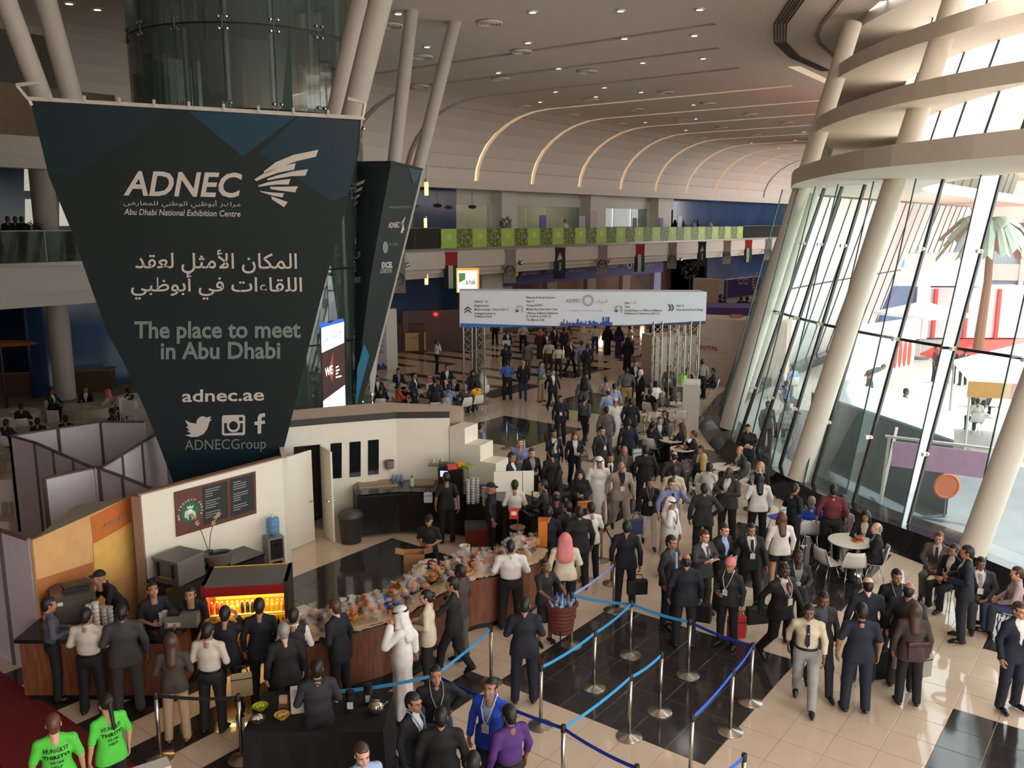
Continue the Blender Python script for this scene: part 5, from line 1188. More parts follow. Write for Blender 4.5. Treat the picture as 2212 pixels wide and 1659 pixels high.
for k in range(150):
 s = .03 + .9 * ((k * .6180339) % 1); w_ = .16 + .74 * ((k * .7548777) % 1); h = random.choice([0, 0, .05, .1]) * (1 if .25 < w_ < .8 else 0)
 p = along(s, w_); p.z = 1.075 + h; t = (k * 7) % 10
 sec = 'right end' if s < .25 else ('middle' if s < .55 else 'left end'); row = 'front edge' if w_ < .35 else ('back edge' if w_ > .68 else 'centre'); kd = ['light brown', 'dark brown', 'golden', 'chocolate', 'orange', 'pale'][k % 6]
 if t < 7:
  o = empty('snack_bag', p, U(0, 6), 'clear tied bag of %s pastries, %s of the brown counter, %s' % (kd, sec, row), 'snack', '%s bagged pastries, counter %s, %s' % (kd, sec, row)); o.scale = (1.0 + .5 * R(),) * 3
  use('bag', bags[k % 5], o); use('pastry', pas[k % 6], o)
 elif t < 9:
  o = empty('paper_pouch', p, U(0, 6), 'brown paper pouch with orange snack on the %s of the counter' % sec, 'snack', 'paper pouches on the counter, %s' % sec)
  mb = MB(); rr = random.Random(k); n_ = 9; vs = []
  for z, r in ((0, .06), (.06, .09), (.1, .11)):
   for j in range(n_): a = 2 * math.pi * j / n_; q = r * rr.uniform(.8, 1.2); vs.append((q * math.cos(a), q * math.sin(a), z * rr.uniform(.8, 1.2)))
  mb.add(vs, [(i * n_ + j, i * n_ + (j + 1) % n_, (i + 1) * n_ + (j + 1) % n_, (i + 1) * n_ + j) for i in range(2) for j in range(n_)]); mb.build('paper', mat('pouch paper', (198, 140, 72), .7), o)
  use('snack', pas[(k + 2) % 6], o)
 else:
  o = empty('bread_roll', p, U(0, 6), 'round bread roll lying on the %s of the counter' % sec, 'bread', 'loose rolls on the counter, %s' % sec); MB().ell((0, 0, .04), (.09, .06, .045), 12, 8).build('crust', mat('crust', (196, 138, 82), .6, noise=.2, scale=20), o, True)
# clusters with their own look
def cluster(px, py, n_, fn, spread=.16, z=1.08):
 c = atz(px, py, z + .1)
 for k in range(n_):
  a = k * 2.4; r = spread * math.sqrt((k + .5) / n_); fn(k, Vector((c.x + r * math.cos(a), c.y + r * math.sin(a), z + .09 * (1 - r / spread) + .0)))
bl_m = MB().box(-.045, .045, -.03, .03, 0, .11).mesh('packet', mat('blue packet', (40, 92, 176), .3, noise=.25, scale=25)); or_m = MB().ell((0, -.032, .06), (.03, .005, .03), 8, 6).mesh('print', mat('orange print', (220, 130, 60), .4))
def f1(k, p): o = empty('blue_packet', p, U(0, 6), 'blue snack packet with orange print in the blue heap', 'snack', 'blue packets in the middle of the counter'); o.rotation_euler.x = U(-.4, .4); use('wrapper', bl_m, o); use('print', or_m, o)
cluster(826, 1300, 16, f1, .26)
cp_w = MB().lathe([(.045, 0), (.05, .07)], n=12); 
def tub(name, c, lab, grp):
 body = MB().lathe([(.035, 0), (.045, .08)], n=12).mesh('tub', mat(name, c, .4)); lid = MB().lathe([(.05, .08), (.05, .095)], n=12).mesh('lid', M_white)
 def f(k, p): o = empty('lidded_tub', p, 0, lab, 'tub', grp); o.rotation_euler = (U(-.7, .3), U(-.6, .6), 0); use('tub', body, o); use('lid', lid, o)
 return f
cluster(762, 1296, 11, tub('tub green', (110, 150, 96), 'green tub with a white lid in the left heap', 'green lidded tubs'), .2)
cluster(930, 1216, 11, tub('tub red', (170, 60, 56), 'red tub with a white lid near the cardboard box', 'red lidded tubs'), .2)
# wrapping paper crumpled along the front edge
for i in range(7):
 s0, s1 = .06 + .125 * i, .06 + .125 * (i + 1); mb = MB(); nn = 8; rr = random.Random(i); rows = []
 for j in range(nn + 1):
  s = s0 + (s1 - s0) * j / nn; rows.append([along(s, w_) + Vector((0, 0, z + rr.uniform(0, .02))) for w_, z in ((-.05 + rr.uniform(-.03, .03), -.02), (.06, .01), (.2, .015), (.42, .012))])
 for j in range(nn):
  for k in range(3): mb.quad(rows[j][k], rows[j][k + 1], rows[j + 1][k + 1], rows[j + 1][k])
 tag(mb.build('wrapping_paper', mat('kraft paper', (186, 160, 128), .7, noise=.15, scale=12)), 'crumpled brown paper lining the counter edge, sheet %s' % ['at the right tip', 'behind the white shirted man', 'by the brown jacket man', 'in front of the bread heap', 'below the blue packets', 'beside the robed man', 'at the left end'][i], 'paper', 'paper sheets lining the counter')
cbx = empty('cardboard_box', atz(895, 1215, .9), .1, 'open empty cardboard box behind the snack heap', 'box')
mb = MB(); mb.box(-.2, .2, -.15, -.145, 0, .22); mb.box(-.2, .2, .145, .15, 0, .22); mb.box(-.2, -.195, -.15, .15, 0, .22); mb.box(.195, .2, -.15, .15, 0, .22); mb.box(-.2, .2, -.15, .15, -.9 + .6, 0.005); mb.build('carton', mat('cardboard', (168, 124, 84), .8), cbx)
for s in (-1, 1): mb = MB(); mb.quad((s * .2, -.15, .22), (s * .2, .15, .22), (s * .36, .15, .26), (s * .36, -.15, .26)); mb.quad((s * .36, -.15, .255), (s * .36, .15, .255), (s * .2, .15, .215), (s * .2, -.15, .215)); mb.build('flap', mat('cardboard', (168, 124, 84), .8), cbx)
wt = empty('white_tub', atz(1004, 1196, 1.07), 0, 'plain white plastic tub among the snacks', 'tub'); MB().lathe([(.1, 0), (.105, .16), (.11, .17), (.1, .17), (.095, .03)], n=20).build('body', M_white, wt)
ob = empty('orange_column_box', atz(1172, 1178, 1.06), 0, 'tall orange carton standing at the right counter tip', 'box'); MB().box(-.09, .09, -.09, .09, 0, .55).build('carton', mat('carton orange', (214, 120, 34), .5), ob); MB().box(-.095, .095, -.095, .095, .53, .56).build('rim', mat('carton orange dark', (180, 92, 28), .5), ob)
lf = empty('wrapped_loaf', atz(1148, 1185, 1.07), .3, 'large bag of bread tied with white string at the counter tip', 'bread'); MB().ell((0, 0, .12), (.2, .13, .12), 14, 8, jit=.06).build('loaf', mat('crust2', (170, 120, 80), .4, noise=.25, scale=15), lf); MB().bar((.0, -.14, .02), (.02, -.1, .24), .01, .01).build('string', M_white, lf)
rb = empty('red_crisps_packet', atz(1110, 1120, 1.5), 0, 'red crisps packet on top of the snack stand', 'snack'); MB().box(-.09, .09, -.03, .03, 0, .22).build('packet', mat('crisps red', (196, 44, 36), .35, noise=.2, scale=18), rb); MB().box(-.05, .05, -.035, -.03, .08, .16).build('print', M_white, rb)
std = empty('snack_stand', atz(1118, 1165, 1.06), 0, 'tiered snack stand at the right part of the counter', 'stand'); MB().lathe([(.2, .0), (.2, .02)], n=18).build('tier', M_brown, std); MB().lathe([(.16, .25), (.16, .27)], n=18).build('tier', M_brown, std); MB().tube([(0, 0, 0), (0, 0, .42)], .015, 6).build('pole', M_chrome, std)
# ================================================================ QUEUE POSTS AND BELTS
stm = {}
def post_meshes():
 stm['base'] = MB().lathe([(.19, 0), (.19, .012), (.17, .022), (.05, .05), (.035, .06)], n=28).mesh('base', M_steel, 'auto')
 stm['pole'] = MB().lathe([(.028, .05), (.028, .93)], n=14).mesh('pole', M_steel, True)
 stm['cap'] = MB().lathe([(.034, .9), (.036, .985), (.03, 1.0)], n=14).mesh('head', mat('post head', (52, 46, 42), .35, .4), 'auto')
post_meshes()
def stanchion(px, py, label, m=None):
 p = atz(px, py, 0) if py is not None else px
 o = empty('queue_post', (p.x, p.y, 0.001), 0, label, 'queue post', 'steel queue posts'); use('base', stm['base'], o); use('pole', stm['pole'], o, [m] if m else None); use('head', stm['cap'], o); return p
def frm_top(px, py): p = atz(px, py, 1.0); return Vector((p.x, p.y, 0))
S = {}
for key, px, py, lab in [('a', 1061, 1475, 'steel queue post behind the moustached man in blue'), ('b', 1168, 1569, 'steel queue post right of the purple jumper man'), ('c', 1283, 1486, 'steel queue post between two light blue belts in the front bay'),
      ('d', 1361, 1415, 'steel queue post at the top corner of the dark square, three belts meeting'), ('e', 1234, 1394, 'steel queue post next to the basket of bottles'), ('f', 1425, 1538, 'steel queue post ending the inner light blue belt'),
      ('g', 1359, 1592, 'steel queue post in the middle of the inner belt row'), ('h', 1486, 1459, 'steel queue post where light belt turns dark blue'), ('l', 1577, 1581, 'steel queue post in the right blue belt row, middle'),
      ('m', 1620, 1517, 'steel queue post at the right corner of the dark square'), ('n', 1321, 1261, 'steel queue post behind the man with the briefcase'), ('o', 1325, 1319, 'steel queue post in front of the man with the briefcase'), ('p', 1299, 1211, 'steel queue post by the cafe queue, furthest up'),
      ('q', 523, 1641, 'steel queue post left of the black buffet table'), ('r', 347, 1636, 'steel queue post near the striped floor, reddish'), ('s', 1094, 969, 'steel queue post on the distant dark square'), ('t', 1117, 990, 'steel queue post behind the man in blue shirt'), ('u', 1132, 1010, 'thin steel queue post just right of the blue shirt man')]:
 S[key] = stanchion(px, py, lab)
S['i'] = frm_top(1217, 1566); S['j'] = frm_top(1376, 1652); S['k'] = frm_top(1496, 1543); S['v'] = frm_top(1608, 1628); S['w'] = frm_top(938, 1452); S['x'] = frm_top(725, 1487); S['y'] = frm_top(1500, 1700)
for key, lab in [('i', 'steel queue post at the bottom where dark and light belts part'), ('j', 'steel queue post at the bottom edge, only its head showing'), ('k', 'steel queue post nearest the bottom at the right belt'), ('v', 'steel queue post bottom right with a blue belt'), ('w', 'steel queue post hidden behind the smiling man in black'), ('x', 'steel queue post behind the man in the grey vest'), ('y', 'steel queue post below the frame')]:
 stanchion(S[key], None, lab)
M_lb = mat('belt light blue', (62, 150, 206), .5, noise=.03); M_db = mat('belt dark blue', (24, 50, 150), .5, noise=.03); M_mb = mat('belt mid blue', (36, 96, 214), .5, noise=.03); M_kb = mat('belt black', (30, 26, 28), .6)
def belt(a, b, m, label, z=.95):
 A_, B_ = S[a], S[b]; d = (B_ - A_).normalized(); n_ = Vector((-d.y, d.x, 0)); mb = MB(); N = 8; rows = []
 for i in range(N + 1):
  t = i / N; p = A_.lerp(B_, t) + (d * .03 if i == 0 else (-d * .03 if i == N else Vector())); sag = .035 * 4 * t * (1 - t); tw = n_ * .004
  rows.append([p + Vector((0, 0, z + .025 - sag)) - tw, p + Vector((0, 0, z - .025 - sag)) - tw, p + Vector((0, 0, z - .025 - sag)) + tw, p + Vector((0, 0, z + .025 - sag)) + tw])
 for i in range(N):
  for k in range(4): mb.quad(rows[i][k], rows[i + 1][k], rows[i + 1][(k + 1) % 4], rows[i][(k + 1) % 4])
 tag(mb.build('queue_belt', m), label, 'belt', 'retractable queue belts')
for a, b, m, lab in [('b', 'c', M_lb, 'light blue belt in the front left bay, lower half'), ('c', 'd', M_lb, 'light blue belt rising to the top corner of the dark square'), ('d', 'e', M_lb, 'light blue belt running left to the post by the basket'), ('d', 'h', M_lb, 'blue belt from the top corner post to the right'),
     ('h', 'm', M_db, 'dark blue belt passing the red carrier bag'), ('m', 'l', M_mb, 'bright blue belt on the right side, upper half'), ('l', 'k', M_mb, 'bright blue belt on the right side, lower half'), ('i', 'g', M_lb, 'inner light blue belt, lower half'), ('g', 'f', M_lb, 'inner light blue belt, upper half'),
     ('w', 'i', M_db, 'dark blue belt passing behind the group of men at the bottom'), ('i', 'j', M_db, 'dark blue belt at the bottom edge'), ('a', 'w', M_lb, 'light blue belt rising to the post right of the cafe queue'), ('x', 'w', M_lb, 'light blue belt across the robe of the man on the phone'),
     ('e', 'o', mat('belt pale', (150, 156, 206), .5), 'pale lavender belt up to the man with the briefcase'), ('p', 'n', M_kb, 'dark belt between the two posts of the cafe queue'), ('v', 'y', M_mb, 'blue belt at the bottom right edge'), ('r', 'q', M_kb, 'black belt between the two left posts'), ('s', 't', M_lb, 'short light blue belt on the distant dark square'), ('s', 'u', M_lb, 'second light blue belt on the distant dark square')]:
 belt(a, b, m, lab)
# ---- black buffet table in front
bf = empty('buffet_table', (-2.6, 10.95, 0), 0, 'black cloth covered table at the bottom of the picture', 'table')
mb = MB(); mb.box(-.95, .9, -.5, .5, .78, .8); nn = 60; per = []
for i in range(nn):
 t = i / nn * 4; s = int(t); f = t - s; c = [(-.95, -.5), (.9, -.5), (.9, .5), (-.95, .5)]; x = c[s][0] * (1 - f) + c[(s + 1) % 4][0] * f; y = c[s][1] * (1 - f) + c[(s + 1) % 4][1] * f; per.append((x, y))
vs = []
for z, am in ((.8, 0), (.4, .02), (.01, .045)):
 for i, (x, y) in enumerate(per): w_ = 1 + am * math.sin(i * 2.1) + am; vs.append((x * w_, y * w_, z))
mb.add(vs, [(r * nn + i, r * nn + (i + 1) % nn, (r + 1) * nn + (i + 1) % nn, (r + 1) * nn + i) for r in range(2) for i in range(nn)]); mb.build('cloth', mat('black cloth', (17, 15, 17), .8), bf)
def bowl(name, label, px, py, c, fill, fc):
 o = empty(name, atz(px, py, .8), 0, label, 'bowl'); MB().lathe([(.05, 0), (.1, .06), (.11, .065), (.09, .04), (0.0, .03)], n=16).build('dish', mat(name + ' dish', c, .4), o)
 for k in range(fill): a = k * 2.4; mb = MB(); mb.ell((.06 * math.sqrt(k / fill) * math.cos(a), .06 * math.sqrt(k / fill) * math.sin(a), .06 + .01 * (k % 3)), (.022, .016, .015), 6, 4); mb.build('piece', mat(name + ' fill', fc, .6), o)
bowl('sachet_bowl', 'bowl of white sachets near the left end of the black table', 557, 1560, (90, 70, 60), 14, (214, 206, 196)); bowl('green_bowl', 'bright yellow-green crinkled bowl on the black table', 563, 1533, (170, 176, 40), 8, (190, 196, 50)); bowl('crisp_plate', 'yellow plate of crisps on the black table', 610, 1552, (206, 170, 80), 10, (214, 172, 90))
o = empty('napkin_holder', atz(613, 1532, .8), 0, 'wooden napkin holder full of tan napkins', 'holder'); MB().box(-.06, .06, -.05, .05, 0, .1).build('holder', mat('holder brown', (110, 70, 54), .6), o); MB().box(-.05, .05, -.03, .03, .1, .2).build('napkins', mat('napkin tan', (200, 160, 126), .8), o)
for k, (x, y) in enumerate([(757, 1535), (796, 1520)]):
 o = empty('canister', atz(x, y, .8), 0, ['metal canister nearer the grey vest man', 'metal canister further back on the black table'][k], 'canister'); MB().lathe([(.06, 0), (.06, .24)], n=16).build('body', mat('canister dark', (60, 56, 54), .35, .5), o); MB().lathe([(.062, .24), (.062, .29), (.02, .3)], n=16).build('lid', M_black, o); MB().box(-.03, .05, -.065, -.06, .06, .16).build('label_card', M_white, o)
o = empty('kettle', atz(812, 1541, .8), 0, 'round steel kettle at the right end of the black table', 'kettle'); MB().ell((0, 0, .1), (.11, .1, .1), 16, 10).build('body', mat('kettle steel', (190, 176, 160), .2, .9), o, True); MB().tube([(-.08, 0, .16), (-.06, 0, .26), (.06, 0, .26), (.08, 0, .16)], .012, 6).build('handle', M_black, o); MB().tube([(.09, 0, .1), (.16, 0, .17)], .018, 6).build('spout', M_chrome, o)
gb = empty('gift_bag', atz(650, 1545, .8) + Vector((0, .1, 0)), .2, 'white paper carrier bag with pink handles on the black table', 'bag'); MB().box(-.15, .15, -.05, .05, 0, .36).build('bag', M_white, gb); MB().tube([(-.06, -.055, .34), (-.04, -.055, .26), (.04, -.055, .26), (.06, -.055, .34)], .006, 5).build('handle', mat('pink cord', (206, 110, 106), .6), gb)
# red carpet and white corner box at bottom left
mb = MB(); mb.add([ab(4.35, 4, .004), ab(5.5, 4, .004), ab(5.5, 24, .004), ab(4.35, 24, .004)], [(0, 1, 2, 3)]); mb.add([ab(4.35, 4, .0), ab(5.5, 4, .0), ab(5.5, 24, .0), ab(4.35, 24, .0)], [(3, 2, 1, 0)])
tag(mb.build('carpet_runner', mat('dark red carpet', (112, 22, 24), .95, noise=.12, scale=60, bump=.2)), 'dark red carpet runner at the bottom left corner', 'carpet')
o = MB().box(-.4, .2, -.12, .12, 0, .5).build('white_low_box', M_white); o.location = atz(330, 1655, .5) * 1; o.location.z = 0; o.rotation_euler = (0, 0, .6); tag(o, 'low white box at the bottom edge beside the reddish post', 'box')
# wicker basket of bottles
bk_ = empty('wicker_basket', atz(1212, 1402, 0) + Vector((0, .05, .001)), 0, 'round red-brown wicker basket on a metal stand full of blue bottles', 'basket')
M_wick = mat('wicker', (98, 44, 34), .6, noise=.35, scale=40, bump=.6)
mb = MB(); prof_ = []
for k in range(15): z = .32 + .5 * k / 14; r = .2 + .07 * k / 14 + (.008 if k % 2 else 0); prof_.append((r, z))
mb.lathe(prof_, n=28); mb.build('basket_body', M_wick, bk_)
MB().lathe([(.27, .8), (.3, .82), (.3, .85), (.26, .86), (.25, .8)], n=28).build('rim', M_wick, bk_)
for k in range(3): a = 2.1 * k + .4; MB().tube([(.2 * math.cos(a), .2 * math.sin(a), 0), (.22 * math.cos(a), .22 * math.sin(a), .4)], .012, 6).build('leg', M_dark, bk_)
wbm = MB().lathe([(.03, 0), (.032, .02), (.032, .13), (.012, .17), (.012, .18)], n=8).mesh('b', mat('water bottle clear', (150, 180, 206), .15, alpha=.8)); wcm = MB().lathe([(.016, .175), (.016, .2)], n=8).mesh('c', mat('blue cap', (50, 90, 190), .4))
for k in range(22):
 a = k * 2.4; r = .2 * math.sqrt(k / 22); o = empty('water_bottle', bk_.location + Vector((r * math.cos(a), r * math.sin(a), .72 + U(0, .05))), 0, 'small water bottle with blue cap standing in the wicker basket', 'bottle', 'water bottles in the basket'); o.rotation_euler = (U(-.5, .5), U(-.5, .5), 0); use('body', wbm, o); use('cap', wcm, o)
# ================================================================ PEOPLE: bodies and clothes grown as smooth distance fields
def v3(*a): return np.array(a, dtype=np.float32)
def smin(a, b, k): h = np.clip(.5 + .5 * (b - a) / k, 0, 1); return b * (1 - h) + a * h - k * h * (1 - h)
class Field:
 def __init__(s, lo, hi, vox):
  s.vox = vox; s.lo = np.array(lo, np.float32); n = np.ceil((np.array(hi) - s.lo) / vox).astype(int) + 1
  g = [s.lo[i] + vox * np.arange(n[i], dtype=np.float32) for i in range(3)]
  s.X, s.Y, s.Z = np.meshgrid(*g, indexing='ij', sparse=False); s.d = np.full(s.X.shape, 9.0, np.float32); s.k = .03
 def cone(s, p, q, r0, r1, sx=1.0, sy=1.0, k=None):
  """tapering limb between two joints; sx, sy stretch the section"""
  px, py, pz = p; qx, qy, qz = q
  X = (s.X - px) / sx; Y = (s.Y - py) / sy; Z = s.Z - pz; dx = (qx - px) / sx; dy = (qy - py) / sy; dz = qz - pz
  L = dx * dx + dy * dy + dz * dz + 1e-9; t = np.clip((X * dx + Y * dy + Z * dz) / L, 0, 1)
  d = np.sqrt((X - t * dx) ** 2 + (Y - t * dy) ** 2 + (Z - t * dz) ** 2) - (r0 + (r1 - r0) * t)
  s.d = smin(s.d, d * min(sx, sy, 1.0), s.k if k is None else k)
 def ell(s, c, r, k=None):
  q = np.sqrt(((s.X - c[0]) / r[0]) ** 2 + ((s.Y - c[1]) / r[1]) ** 2 + ((s.Z - c[2]) / r[2]) ** 2)
  s.d = smin(s.d, (q - 1) * min(r), s.k if k is None else k)
 def cut(s, e): s.d = np.maximum(s.d, e)
 def mesh(s):
  """surface nets"""
  d = s.d; ins = d < 0; nx, ny, nz = d.shape
  cs = np.zeros((nx - 1, ny - 1, nz - 1), np.int8)
  for i in (0, 1):
   for j in (0, 1):
    for k in (0, 1): cs += ins[i:nx - 1 + i, j:ny - 1 + j, k:nz - 1 + k]
  act = (cs > 0) & (cs < 8); idx = -np.ones(act.shape, np.int64); C = np.argwhere(act); idx[act] = np.arange(len(C))
  acc = np.zeros((len(C), 3), np.float32); cnt = np.zeros(len(C), np.float32)
  cor = [(i, j, k) for i in (0, 1) for j in (0, 1) for k in (0, 1)]
  for a in cor:
   for ax in range(3):
    if a[ax]: continue
    b = list(a); b[ax] = 1
    da = d[C[:, 0] + a[0], C[:, 1] + a[1], C[:, 2] + a[2]]; db = d[C[:, 0] + b[0], C[:, 1] + b[1], C[:, 2] + b[2]]
    m = (da < 0) != (db < 0); t = np.where(m, da / np.where(m, da - db, 1), 0)
    p = np.array(a, np.float32)[None].repeat(len(C), 0); p[:, ax] += t; acc += p * m[:, None]; cnt += m
  V = s.lo + (C + acc / np.maximum(cnt, 1)[:, None]) * s.vox
  F = []
  for ax in range(3):
   o1, o2 = [(1, 2), (2, 0), (0, 1)][ax]
   sl0 = [slice(None)] * 3; sl1 = [slice(None)] * 3; sl0[ax] = slice(0, -1); sl1[ax] = slice(1, None)
   A_ = ins[tuple(sl0)]; B_ = ins[tuple(sl1)]; E = np.argwhere(A_ != B_)
   ok = (E[:, o1] > 0) & (E[:, o2] > 0) & (E[:, o1] < d.shape[o1] - 1) & (E[:, o2] < d.shape[o2] - 1); E = E[ok]
   if not len(E): continue
   def at(a, b): q = E.copy(); q[:, o1] -= a; q[:, o2] -= b; return idx[q[:, 0], q[:, 1], q[:, 2]]
   q = np.stack([at(1, 1), at(0, 1), at(0, 0), at(1, 0)], 1); fl = A_[E[:, 0], E[:, 1], E[:, 2]]
   q[~fl] = q[~fl][:, ::-1]; F.append(q)
  return V, np.concatenate(F) if F else np.zeros((0, 4), int)
def np_mesh(name, parts, mats):
 """parts: list of (V, F quads or list, material index)"""
 V = []; F = []; MI = []; n = 0
 for v, f, mi in parts:
  V += [tuple(map(float, x)) for x in v]; F += [tuple(int(i) + n for i in q) for q in f]; MI += [mi] * len(f); n += len(v)
 me = bpy.data.meshes.new(name); me.from_pydata(V, [], F)
 for m in mats: me.materials.append(m)
 me.polygons.foreach_set('material_index', MI); me.polygons.foreach_set('use_smooth', [True] * len(F)); me.update(); return me
def rotx(p, c, a): y = p[1] - c[1]; z = p[2] - c[2]; return v3(p[0], c[1] + y * math.cos(a) - z * math.sin(a), c[2] + y * math.sin(a) + z * math.cos(a))
ARM = {  # elbow, wrist, hand direction for the +x side, standing
 'down': ((.245, .03, 1.15), (.255, -.05, .90), (0, -.2, -1)), 'fwd': ((.235, -.05, 1.16), (.225, -.2, .95), (0, -.45, -.9)), 'back': ((.245, .13, 1.17), (.25, .15, .92), (0, .1, -1)),
 'bent': ((.245, .02, 1.15), (.11, -.24, 1.12), (-.7, -.6, .1)), 'phone': ((.27, -.17, 1.24), (.15, -.12, 1.49), (-.3, .25, .9)), 'fold': ((.25, -.07, 1.17), (-.02, -.22, 1.19), (-1, .1, .1)),
 'reach': ((.24, -.17, 1.2), (.17, -.42, 1.12), (-.1, -1, -.15)), 'pocket': ((.285, .07, 1.17), (.215, -.05, .97), (-.3, -.3, -.9)), 'hip': ((.32, .1, 1.2), (.18, .05, 1.05), (-.8, -.4, -.2)),
 'up': ((.24, -.14, 1.18), (.07, -.24, 1.36), (-.5, .2, .8)), 'table': ((.24, -.15, 1.16), (.12, -.36, 1.13), (-.4, -.9, 0)), 'lap': ((.24, -.04, 1.15), (.09, -.25, 1.02), (-.6, -.7, -.2))}
HIPZ = .93
def skeleton(legs, aL, aR, lean):
 J = {}; dz = 0
 if legs == 'sit':
  dz = -.42
  for s, n in ((1, 'L'), (-1, 'R')): J['hip' + n] = v3(s * .09, 0, .50); J['knee' + n] = v3(s * .14, -.42, .50); J['ank' + n] = v3(s * .13, -.40, .09); J['toe' + n] = v3(s * .14, -.56, .035)
 elif legs == 'walk':
  J['hipL'] = v3(.09, 0, .92); J['kneeL'] = v3(.10, -.17, .53); J['ankL'] = v3(.10, -.24, .11); J['toeL'] = v3(.11, -.41, .05)
  J['hipR'] = v3(-.09, 0, .92); J['kneeR'] = v3(-.10, .03, .51); J['ankR'] = v3(-.10, .27, .18); J['toeR'] = v3(-.11, .16, .04)
 else:
  for s, n in ((1, 'L'), (-1, 'R')): J['hip' + n] = v3(s * .09, 0, .92); J['knee' + n] = v3(s * .115, -.015, .50); J['ank' + n] = v3(s * .13, .02, .09); J['toe' + n] = v3(s * .155, -.14, .035)
 c = v3(0, 0, HIPZ + dz)
 def up(p): return rotx(v3(p[0], p[1], p[2] + dz), c, lean)
 J['pel'] = v3(0, 0, .94 + dz); J['waist'] = up((0, .01, 1.08)); J['chest'] = up((0, .0, 1.28)); J['sh'] = up((0, .01, 1.40)); J['neck'] = up((0, .01, 1.50)); J['head'] = up((0, -.01, 1.592))
 for s, n, a in ((1, 'L', aL), (-1, 'R', aR)):
  e, w_, h = ARM[a]; J['s' + n] = up((s * .172, .01, 1.385)); J['e' + n] = up((s * e[0], e[1], e[2])); J['w' + n] = up((s * w_[0], w_[1], w_[2])); J['h' + n] = rotx(v3(s * h[0], h[1], h[2]), v3(0, 0, 0), lean); J['h' + n] /= np.linalg.norm(J['h' + n])
 J['dz'] = dz; J['lean'] = lean; J['up'] = up; J['legs'] = legs
 return J
def bounds(J, keys, pad): P = np.array([J[k] for k in keys]); return P.min(0) - pad, P.max(0) + pad
def hand_parts(w, h, side, curl):
 """palm, four fingers, thumb"""
 w = Vector(w); f = Vector(h); up = Vector((side, 0, 0)) if abs(f.x) < .8 else Vector((0, 0, 1)); nrm = (up - f * up.dot(f)).normalized(); lat = f.cross(nrm).normalized()
 mb = MB(); c = w + f * .05; n_ = 8
 M = Matrix((lat, nrm, f)).transposed()
 for ci, (a, r1, r2) in enumerate(((0, .026, .02), (.03, .036, .016), (.08, .042, .014), (.095, .034, .01))):
  for k in range(n_): t = 2 * math.pi * k / n_; mb.v.append(tuple(w + f * a + lat * r1 * math.cos(t) + nrm * r2 * math.sin(t)))
  if ci:
   b = len(mb.v) - 2 * n_; mb.f += [(b + k, b + (k + 1) % n_, b + n_ + (k + 1) % n_, b + n_ + k) for k in range(n_)]; mb.mi += [0] * n_
 for i, (o, L) in enumerate(((-.03, .062), (-.010, .074), (.011, .07), (.031, .056))):
  p = w + f * .088 + lat * o; q = p + f * L * .45 - nrm * curl * .012; r = q + f * L * .35 - nrm * curl * .03; e = r + f * L * .2 - nrm * curl * .028; mb.tube([p, q, r, e], [.0095, .009, .008, .006], 5)
 t0 = w + f * .03 + lat * -.035; mb.tube([t0, t0 + f * .03 - lat * .025 - nrm * .01, t0 + f * .062 - lat * .028 - nrm * .022], [.013, .011, .008], 5)
 return [(mb.v, mb.f, 0)]
def head_part():
 F_ = Field((-.12, -.17, -.23), (.12, .14, .15), .0095); F_.k = .02
 F_.ell((0, .012, .03), (.077, .096, .098)); F_.ell((0, -.028, -.03), (.060, .068, .082)); F_.cone((0, -.055, -.075), (0, -.072, -.095), .026, .022, k=.02)
 F_.cone((0, -.092, .012), (0, -.107, -.026), .009, .013, k=.014); F_.ell((0, -.092, -.056), (.027, .014, .011), k=.01); F_.cone((-.045, -.083, .03), (.045, -.083, .03), .012, .012, k=.02)
 for s in (-1, 1):
  F_.ell((s * .080, .012, -.005), (.010, .02, .032), k=.006); F_.ell((s * .042, -.068, -.03), (.02, .018, .018), k=.02)
  e = np.sqrt((F_.X - s * .032) ** 2 + (F_.Y + .103) ** 2 + (F_.Z - .004) ** 2) - .016; F_.d = np.maximum(F_.d, -e)
 F_.cone((0, .01, -.04), (0, .03, -.2), .052, .056, k=.03)
 V, Q = F_.mesh(); return V, Q
HEADV, HEADF = head_part()
def eyes():
 P = []
 for s in (-1, 1):
  a = MB().ell((s * .032, -.081, .003), (.013, .010, .006), 8, 5); P.append((a.v, a.f, 2)); a = MB().ell((s * .032, -.089, .003), (.007, .004, .006), 6, 4); P.append((a.v, a.f, 1))
  a = MB(); a.tube([(s * .014, -.098, .028), (s * .034, -.100, .034), (s * .054, -.086, .026)], .005, 5); P.append((a.v, a.f, 1))
 a = MB().ell((0, -.104, -.056), (.024, .005, .006), 8, 4); P.append((a.v, a.f, 3)); return P
EYES = eyes()
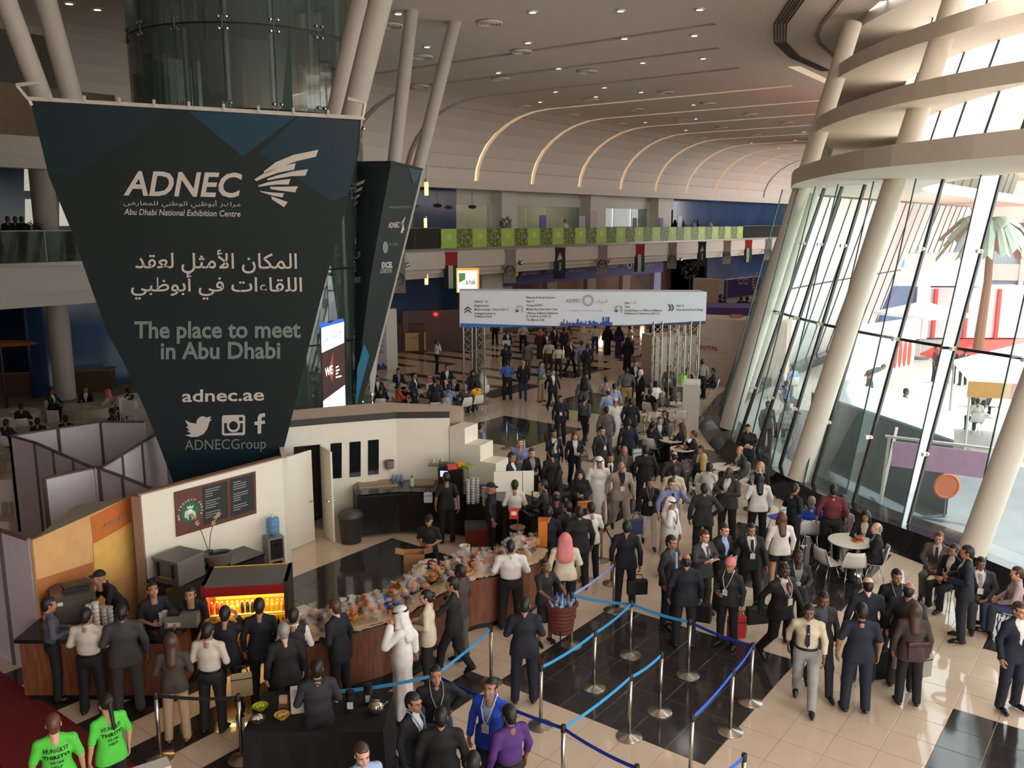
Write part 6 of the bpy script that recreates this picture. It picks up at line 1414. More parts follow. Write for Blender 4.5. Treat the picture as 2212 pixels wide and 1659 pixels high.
def hair_mesh(kind):
 lo, hi = ((-.14, -.16, -.12), (.14, .16, .17)) if kind in ('short', 'bald', 'cap', 'turban', 'bun') else ((-.16, -.16, -.42), (.16, .2, .17))
 F_ = Field(lo, hi, .0115); F_.k = .015
 if kind == 'bald': F_.ell((0, .014, .028), (.082, .101, .103)); F_.cone((0, .05, -.01), (0, .052, -.045), .066, .054, k=.02); F_.cut(F_.Z - .035 - np.clip(F_.Y * .5, -.04, .04)); F_.cut(-.015 - F_.Y); F_.cut(-.085 - F_.Z)
 elif kind in ('short', 'bun'):
  F_.ell((0, .016, .036), (.084, .106, .106)); F_.cone((0, .05, -.01), (0, .052, -.05), .068, .056, k=.02); F_.cut(-np.maximum(F_.Y + .045 - np.clip(F_.Z - .02, 0, 1) * 1.0, F_.Z - .066)); F_.cut(-.088 - F_.Z - np.clip(F_.Y - .03, -1, .0) * 1.6)
  if kind == 'bun': F_.ell((0, .125, .04), (.045, .04, .045), k=.01)
 elif kind == 'long':
  F_.ell((0, .018, .036), (.09, .108, .108)); F_.cone((0, .05, .0), (0, .085, -.3), .1, .075, 1, .6, k=.04)
  for s in (-1, 1): F_.cone((s * .075, .0, .0), (s * .1, -.02, -.24), .035, .03, k=.03)
  e = np.sqrt((F_.X / .062) ** 2 + ((F_.Z + .01) / .075) ** 2) - 1; F_.d = np.maximum(F_.d, -np.maximum(e * .06, F_.Y + .035))
 elif kind == 'tail': F_.ell((0, .016, .036), (.085, .107, .106)); F_.cut(-np.maximum(F_.Y + .045 - np.clip(F_.Z - .02, 0, 1), F_.Z - .066)); F_.cut(-.09 - F_.Z); F_.cone((0, .115, .03), (0, .14, -.28), .03, .02, k=.01)
 elif kind == 'cap': F_.ell((0, .012, .045), (.09, .108, .105)); F_.cut(.045 - F_.Z); F_.cone((-.035, -.12, .052), (.035, -.12, .052), .016, .016, 1, 2.0, k=.005)
 elif kind == 'kumma': F_.ell((0, .012, .05), (.09, .108, .1)); F_.cut(.04 - F_.Z)
 elif kind == 'turban': F_.ell((0, .02, .05), (.105, .125, .115)); F_.cut(-np.maximum(F_.Y + .03, F_.Z - .05)); F_.cut(-.06 - F_.Z)
 elif kind in ('ghutra', 'hijab'):
  w_ = 1.0 if kind == 'ghutra' else .93; F_.ell((0, .014, .04), (.098 * w_, .116 * w_, .108))
  F_.cone((0, .04, .0), (0, .08, -.3), .105, .13, 1.25, .62, k=.05)
  for s in (-1, 1): F_.cone((s * .07, -.02, .01), (s * .12, -.04, -.26), .04, .05, k=.04)
  if kind == 'hijab': F_.cone((0, -.02, -.13), (0, -.0, -.26), .085, .14, 1.15, .8, k=.03)
  e = np.sqrt((F_.X / .064) ** 2 + ((F_.Z + .018) / .082) ** 2) - 1; F_.d = np.maximum(F_.d, -np.maximum(e * .06, F_.Y + .02))
 return F_.mesh()
HAIR = {}
def hair(kind):
 if kind not in HAIR:
  V, Q = hair_mesh(kind); HAIR[kind] = np_mesh(kind, [(V, Q, 0)], [mat('hair black', (24, 19, 17), .5)])
 return HAIR[kind]
AGAL = MB()
for z_ in (.062, .078):
 AGAL.tube([(.098 * math.cos(t), .014 + .116 * math.sin(t), z_ + .012 * math.sin(t)) for t in [2 * math.pi * k / 20 for k in range(21)]], .009, 6, False)
AGAL = AGAL.mesh('agal', mat('agal black', (16, 14, 14), .6), True)
M_shoe = mat('shoe black', (22, 19, 18), .3); M_skin = mat('skin tan', (164, 116, 88), .55, noise=.04)
M_eye = mat('eye dark', (28, 20, 18), .4, noise=0); M_eyew = mat('eye white', (210, 200, 190), .4, noise=0); M_lip = mat('lips', (140, 84, 72), .5, noise=0)
BODY = {}; TOP = {}; BOT = {}; SHOE = {}
VOX = .021
def get_body(J, key, outfit):
 if key in BODY: return BODY[key]
 lo, hi = bounds(J, ['hipL', 'hipR', 'kneeL', 'kneeR', 'ankL', 'ankR', 'sL', 'sR', 'eL', 'eR', 'wL', 'wR', 'neck'], .16); F_ = Field(lo, hi, .022); F_.k = .03
 F_.cone(J['pel'], J['waist'], .085, .08, 1.35, 1); F_.cone(J['waist'], J['chest'], .08, .09, 1.4, 1); F_.cone(J['chest'], J['sh'], .085, .06, 1.4, 1); F_.cone(J['sh'], J['neck'], .05, .048)
 for n in 'LR':
  F_.cone(J['hip' + n], J['knee' + n], .075, .048); F_.cone(J['knee' + n], J['ank' + n], .05, .034)
  F_.cone(J['s' + n], J['e' + n], .042, .036, k=.02); F_.cone(J['e' + n], J['w' + n], .037, .025, k=.015)
 parts = [(*F_.mesh(), 0)]
 for n, s in (('L', 1), ('R', -1)): parts += hand_parts(J['w' + n] - J['h' + n] * .01, J['h' + n], s, .6 if 'sit' not in key else .9)
 BODY[key] = np_mesh('body', parts, [M_skin, M_eye, M_eyew, M_lip]); return BODY[key]
def sleeves(F_, J, r, ln=1.0, k=.03):
 for n in 'LR':
  s_, e_, w_ = J['s' + n], J['e' + n], J['w' + n]
  if ln <= .5: F_.cone(s_, s_ + (e_ - s_) * (ln * 2), r[0], r[1] * 1.06, k=k)
  else: F_.cone(s_, e_, r[0], r[1], k=k); F_.cone(e_, e_ + (w_ - e_) * .93, r[1], r[2], k=.015)
def hips(F_, J, sit, r, zb):
 for s in (-1, 1):
  if sit: F_.cone((s * .08, .01, J['pel'][2] + .02), (s * .09, -.06, .52), r, r)
  else: F_.cone((s * .072, .01, .97), (s * .085, .01, zb), r * .95, r, k=.05)
def get_top(J, key, outfit):
 """returns list of (name, mesh)"""
 k = (key, outfit)
 if k in TOP: return TOP[k]
 up = J['up']; dz = J['dz']; ks = ['hipL', 'hipR', 'sL', 'sR', 'eL', 'eR', 'wL', 'wR', 'neck', 'pel']
 long = outfit in ('robe', 'abaya')
 if long: ks += ['ankL', 'ankR', 'kneeL', 'kneeR']
 lo, hi = bounds(J, ks, .2); lo[2] -= .1; F_ = Field(lo, hi, VOX); F_.k = .04; out = []
 sit = J['legs'] == 'sit'
 if outfit in ('suit', 'coat'):
  F_.cone(J['pel'] + v3(0, .01, -.17 if not sit else -.1), J['waist'], .132, .106, 1.32, 1.0); F_.cone(J['waist'], J['chest'], .105, .118, 1.42, 1); F_.cone(J['chest'], J['sh'], .115, .075, 1.45, 1.05); F_.cone(J['sL'], J['sR'], .054, .054, k=.03); F_.cone(J['sL'], J['neck'] - v3(0, 0, .03), .045, .045, k=.04); F_.cone(J['sR'], J['neck'] - v3(0, 0, .03), .045, .045, k=.04)
  hips(F_, J, sit, .128, .74); sleeves(F_, J, (.053, .050, .043)); z0 = (.80 if not sit else .44); F_.cut(z0 - F_.Z)
  if sit: F_.cut(-.24 - F_.Y - np.clip(F_.Z - .6, 0, 1) * 5)
  c = J['sh']; a = J['lean']; yy = (F_.Y - c[1]) * math.cos(a) + (F_.Z - c[2]) * math.sin(a); zz = -(F_.Y - c[1]) * math.sin(a) + (F_.Z - c[2]) * math.cos(a)
  F_.cone(J['sh'], J['neck'] - v3(0, 0, .085), .07, .064, k=.03); F0 = F_.d.copy()
  wedge = np.maximum(np.abs(F_.X) - np.clip((zz + .36) * .20, .0, .085), yy + .035); cutv = wedge
  F_.d = np.maximum(F_.d, -cutv); V, Q = F_.mesh(); out.append(('jacket', np_mesh('jacket', [(V, Q, 0)], [M_dark])))
  F_.d = np.maximum(F0 + .013, np.maximum(np.abs(F_.X) - .11, -(zz + .42))); F_.cone(J['sh'], J['neck'] - v3(0, 0, .035), .06, .060, k=.01); F_.cut(-(zz + .42)); V, Q = F_.mesh(); out.append(('shirt', np_mesh('shirt', [(V, Q, 0)], [M_white])))
  mb = MB(); P = lambda x, y, z: tuple(up((x, y, z))); d_ = -.122
  mb.add([P(-.02, d_ + .01, 1.43), P(.02, d_ + .01, 1.43), P(.03, d_ - .006, 1.12), P(0, d_ - .006, 1.08), P(-.03, d_ - .006, 1.12)] + [P(-.02, d_ + .03, 1.43), P(.02, d_ + .03, 1.43), P(.03, d_ + .02, 1.12), P(0, d_ + .02, 1.08), P(-.03, d_ + .02, 1.12)], [(0, 1, 2, 3, 4), (0, 5, 6, 1), (1, 6, 7, 2), (4, 9, 5, 0)]); out.append(('tie', mb.mesh('tie', M_dark)))
 elif outfit in ('shirt', 'polo', 'vest', 'blouse', 'tee'):
  un = outfit in ('blouse', 'tee', 'polo'); wl = .112 if not un else .118
  F_.cone(J['pel'] + v3(0, .0, .05 if not un else -.12), J['waist'], .127 if un else .108, .105 if un else .103, 1.34, 1.0); F_.cone(J['waist'], J['chest'], .104, .112, 1.4, 1); F_.cone(J['chest'], J['sh'], .108, .068, 1.45, 1.05); F_.cone(J['sL'], J['sR'], .048, .048, k=.03); F_.cone(J['sL'], J['neck'] - v3(0, 0, .035), .042, .04, k=.04); F_.cone(J['sR'], J['neck'] - v3(0, 0, .035), .042, .04, k=.04)
  if outfit == 'blouse': F_.ell(up((0, -.07, 1.27)), (.13, .06, .07), k=.04)
  if un: hips(F_, J, sit, .122, .8)
  F1 = F_.d.copy(); sleeves(F_, J, (.053, .049, .04), .42 if outfit in ('polo', 'tee') else 1.0)
  z0 = (1.0 if not un else .84) + dz * (1 if not un or not sit else .93); F_.cut(z0 - F_.Z); nk = np.sqrt(F_.X ** 2 + (F_.Y - J['neck'][1]) ** 2) - .055; F_.d = np.maximum(F_.d, -np.maximum(nk, -(F_.Z - J['sh'][2] - .062)))
  V, Q = F_.mesh(); out.append(('shirt', np_mesh('shirt', [(V, Q, 0)], [M_white])))
  if outfit == 'vest':
   F_.d = F1 - .012; F_.cut(z0 - .03 - F_.Z); F_.d = np.maximum(F_.d, -np.maximum(nk - .02, -(F_.Z - J['sh'][2] + .0))); F_.cut(np.abs(F_.X) - .19); V, Q = F_.mesh(); out.append(('vest', np_mesh('vest', [(V, Q, 0)], [M_dark])))
  if outfit in ('shirt', 'polo', 'vest'):
   mb = MB(); mb.lathe([(.066, -.012), (.072, .028), (.064, .03), (.06, -.01)], n=16); T = np.array(up((0, .01, 1.455))); out.append(('collar', np_mesh('collar', [([np.array(v) + T for v in mb.v], mb.f, 0)], [M_white])))
  if outfit in ('shirt', 'vest'):
   mb = MB(); mb.lathe([(.118, 0), (.122, .005), (.122, .035), (.118, .04)], n=24, sx=1.28, sy=.98); out.append(('belt', np_mesh('belt', [([np.array(v) + v3(0, 0, .985 + dz) for v in mb.v], mb.f, 0)], [M_black])))
  mb = MB(); P = lambda x, y, z: tuple(up((x, y, z))); d_ = -.125
  mb.add([P(-.02, d_ + .01, 1.43), P(.02, d_ + .01, 1.43), P(.034, d_ - .004, 1.1), P(0, d_ - .004, 1.05), P(-.034, d_ - .004, 1.1)], [(0, 1, 2, 3, 4)]); out.append(('tie', mb.mesh('tie', M_dark)))
 elif long:
  ab_ = outfit == 'abaya'; F_.cone(J['waist'], J['chest'], .115, .12, 1.4, 1.0); F_.cone(J['chest'], J['sh'], .112, .07, 1.45, 1.05); F_.cone(J['sL'], J['sR'], .06, .06, k=.03)
  if sit: F_.cone(J['pel'], J['waist'], .13, .115, 1.4, 1); F_.cone(J['hipL'], J['kneeL'], .11, .09); F_.cone(J['hipR'], J['kneeR'], .11, .09); F_.cone((J['kneeL'] + J['kneeR']) / 2, (J['ankL'] + J['ankR']) / 2, .1, .1, 1.8, 1)
  else:
   m = (J['ankL'] + J['ankR']) / 2; F_.ell((0, 0, .93), (.2, .155, .25)); F_.cone(J['waist'], m + v3(0, -.02, .0), .125, .15, 1.35, 1.0 if J['legs'] != 'walk' else 1.45)
   # vertical folds
   F_.d = F_.d + .010 * np.sin(np.arctan2(F_.Y, F_.X) * 9) * np.clip(1.0 - F_.Z, 0, 1)
  sleeves(F_, J, (.066, .066 if not ab_ else .075, .058 if not ab_ else .085)); F_.cut(.035 - F_.Z)
  nk = np.sqrt(F_.X ** 2 + (F_.Y - J['neck'][1]) ** 2) - .06; F_.d = np.maximum(F_.d, -np.maximum(nk, -(F_.Z - J['sh'][2] - .045))); V, Q = F_.mesh(); out.append(('robe', np_mesh('robe', [(V, Q, 0)], [M_white])))
 TOP[k] = out; return out
def get_bot(J, legs, kind):
 k = (legs, kind)
 if k in BOT: return BOT[k]
 lo, hi = bounds(J, ['hipL', 'hipR', 'kneeL', 'kneeR', 'ankL', 'ankR', 'pel'], .19); F_ = Field(lo, hi, VOX); F_.k = .03
 F_.cone(J['pel'] + v3(0, .01, -.04), J['pel'] + v3(0, 0, .06), .112, .104, 1.36, 1.0)
 if kind == 'skirt': F_.cone(J['pel'], (J['kneeL'] + J['kneeR']) / 2, .12, .13, 1.35, 1); F_.cut(.50 - F_.Z if legs != 'sit' else .36 - F_.Z)
 elif kind == 'shorts':
  for n in 'LR': F_.cone(J['hip' + n], J['hip' + n] * .5 + J['knee' + n] * .5, .1, .085)
  F_.cut(.68 - F_.Z)
 else:
  for n in 'LR': F_.cone(J['hip' + n], J['knee' + n], .096, .072); F_.cone(J['knee' + n], J['ank' + n] + v3(0, 0, -.02), .072, .062)
  F_.cut(.055 - F_.Z)
 F_.cut(F_.Z - (J['pel'][2] + .085)); V, Q = F_.mesh(); BOT[k] = np_mesh('trousers', [(V, Q, 0)], [M_dark]); return BOT[k]
def get_shoes(J, legs, kind='shoe'):
 k = (legs, kind)
 if k in SHOE: return SHOE[k]
 r = []
 for n in 'LR':
  a, t = J['ank' + n], J['toe' + n]; lo = np.minimum(a, t) - .12; hi = np.maximum(a, t) + .12; F_ = Field(lo, hi, .0135); F_.k = .02
  d = t - a; d = d / np.linalg.norm(d[:2]); heel = a - v3(d[0], d[1], 0) * .045 - v3(0, 0, .035)
  F_.cone(heel, a * .4 + t * .6, .036, .040, 1, 1); F_.cone(a * .4 + t * .6, t, .040, .030); F_.cone(a, a - v3(0, 0, .03), .042, .045, k=.02)
  F_.cut(F_.Z - (a[2] + .03)); F_.cut(min(a[2], t[2]) - .035 - F_.Z); V, Q = F_.mesh(); r.append(np_mesh('shoe', [(V, Q, 0)], [M_shoe]))
 SHOE[k] = r; return r
SK = {'fair': (206, 152, 126), 'tan': (170, 122, 94), 'brown': (124, 84, 62), 'dark': (72, 48, 38), 'pale': (222, 176, 152)}
HC_ = {'black': (22, 17, 16), 'brown': (70, 46, 32), 'grey': (140, 134, 128), 'blond': (190, 150, 96), 'white': (206, 200, 194), 'auburn': (96, 56, 38), 'none': None}
CL = {'black': (21, 20, 23), 'char': (42, 41, 44), 'navy': (24, 27, 42), 'dnavy': (17, 19, 30), 'grey': (92, 88, 86), 'dgrey': (58, 56, 56), 'brown': (66, 52, 46), 'beige': (158, 142, 132), 'cream': (206, 190, 164), 'white': (222, 214, 208), 'offw': (200, 186, 172),
 'lblue': (150, 168, 206), 'blue': (70, 92, 168), 'royal': (36, 74, 190), 'lav': (136, 140, 178), 'slate': (82, 82, 94), 'maroon': (98, 34, 44), 'purple': (74, 36, 104), 'lime': (82, 196, 62), 'red': (196, 44, 40), 'orange': (206, 76, 52), 'yellow': (230, 170, 30), 'khaki': (166, 138, 108),
 'pink': (206, 120, 122), 'teal': (108, 130, 134), 'olive': (100, 98, 84), 'jeans': (44, 56, 90), 'pinkish': (176, 148, 150), 'ltgrey': (150, 146, 142), 'tanb': (150, 116, 90)}
def cm(c, rough=.8): return mat('cloth ' + c, CL[c], rough, noise=.09, scale=9, bump=.15)
def sm(s): return mat('skin ' + s, SK[s], .5, noise=.04)
LANY = {}
M_lanw = mat('lanyard white', (206, 210, 220), .6, noise=.1, scale=40)
NP_ = [0]
def person(px, py, face, outfit, top, bot, hr='short', hc='black', skin='tan', legs='stand', aL='down', aR='down', lean=0.0, shirt='white', tie=None, lan=None, badge=True, yaw=0.0, pitch=-.12, h=1.0, w=1.0, label='', group=None, z0=0.0, at=None, botk='trousers', scarf=None, agal=False, extra=None, name='person'):
 zt = (1.725 if legs != 'sit' else 1.305) * h - (0.02 if abs(lean) < .1 else .06 + .35 * abs(lean)) * (1 if abs(lean) >= .1 else 0)
 if at is None:
  p = atz(px, py, z0 + zt); pos = Vector((p.x, p.y, z0))
 else: pos = Vector(at)
 # facing is measured against the line of sight
 rz = math.radians(face) + (-math.atan2(pos.x, pos.y)) * .6
 if legs == 'sit' or abs(lean) > .1:  # head is ahead of the foot point
  pass
 lean_ = lean; J = skeleton(legs, aL, aR, lean_)
 key = (legs, aL, aR, round(lean, 2)); o = empty(name, pos, rz, label, 'person', group); o.scale = (h * w, h * w, h)
 b = use('body', get_body(J, key, outfit), o, [sm(skin), M_eye, M_eyew, M_lip])
 hd = use('head', HEADM(skin), o, [sm(skin), M_eye, M_eyew, M_lip])
 hp = J['head']; hd.location = tuple(hp); hd.scale = (1 / w, 1 / w, 1); hd.rotation_euler = (lean * .5 - pitch, 0, math.radians(yaw))
 if hr: 
  ho = use('headscarf' if hr in ('ghutra', 'hijab', 'turban') else ('cap' if hr in ('cap', 'kumma') else 'hair'), hair(hr), hd, [mat('scarf ' + scarf, CL[scarf], .8, noise=.08, scale=14) if scarf else mat('hair ' + hc, HC_[hc], .45, noise=.2, scale=40, bump=.3)])
  if hr == 'ghutra' and agal: use('agal', AGAL, hd)
 for nm, me in get_top(J, key, outfit):
  if nm == 'tie' and not tie: continue
  m = cm(top) if nm in ('jacket', 'robe', 'vest') or (nm == 'shirt' and outfit not in ('suit', 'vest')) else (cm(shirt) if nm in ('shirt', 'collar') else (cm(tie) if nm == 'tie' else M_black))
  if nm == 'collar' and outfit != 'vest': m = cm(top)
  use(nm, me, o, [m])
 if outfit not in ('robe', 'abaya'): t_ = use('trousers' if botk == 'trousers' else botk, get_bot(J, legs, botk), o, [cm(bot)])
 for me in get_shoes(J, legs): use('shoe', me, o, [mat('shoe ' + ('tan' if bot in ('khaki',) else 'black'), (110, 74, 50) if bot == 'khaki' else (22, 19, 18), .3)])
 if lan:
  kk = (round(lean, 2), legs == 'sit', lan)
  if kk not in LANY:
   mb = MB(); up = J['up']; P = lambda x, y, z: Vector(up((x, y, z)))
   pts = [P(-.065, .05, 1.50), P(-.075, -.03, 1.475), P(-.07, -.11, 1.38), P(-.03, -.148, 1.25), P(0, -.155, 1.17)]
   for s in (1, -1):
    q = [Vector((v.x * s, v.y, v.z)) for v in pts]
    for i in range(4): mb.bar(q[i], q[i + 1], .004, .017, Vector((0, -1, 0.01)))
   mb.bar(P(.065, .05, 1.50), P(-.065, .05, 1.50), .017, .004)
   c = P(0, -.16, 1.13); mb2 = MB().box(-.042, .042, -.004, .004, -.06, .05, Matrix.Translation(c)); LANY[kk] = (mb.mesh('lanyard', M_lanw), mb2.mesh('badge', M_white))
  use('lanyard', LANY[kk][0], o, [mat('lanyard ' + lan, {'w': (206, 210, 220), 'b': (110, 160, 206), 'k': (60, 50, 50)}[lan], .6)])
  if badge: use('badge', LANY[kk][1], o)
 NP_[0] += 1
 return o
HM = {}
def HEADM(skin):
 if 'h' not in HM: HM['h'] = np_mesh('head', [(HEADV, HEADF, 0)] + EYES, [M_skin, M_eye, M_eyew, M_lip])
 return HM['h']
# ================================================================ THE CROWD (head-top pixel, facing, dress)
def p(x, y, f, o, t, b, lab, **k): return person(x, y, f, o, t, b, label=lab, **k)
S_ = dict(legs='sit'); W_ = dict(legs='walk', aL='fwd', aR='back'); BB = dict(aL='bent', aR='bent')
# --- bottom left, at the cafe counter
g1 = p(113, 1543, 190, 'tee', 'lime', 'black', 'person in a lime green slogan shirt at the bottom left corner, short brown hair', hc='auburn', skin='fair', w=1.05)
g2 = p(228, 1500, 212, 'tee', 'lime', 'black', 'woman in a lime green slogan shirt with a long dark ponytail', hr='tail', skin='fair', w=.95)
p(103, 1290, 110, 'shirt', 'slate', 'black', 'man in a slate shirt at the far left end of the cafe counter', aL='bent', aR='bent')
p(184, 1314, 165, 'shirt', 'offw', 'black', 'man in a white shirt beside the cup stacks, seen from behind', w=1.1, **BB)
p(261, 1306, 185, 'suit', 'dgrey', 'dgrey', 'broad man in a grey suit leaning at the left counter, seen from behind', w=1.15, h=1.03, aL='bent', aR='down', skin='brown')
p(376, 1368, 178, 'blouse', 'brown', 'khaki', 'woman in brown blouse and khaki trousers at the till, seen from behind', hr='long', hc='brown', h=.97, **BB)
p(440, 1347, 165, 'shirt', 'offw', 'black', 'man in a white shirt with folded arms left of the lit fridge', w=1.05, **BB)
p(495, 1308, 175, 'suit', 'black', 'black', 'man in black suit touching his face before the lit fridge', aR='phone', aL='down', w=1.02)
p(549, 1294, 180, 'suit', 'dnavy', 'black', 'tall man in navy suit in front of the lit fridge, white collar', h=1.03, w=1.02)
p(612, 1345, 200, 'suit', 'black', 'black', 'grey-haired man in black suit between the fridge and the brown counter', hc='grey', skin='fair', w=1.05)
p(632, 1314, 178, 'vest', 'char', 'black', 'man in dark waistcoat and white sleeves at the end of the brown counter', aL='bent', aR='bent')
p(731, 1310, 235, 'suit', 'dnavy', 'black', 'brown-haired man in a dark blazer leaning over the brown counter', hc='brown', skin='fair', aL='bent', aR='down', lean=.12, h=1.03)
p(683, 1426, 190, 'vest', 'char', 'black', 'man in dark grey sweater vest behind the black buffet table, lanyard at collar', shirt='char', **BB, w=1.1)
p(781, 1606, 20, 'shirt', 'lblue', 'black', 'short-haired man with only his head above the bottom edge', hc='brown', skin='fair')
p(865, 1310, 262, 'robe', 'white', 'white', 'man in white robe and headdress on the phone beside the brown counter', hr='ghutra', scarf='white', agal=True, aL='phone', aR='back', h=1.04, w=1.03)
p(925, 1273, 262, 'suit', 'cream', 'black', 'dark-haired woman in a cream jacket taking snacks from the counter', hr='bun', skin='fair', shirt='brown', h=.97, **BB)
p(975, 1247, 258, 'suit', 'black', 'black', 'man in black suit and white shirt reaching for snacks', aL='reach', aR='bent', h=1.02, legs='walk')
p(994, 1219, 240, 'suit', 'brown', 'grey', 'man in brown jacket behind the reaching man at the counter', skin='dark', aL='bent')
p(1103, 1167, 182, 'shirt', 'white', 'black', 'heavy man in white shirt choosing snacks, seen from behind', w=1.25, **BB)
p(1133, 1290, 182, 'suit', 'dnavy', 'dnavy', 'man in navy suit standing in the queue lane, seen from behind', w=1.1, aL='bent', aR='bent', h=1.02)
p(1060, 1466, 335, 'suit', 'royal', 'navy', 'moustached man in a bright blue blazer with white lanyard', lan='w', shirt='lblue', w=1.1, aL='down', pitch=.25)
p(1100, 1523, 215, 'shirt', 'purple', 'black', 'bearded man in a purple jumper at the bottom edge', w=1.1, skin='brown')
p(941, 1438, 10, 'shirt', 'black', 'jeans', 'smiling man in a black shirt with white lanyard, hand on hip', lan='w', aL='hip', w=1.15, pitch=.15)
p(893, 1497, 60, 'suit', 'dnavy', 'dnavy', 'bearded young man in navy suit with blue lanyard at the bottom', lan='b', w=1.05)
p(950, 1527, 182, 'suit', 'black', 'black', 'man in black jacket seen from behind in the bottom group', w=1.15)
p(1022, 1624, 180, 'shirt', 'black', 'black', 'dark-haired person cut off at the bottom below the group')
# --- baristas
p(252, 1240, 300, 'polo', 'black', 'black', 'barista in black cap bending over the left counter', hr='cap', scarf='black', lean=.45, aL='reach', aR='reach', pitch=.3)
p(328, 1258, 25, 'polo', 'black', 'black', 'barista with name badge looking down behind the till', aL='reach', aR='bent', pitch=.3)
p(422, 1272, 350, 'polo', 'black', 'black', 'barista leaning forward beside the lit fridge', lean=.4, aL='reach', aR='reach', pitch=.35)
p(926, 1112, 350, 'polo', 'black', 'black', 'barista in dark cap behind the snack heap', hr='cap', scarf='black', z0=0, h=.93, **BB)
p(964, 1020, 190, 'polo', 'black', 'black', 'barista in grey apron carrying white plastic bags, seen from behind', aL='down', aR='back')
p(1060, 1043, 90, 'shirt', 'black', 'black', 'barista in a black cap in profile by the white board', hr='cap', scarf='black', w=1.05)
p(1112, 1036, 180, 'shirt', 'white', 'black', 'person in white chef coat behind the white display board', **BB)
p(1178, 1208, 35, 'polo', 'black', 'black', 'woman in black polo and skirt filling the wicker basket', hr='bun', skin='brown', aL='reach', aR='reach', botk='skirt', h=.93, pitch=.2)
p(1221, 1152, 182, 'blouse', 'cream', 'black', 'woman in cream blouse and pink headscarf seen from behind', hr='hijab', scarf='pink', w=1.15, aR='bent')
p(1256, 1090, 195, 'suit', 'black', 'black', 'tall man in black suit with white collar in the cafe queue, back view', w=1.15, h=1.03)
p(1270, 1088, 200, 'polo', 'white', 'black', 'man in short-sleeved white shirt mostly hidden in the cafe queue')
p(1195, 1091, 178, 'suit', 'dnavy', 'black', 'man in dark suit at the right counter tip, back view', **BB, w=1.08)
p(1218, 1086, 200, 'suit', 'char', 'black', 'man with white collar turning his head in the cafe queue', yaw=40, **BB)
p(1202, 1061, 185, 'suit', 'black', 'black', 'bald brown-skinned man with white lanyard in the cafe queue', hr='bald', skin='brown')
p(1252, 1014, 2, 'abaya', 'black', 'black', 'woman in black robe and headscarf facing forward, orange bag', hr='hijab', scarf='black', skin='fair', h=.95, **BB)
p(1209, 1015, 95, 'abaya', 'black', 'black', 'woman in black robe in profile beside the facing woman', hr='hijab', scarf='black', skin='fair', h=.95, **BB)
p(1174, 1036, 265, 'suit', 'char', 'black', 'bearded man with glasses in dark suit near the white board', aL='table', aR='bent')
p(1182, 969, 215, 'suit', 'black', 'black', 'man in black suit behind the stepped wall, back view', w=1.05)
p(1157, 968, 25, 'suit', 'black', 'black', 'short-haired man in black jacket and grey shirt holding a cup', hc='brown', skin='fair', shirt='ltgrey', aR='bent')
p(1124, 947, 3, 'polo', 'lav', 'olive', 'man in a blue short-sleeved shirt with lanyard eating by the stepped wall', lan='b', skin='fair', hc='brown', w=1.15, pitch=.25, **BB)
p(1105, 977, 60, 'suit', 'black', 'black', 'man in dark suit beside the stepped wall end, side view', aL='bent')
p(1038, 912, 120, 'shirt', 'lav', 'navy', 'man in blue shirt half hidden behind the top steps')
p(1196, 927, 20, 'suit', 'navy', 'black', 'bearded man in navy suit drinking, white lanyard', lan='w', aR='up')
p(1242, 932, 8, 'suit', 'black', 'black', 'woman with long curly brown hair in black jacket with handbag', hr='long', hc='auburn', skin='fair', lan='w', h=.97, aL='bent', aR='down', legs='walk')
p(1300, 921, 35, 'suit', 'char', 'char', 'man in charcoal jacket and black shirt with white lanyard', shirt='black', lan='w', skin='fair', w=1.05)
p(1310, 878, 182, 'suit', 'grey', 'grey', 'man in light grey suit walking away, back view', w=1.05, skin='brown')
p(1349, 963, 2, 'suit', 'brown', 'black', 'bald moustached man in dark brown jacket with lanyard', hr='bald', skin='tan', lan='w', shirt='olive')
p(1319, 978, 4, 'suit', 'black', 'black', 'young man in black suit with black tie and white shirt behind the robed man', tie='black')
p(1294, 987, 3, 'robe', 'white', 'white', 'man in white robe and headdress walking towards the camera in the crowd', hr='ghutra', scarf='white', agal=True, legs='walk', w=1.08, h=1.03)
p(1342, 997, 10, 'suit', 'beige', 'beige', 'bald man in beige suit and black shirt walking forward', hr='bald', shirt='black', lan='w', w=1.15, h=1.03, **W_)
p(1358, 904, 183, 'suit', 'navy', 'navy', 'man in navy suit with a plastic bag walking away', w=1.08)
p(1331, 859, 180, 'robe', 'white', 'white', 'man in long white robe and small embroidered cap, back view', hr='kumma', scarf='offw', w=1.12, legs='walk')
p(1361, 860, 182, 'suit', 'black', 'black', 'man in black suit right of the white robed man, back view', w=1.12)
p(1314, 840, 185, 'shirt', 'lblue', 'khaki', 'bald man in pale blue shirt with a black shoulder bag', hr='bald', skin='pale', w=1.08)
p(1327, 828, 182, 'shirt', 'lblue', 'khaki', 'dark-haired man in pale blue shirt, back view', w=.98)
p(1309, 813, 182, 'shirt', 'beige', 'beige', 'man in beige shirt with a strap over the shoulder, back view', aL='bent', aR='bent')
p(1354, 794, 183, 'shirt', 'grey', 'khaki', 'large man in grey shirt and beige trousers walking away', w=1.25, h=1.04)
p(1373, 779, 4, 'suit', 'black', 'black', 'man in black suit with lanyard behind the white-haired man', lan='w', skin='fair', hc='brown')
p(1385, 798, 300, 'suit', 'dnavy', 'dnavy', 'white-haired bearded man in navy suit turning round', hc='white', skin='pale', w=1.12)
p(1446, 789, 4, 'suit', 'olive', 'char', 'man in olive jacket with pale lanyard by the white partition', shirt='grey', lan='b')
p(1264, 853, 150, 'shirt', 'slate', 'navy', 'bearded man in grey-purple shirt and navy trousers walking away', **W_, skin='fair')
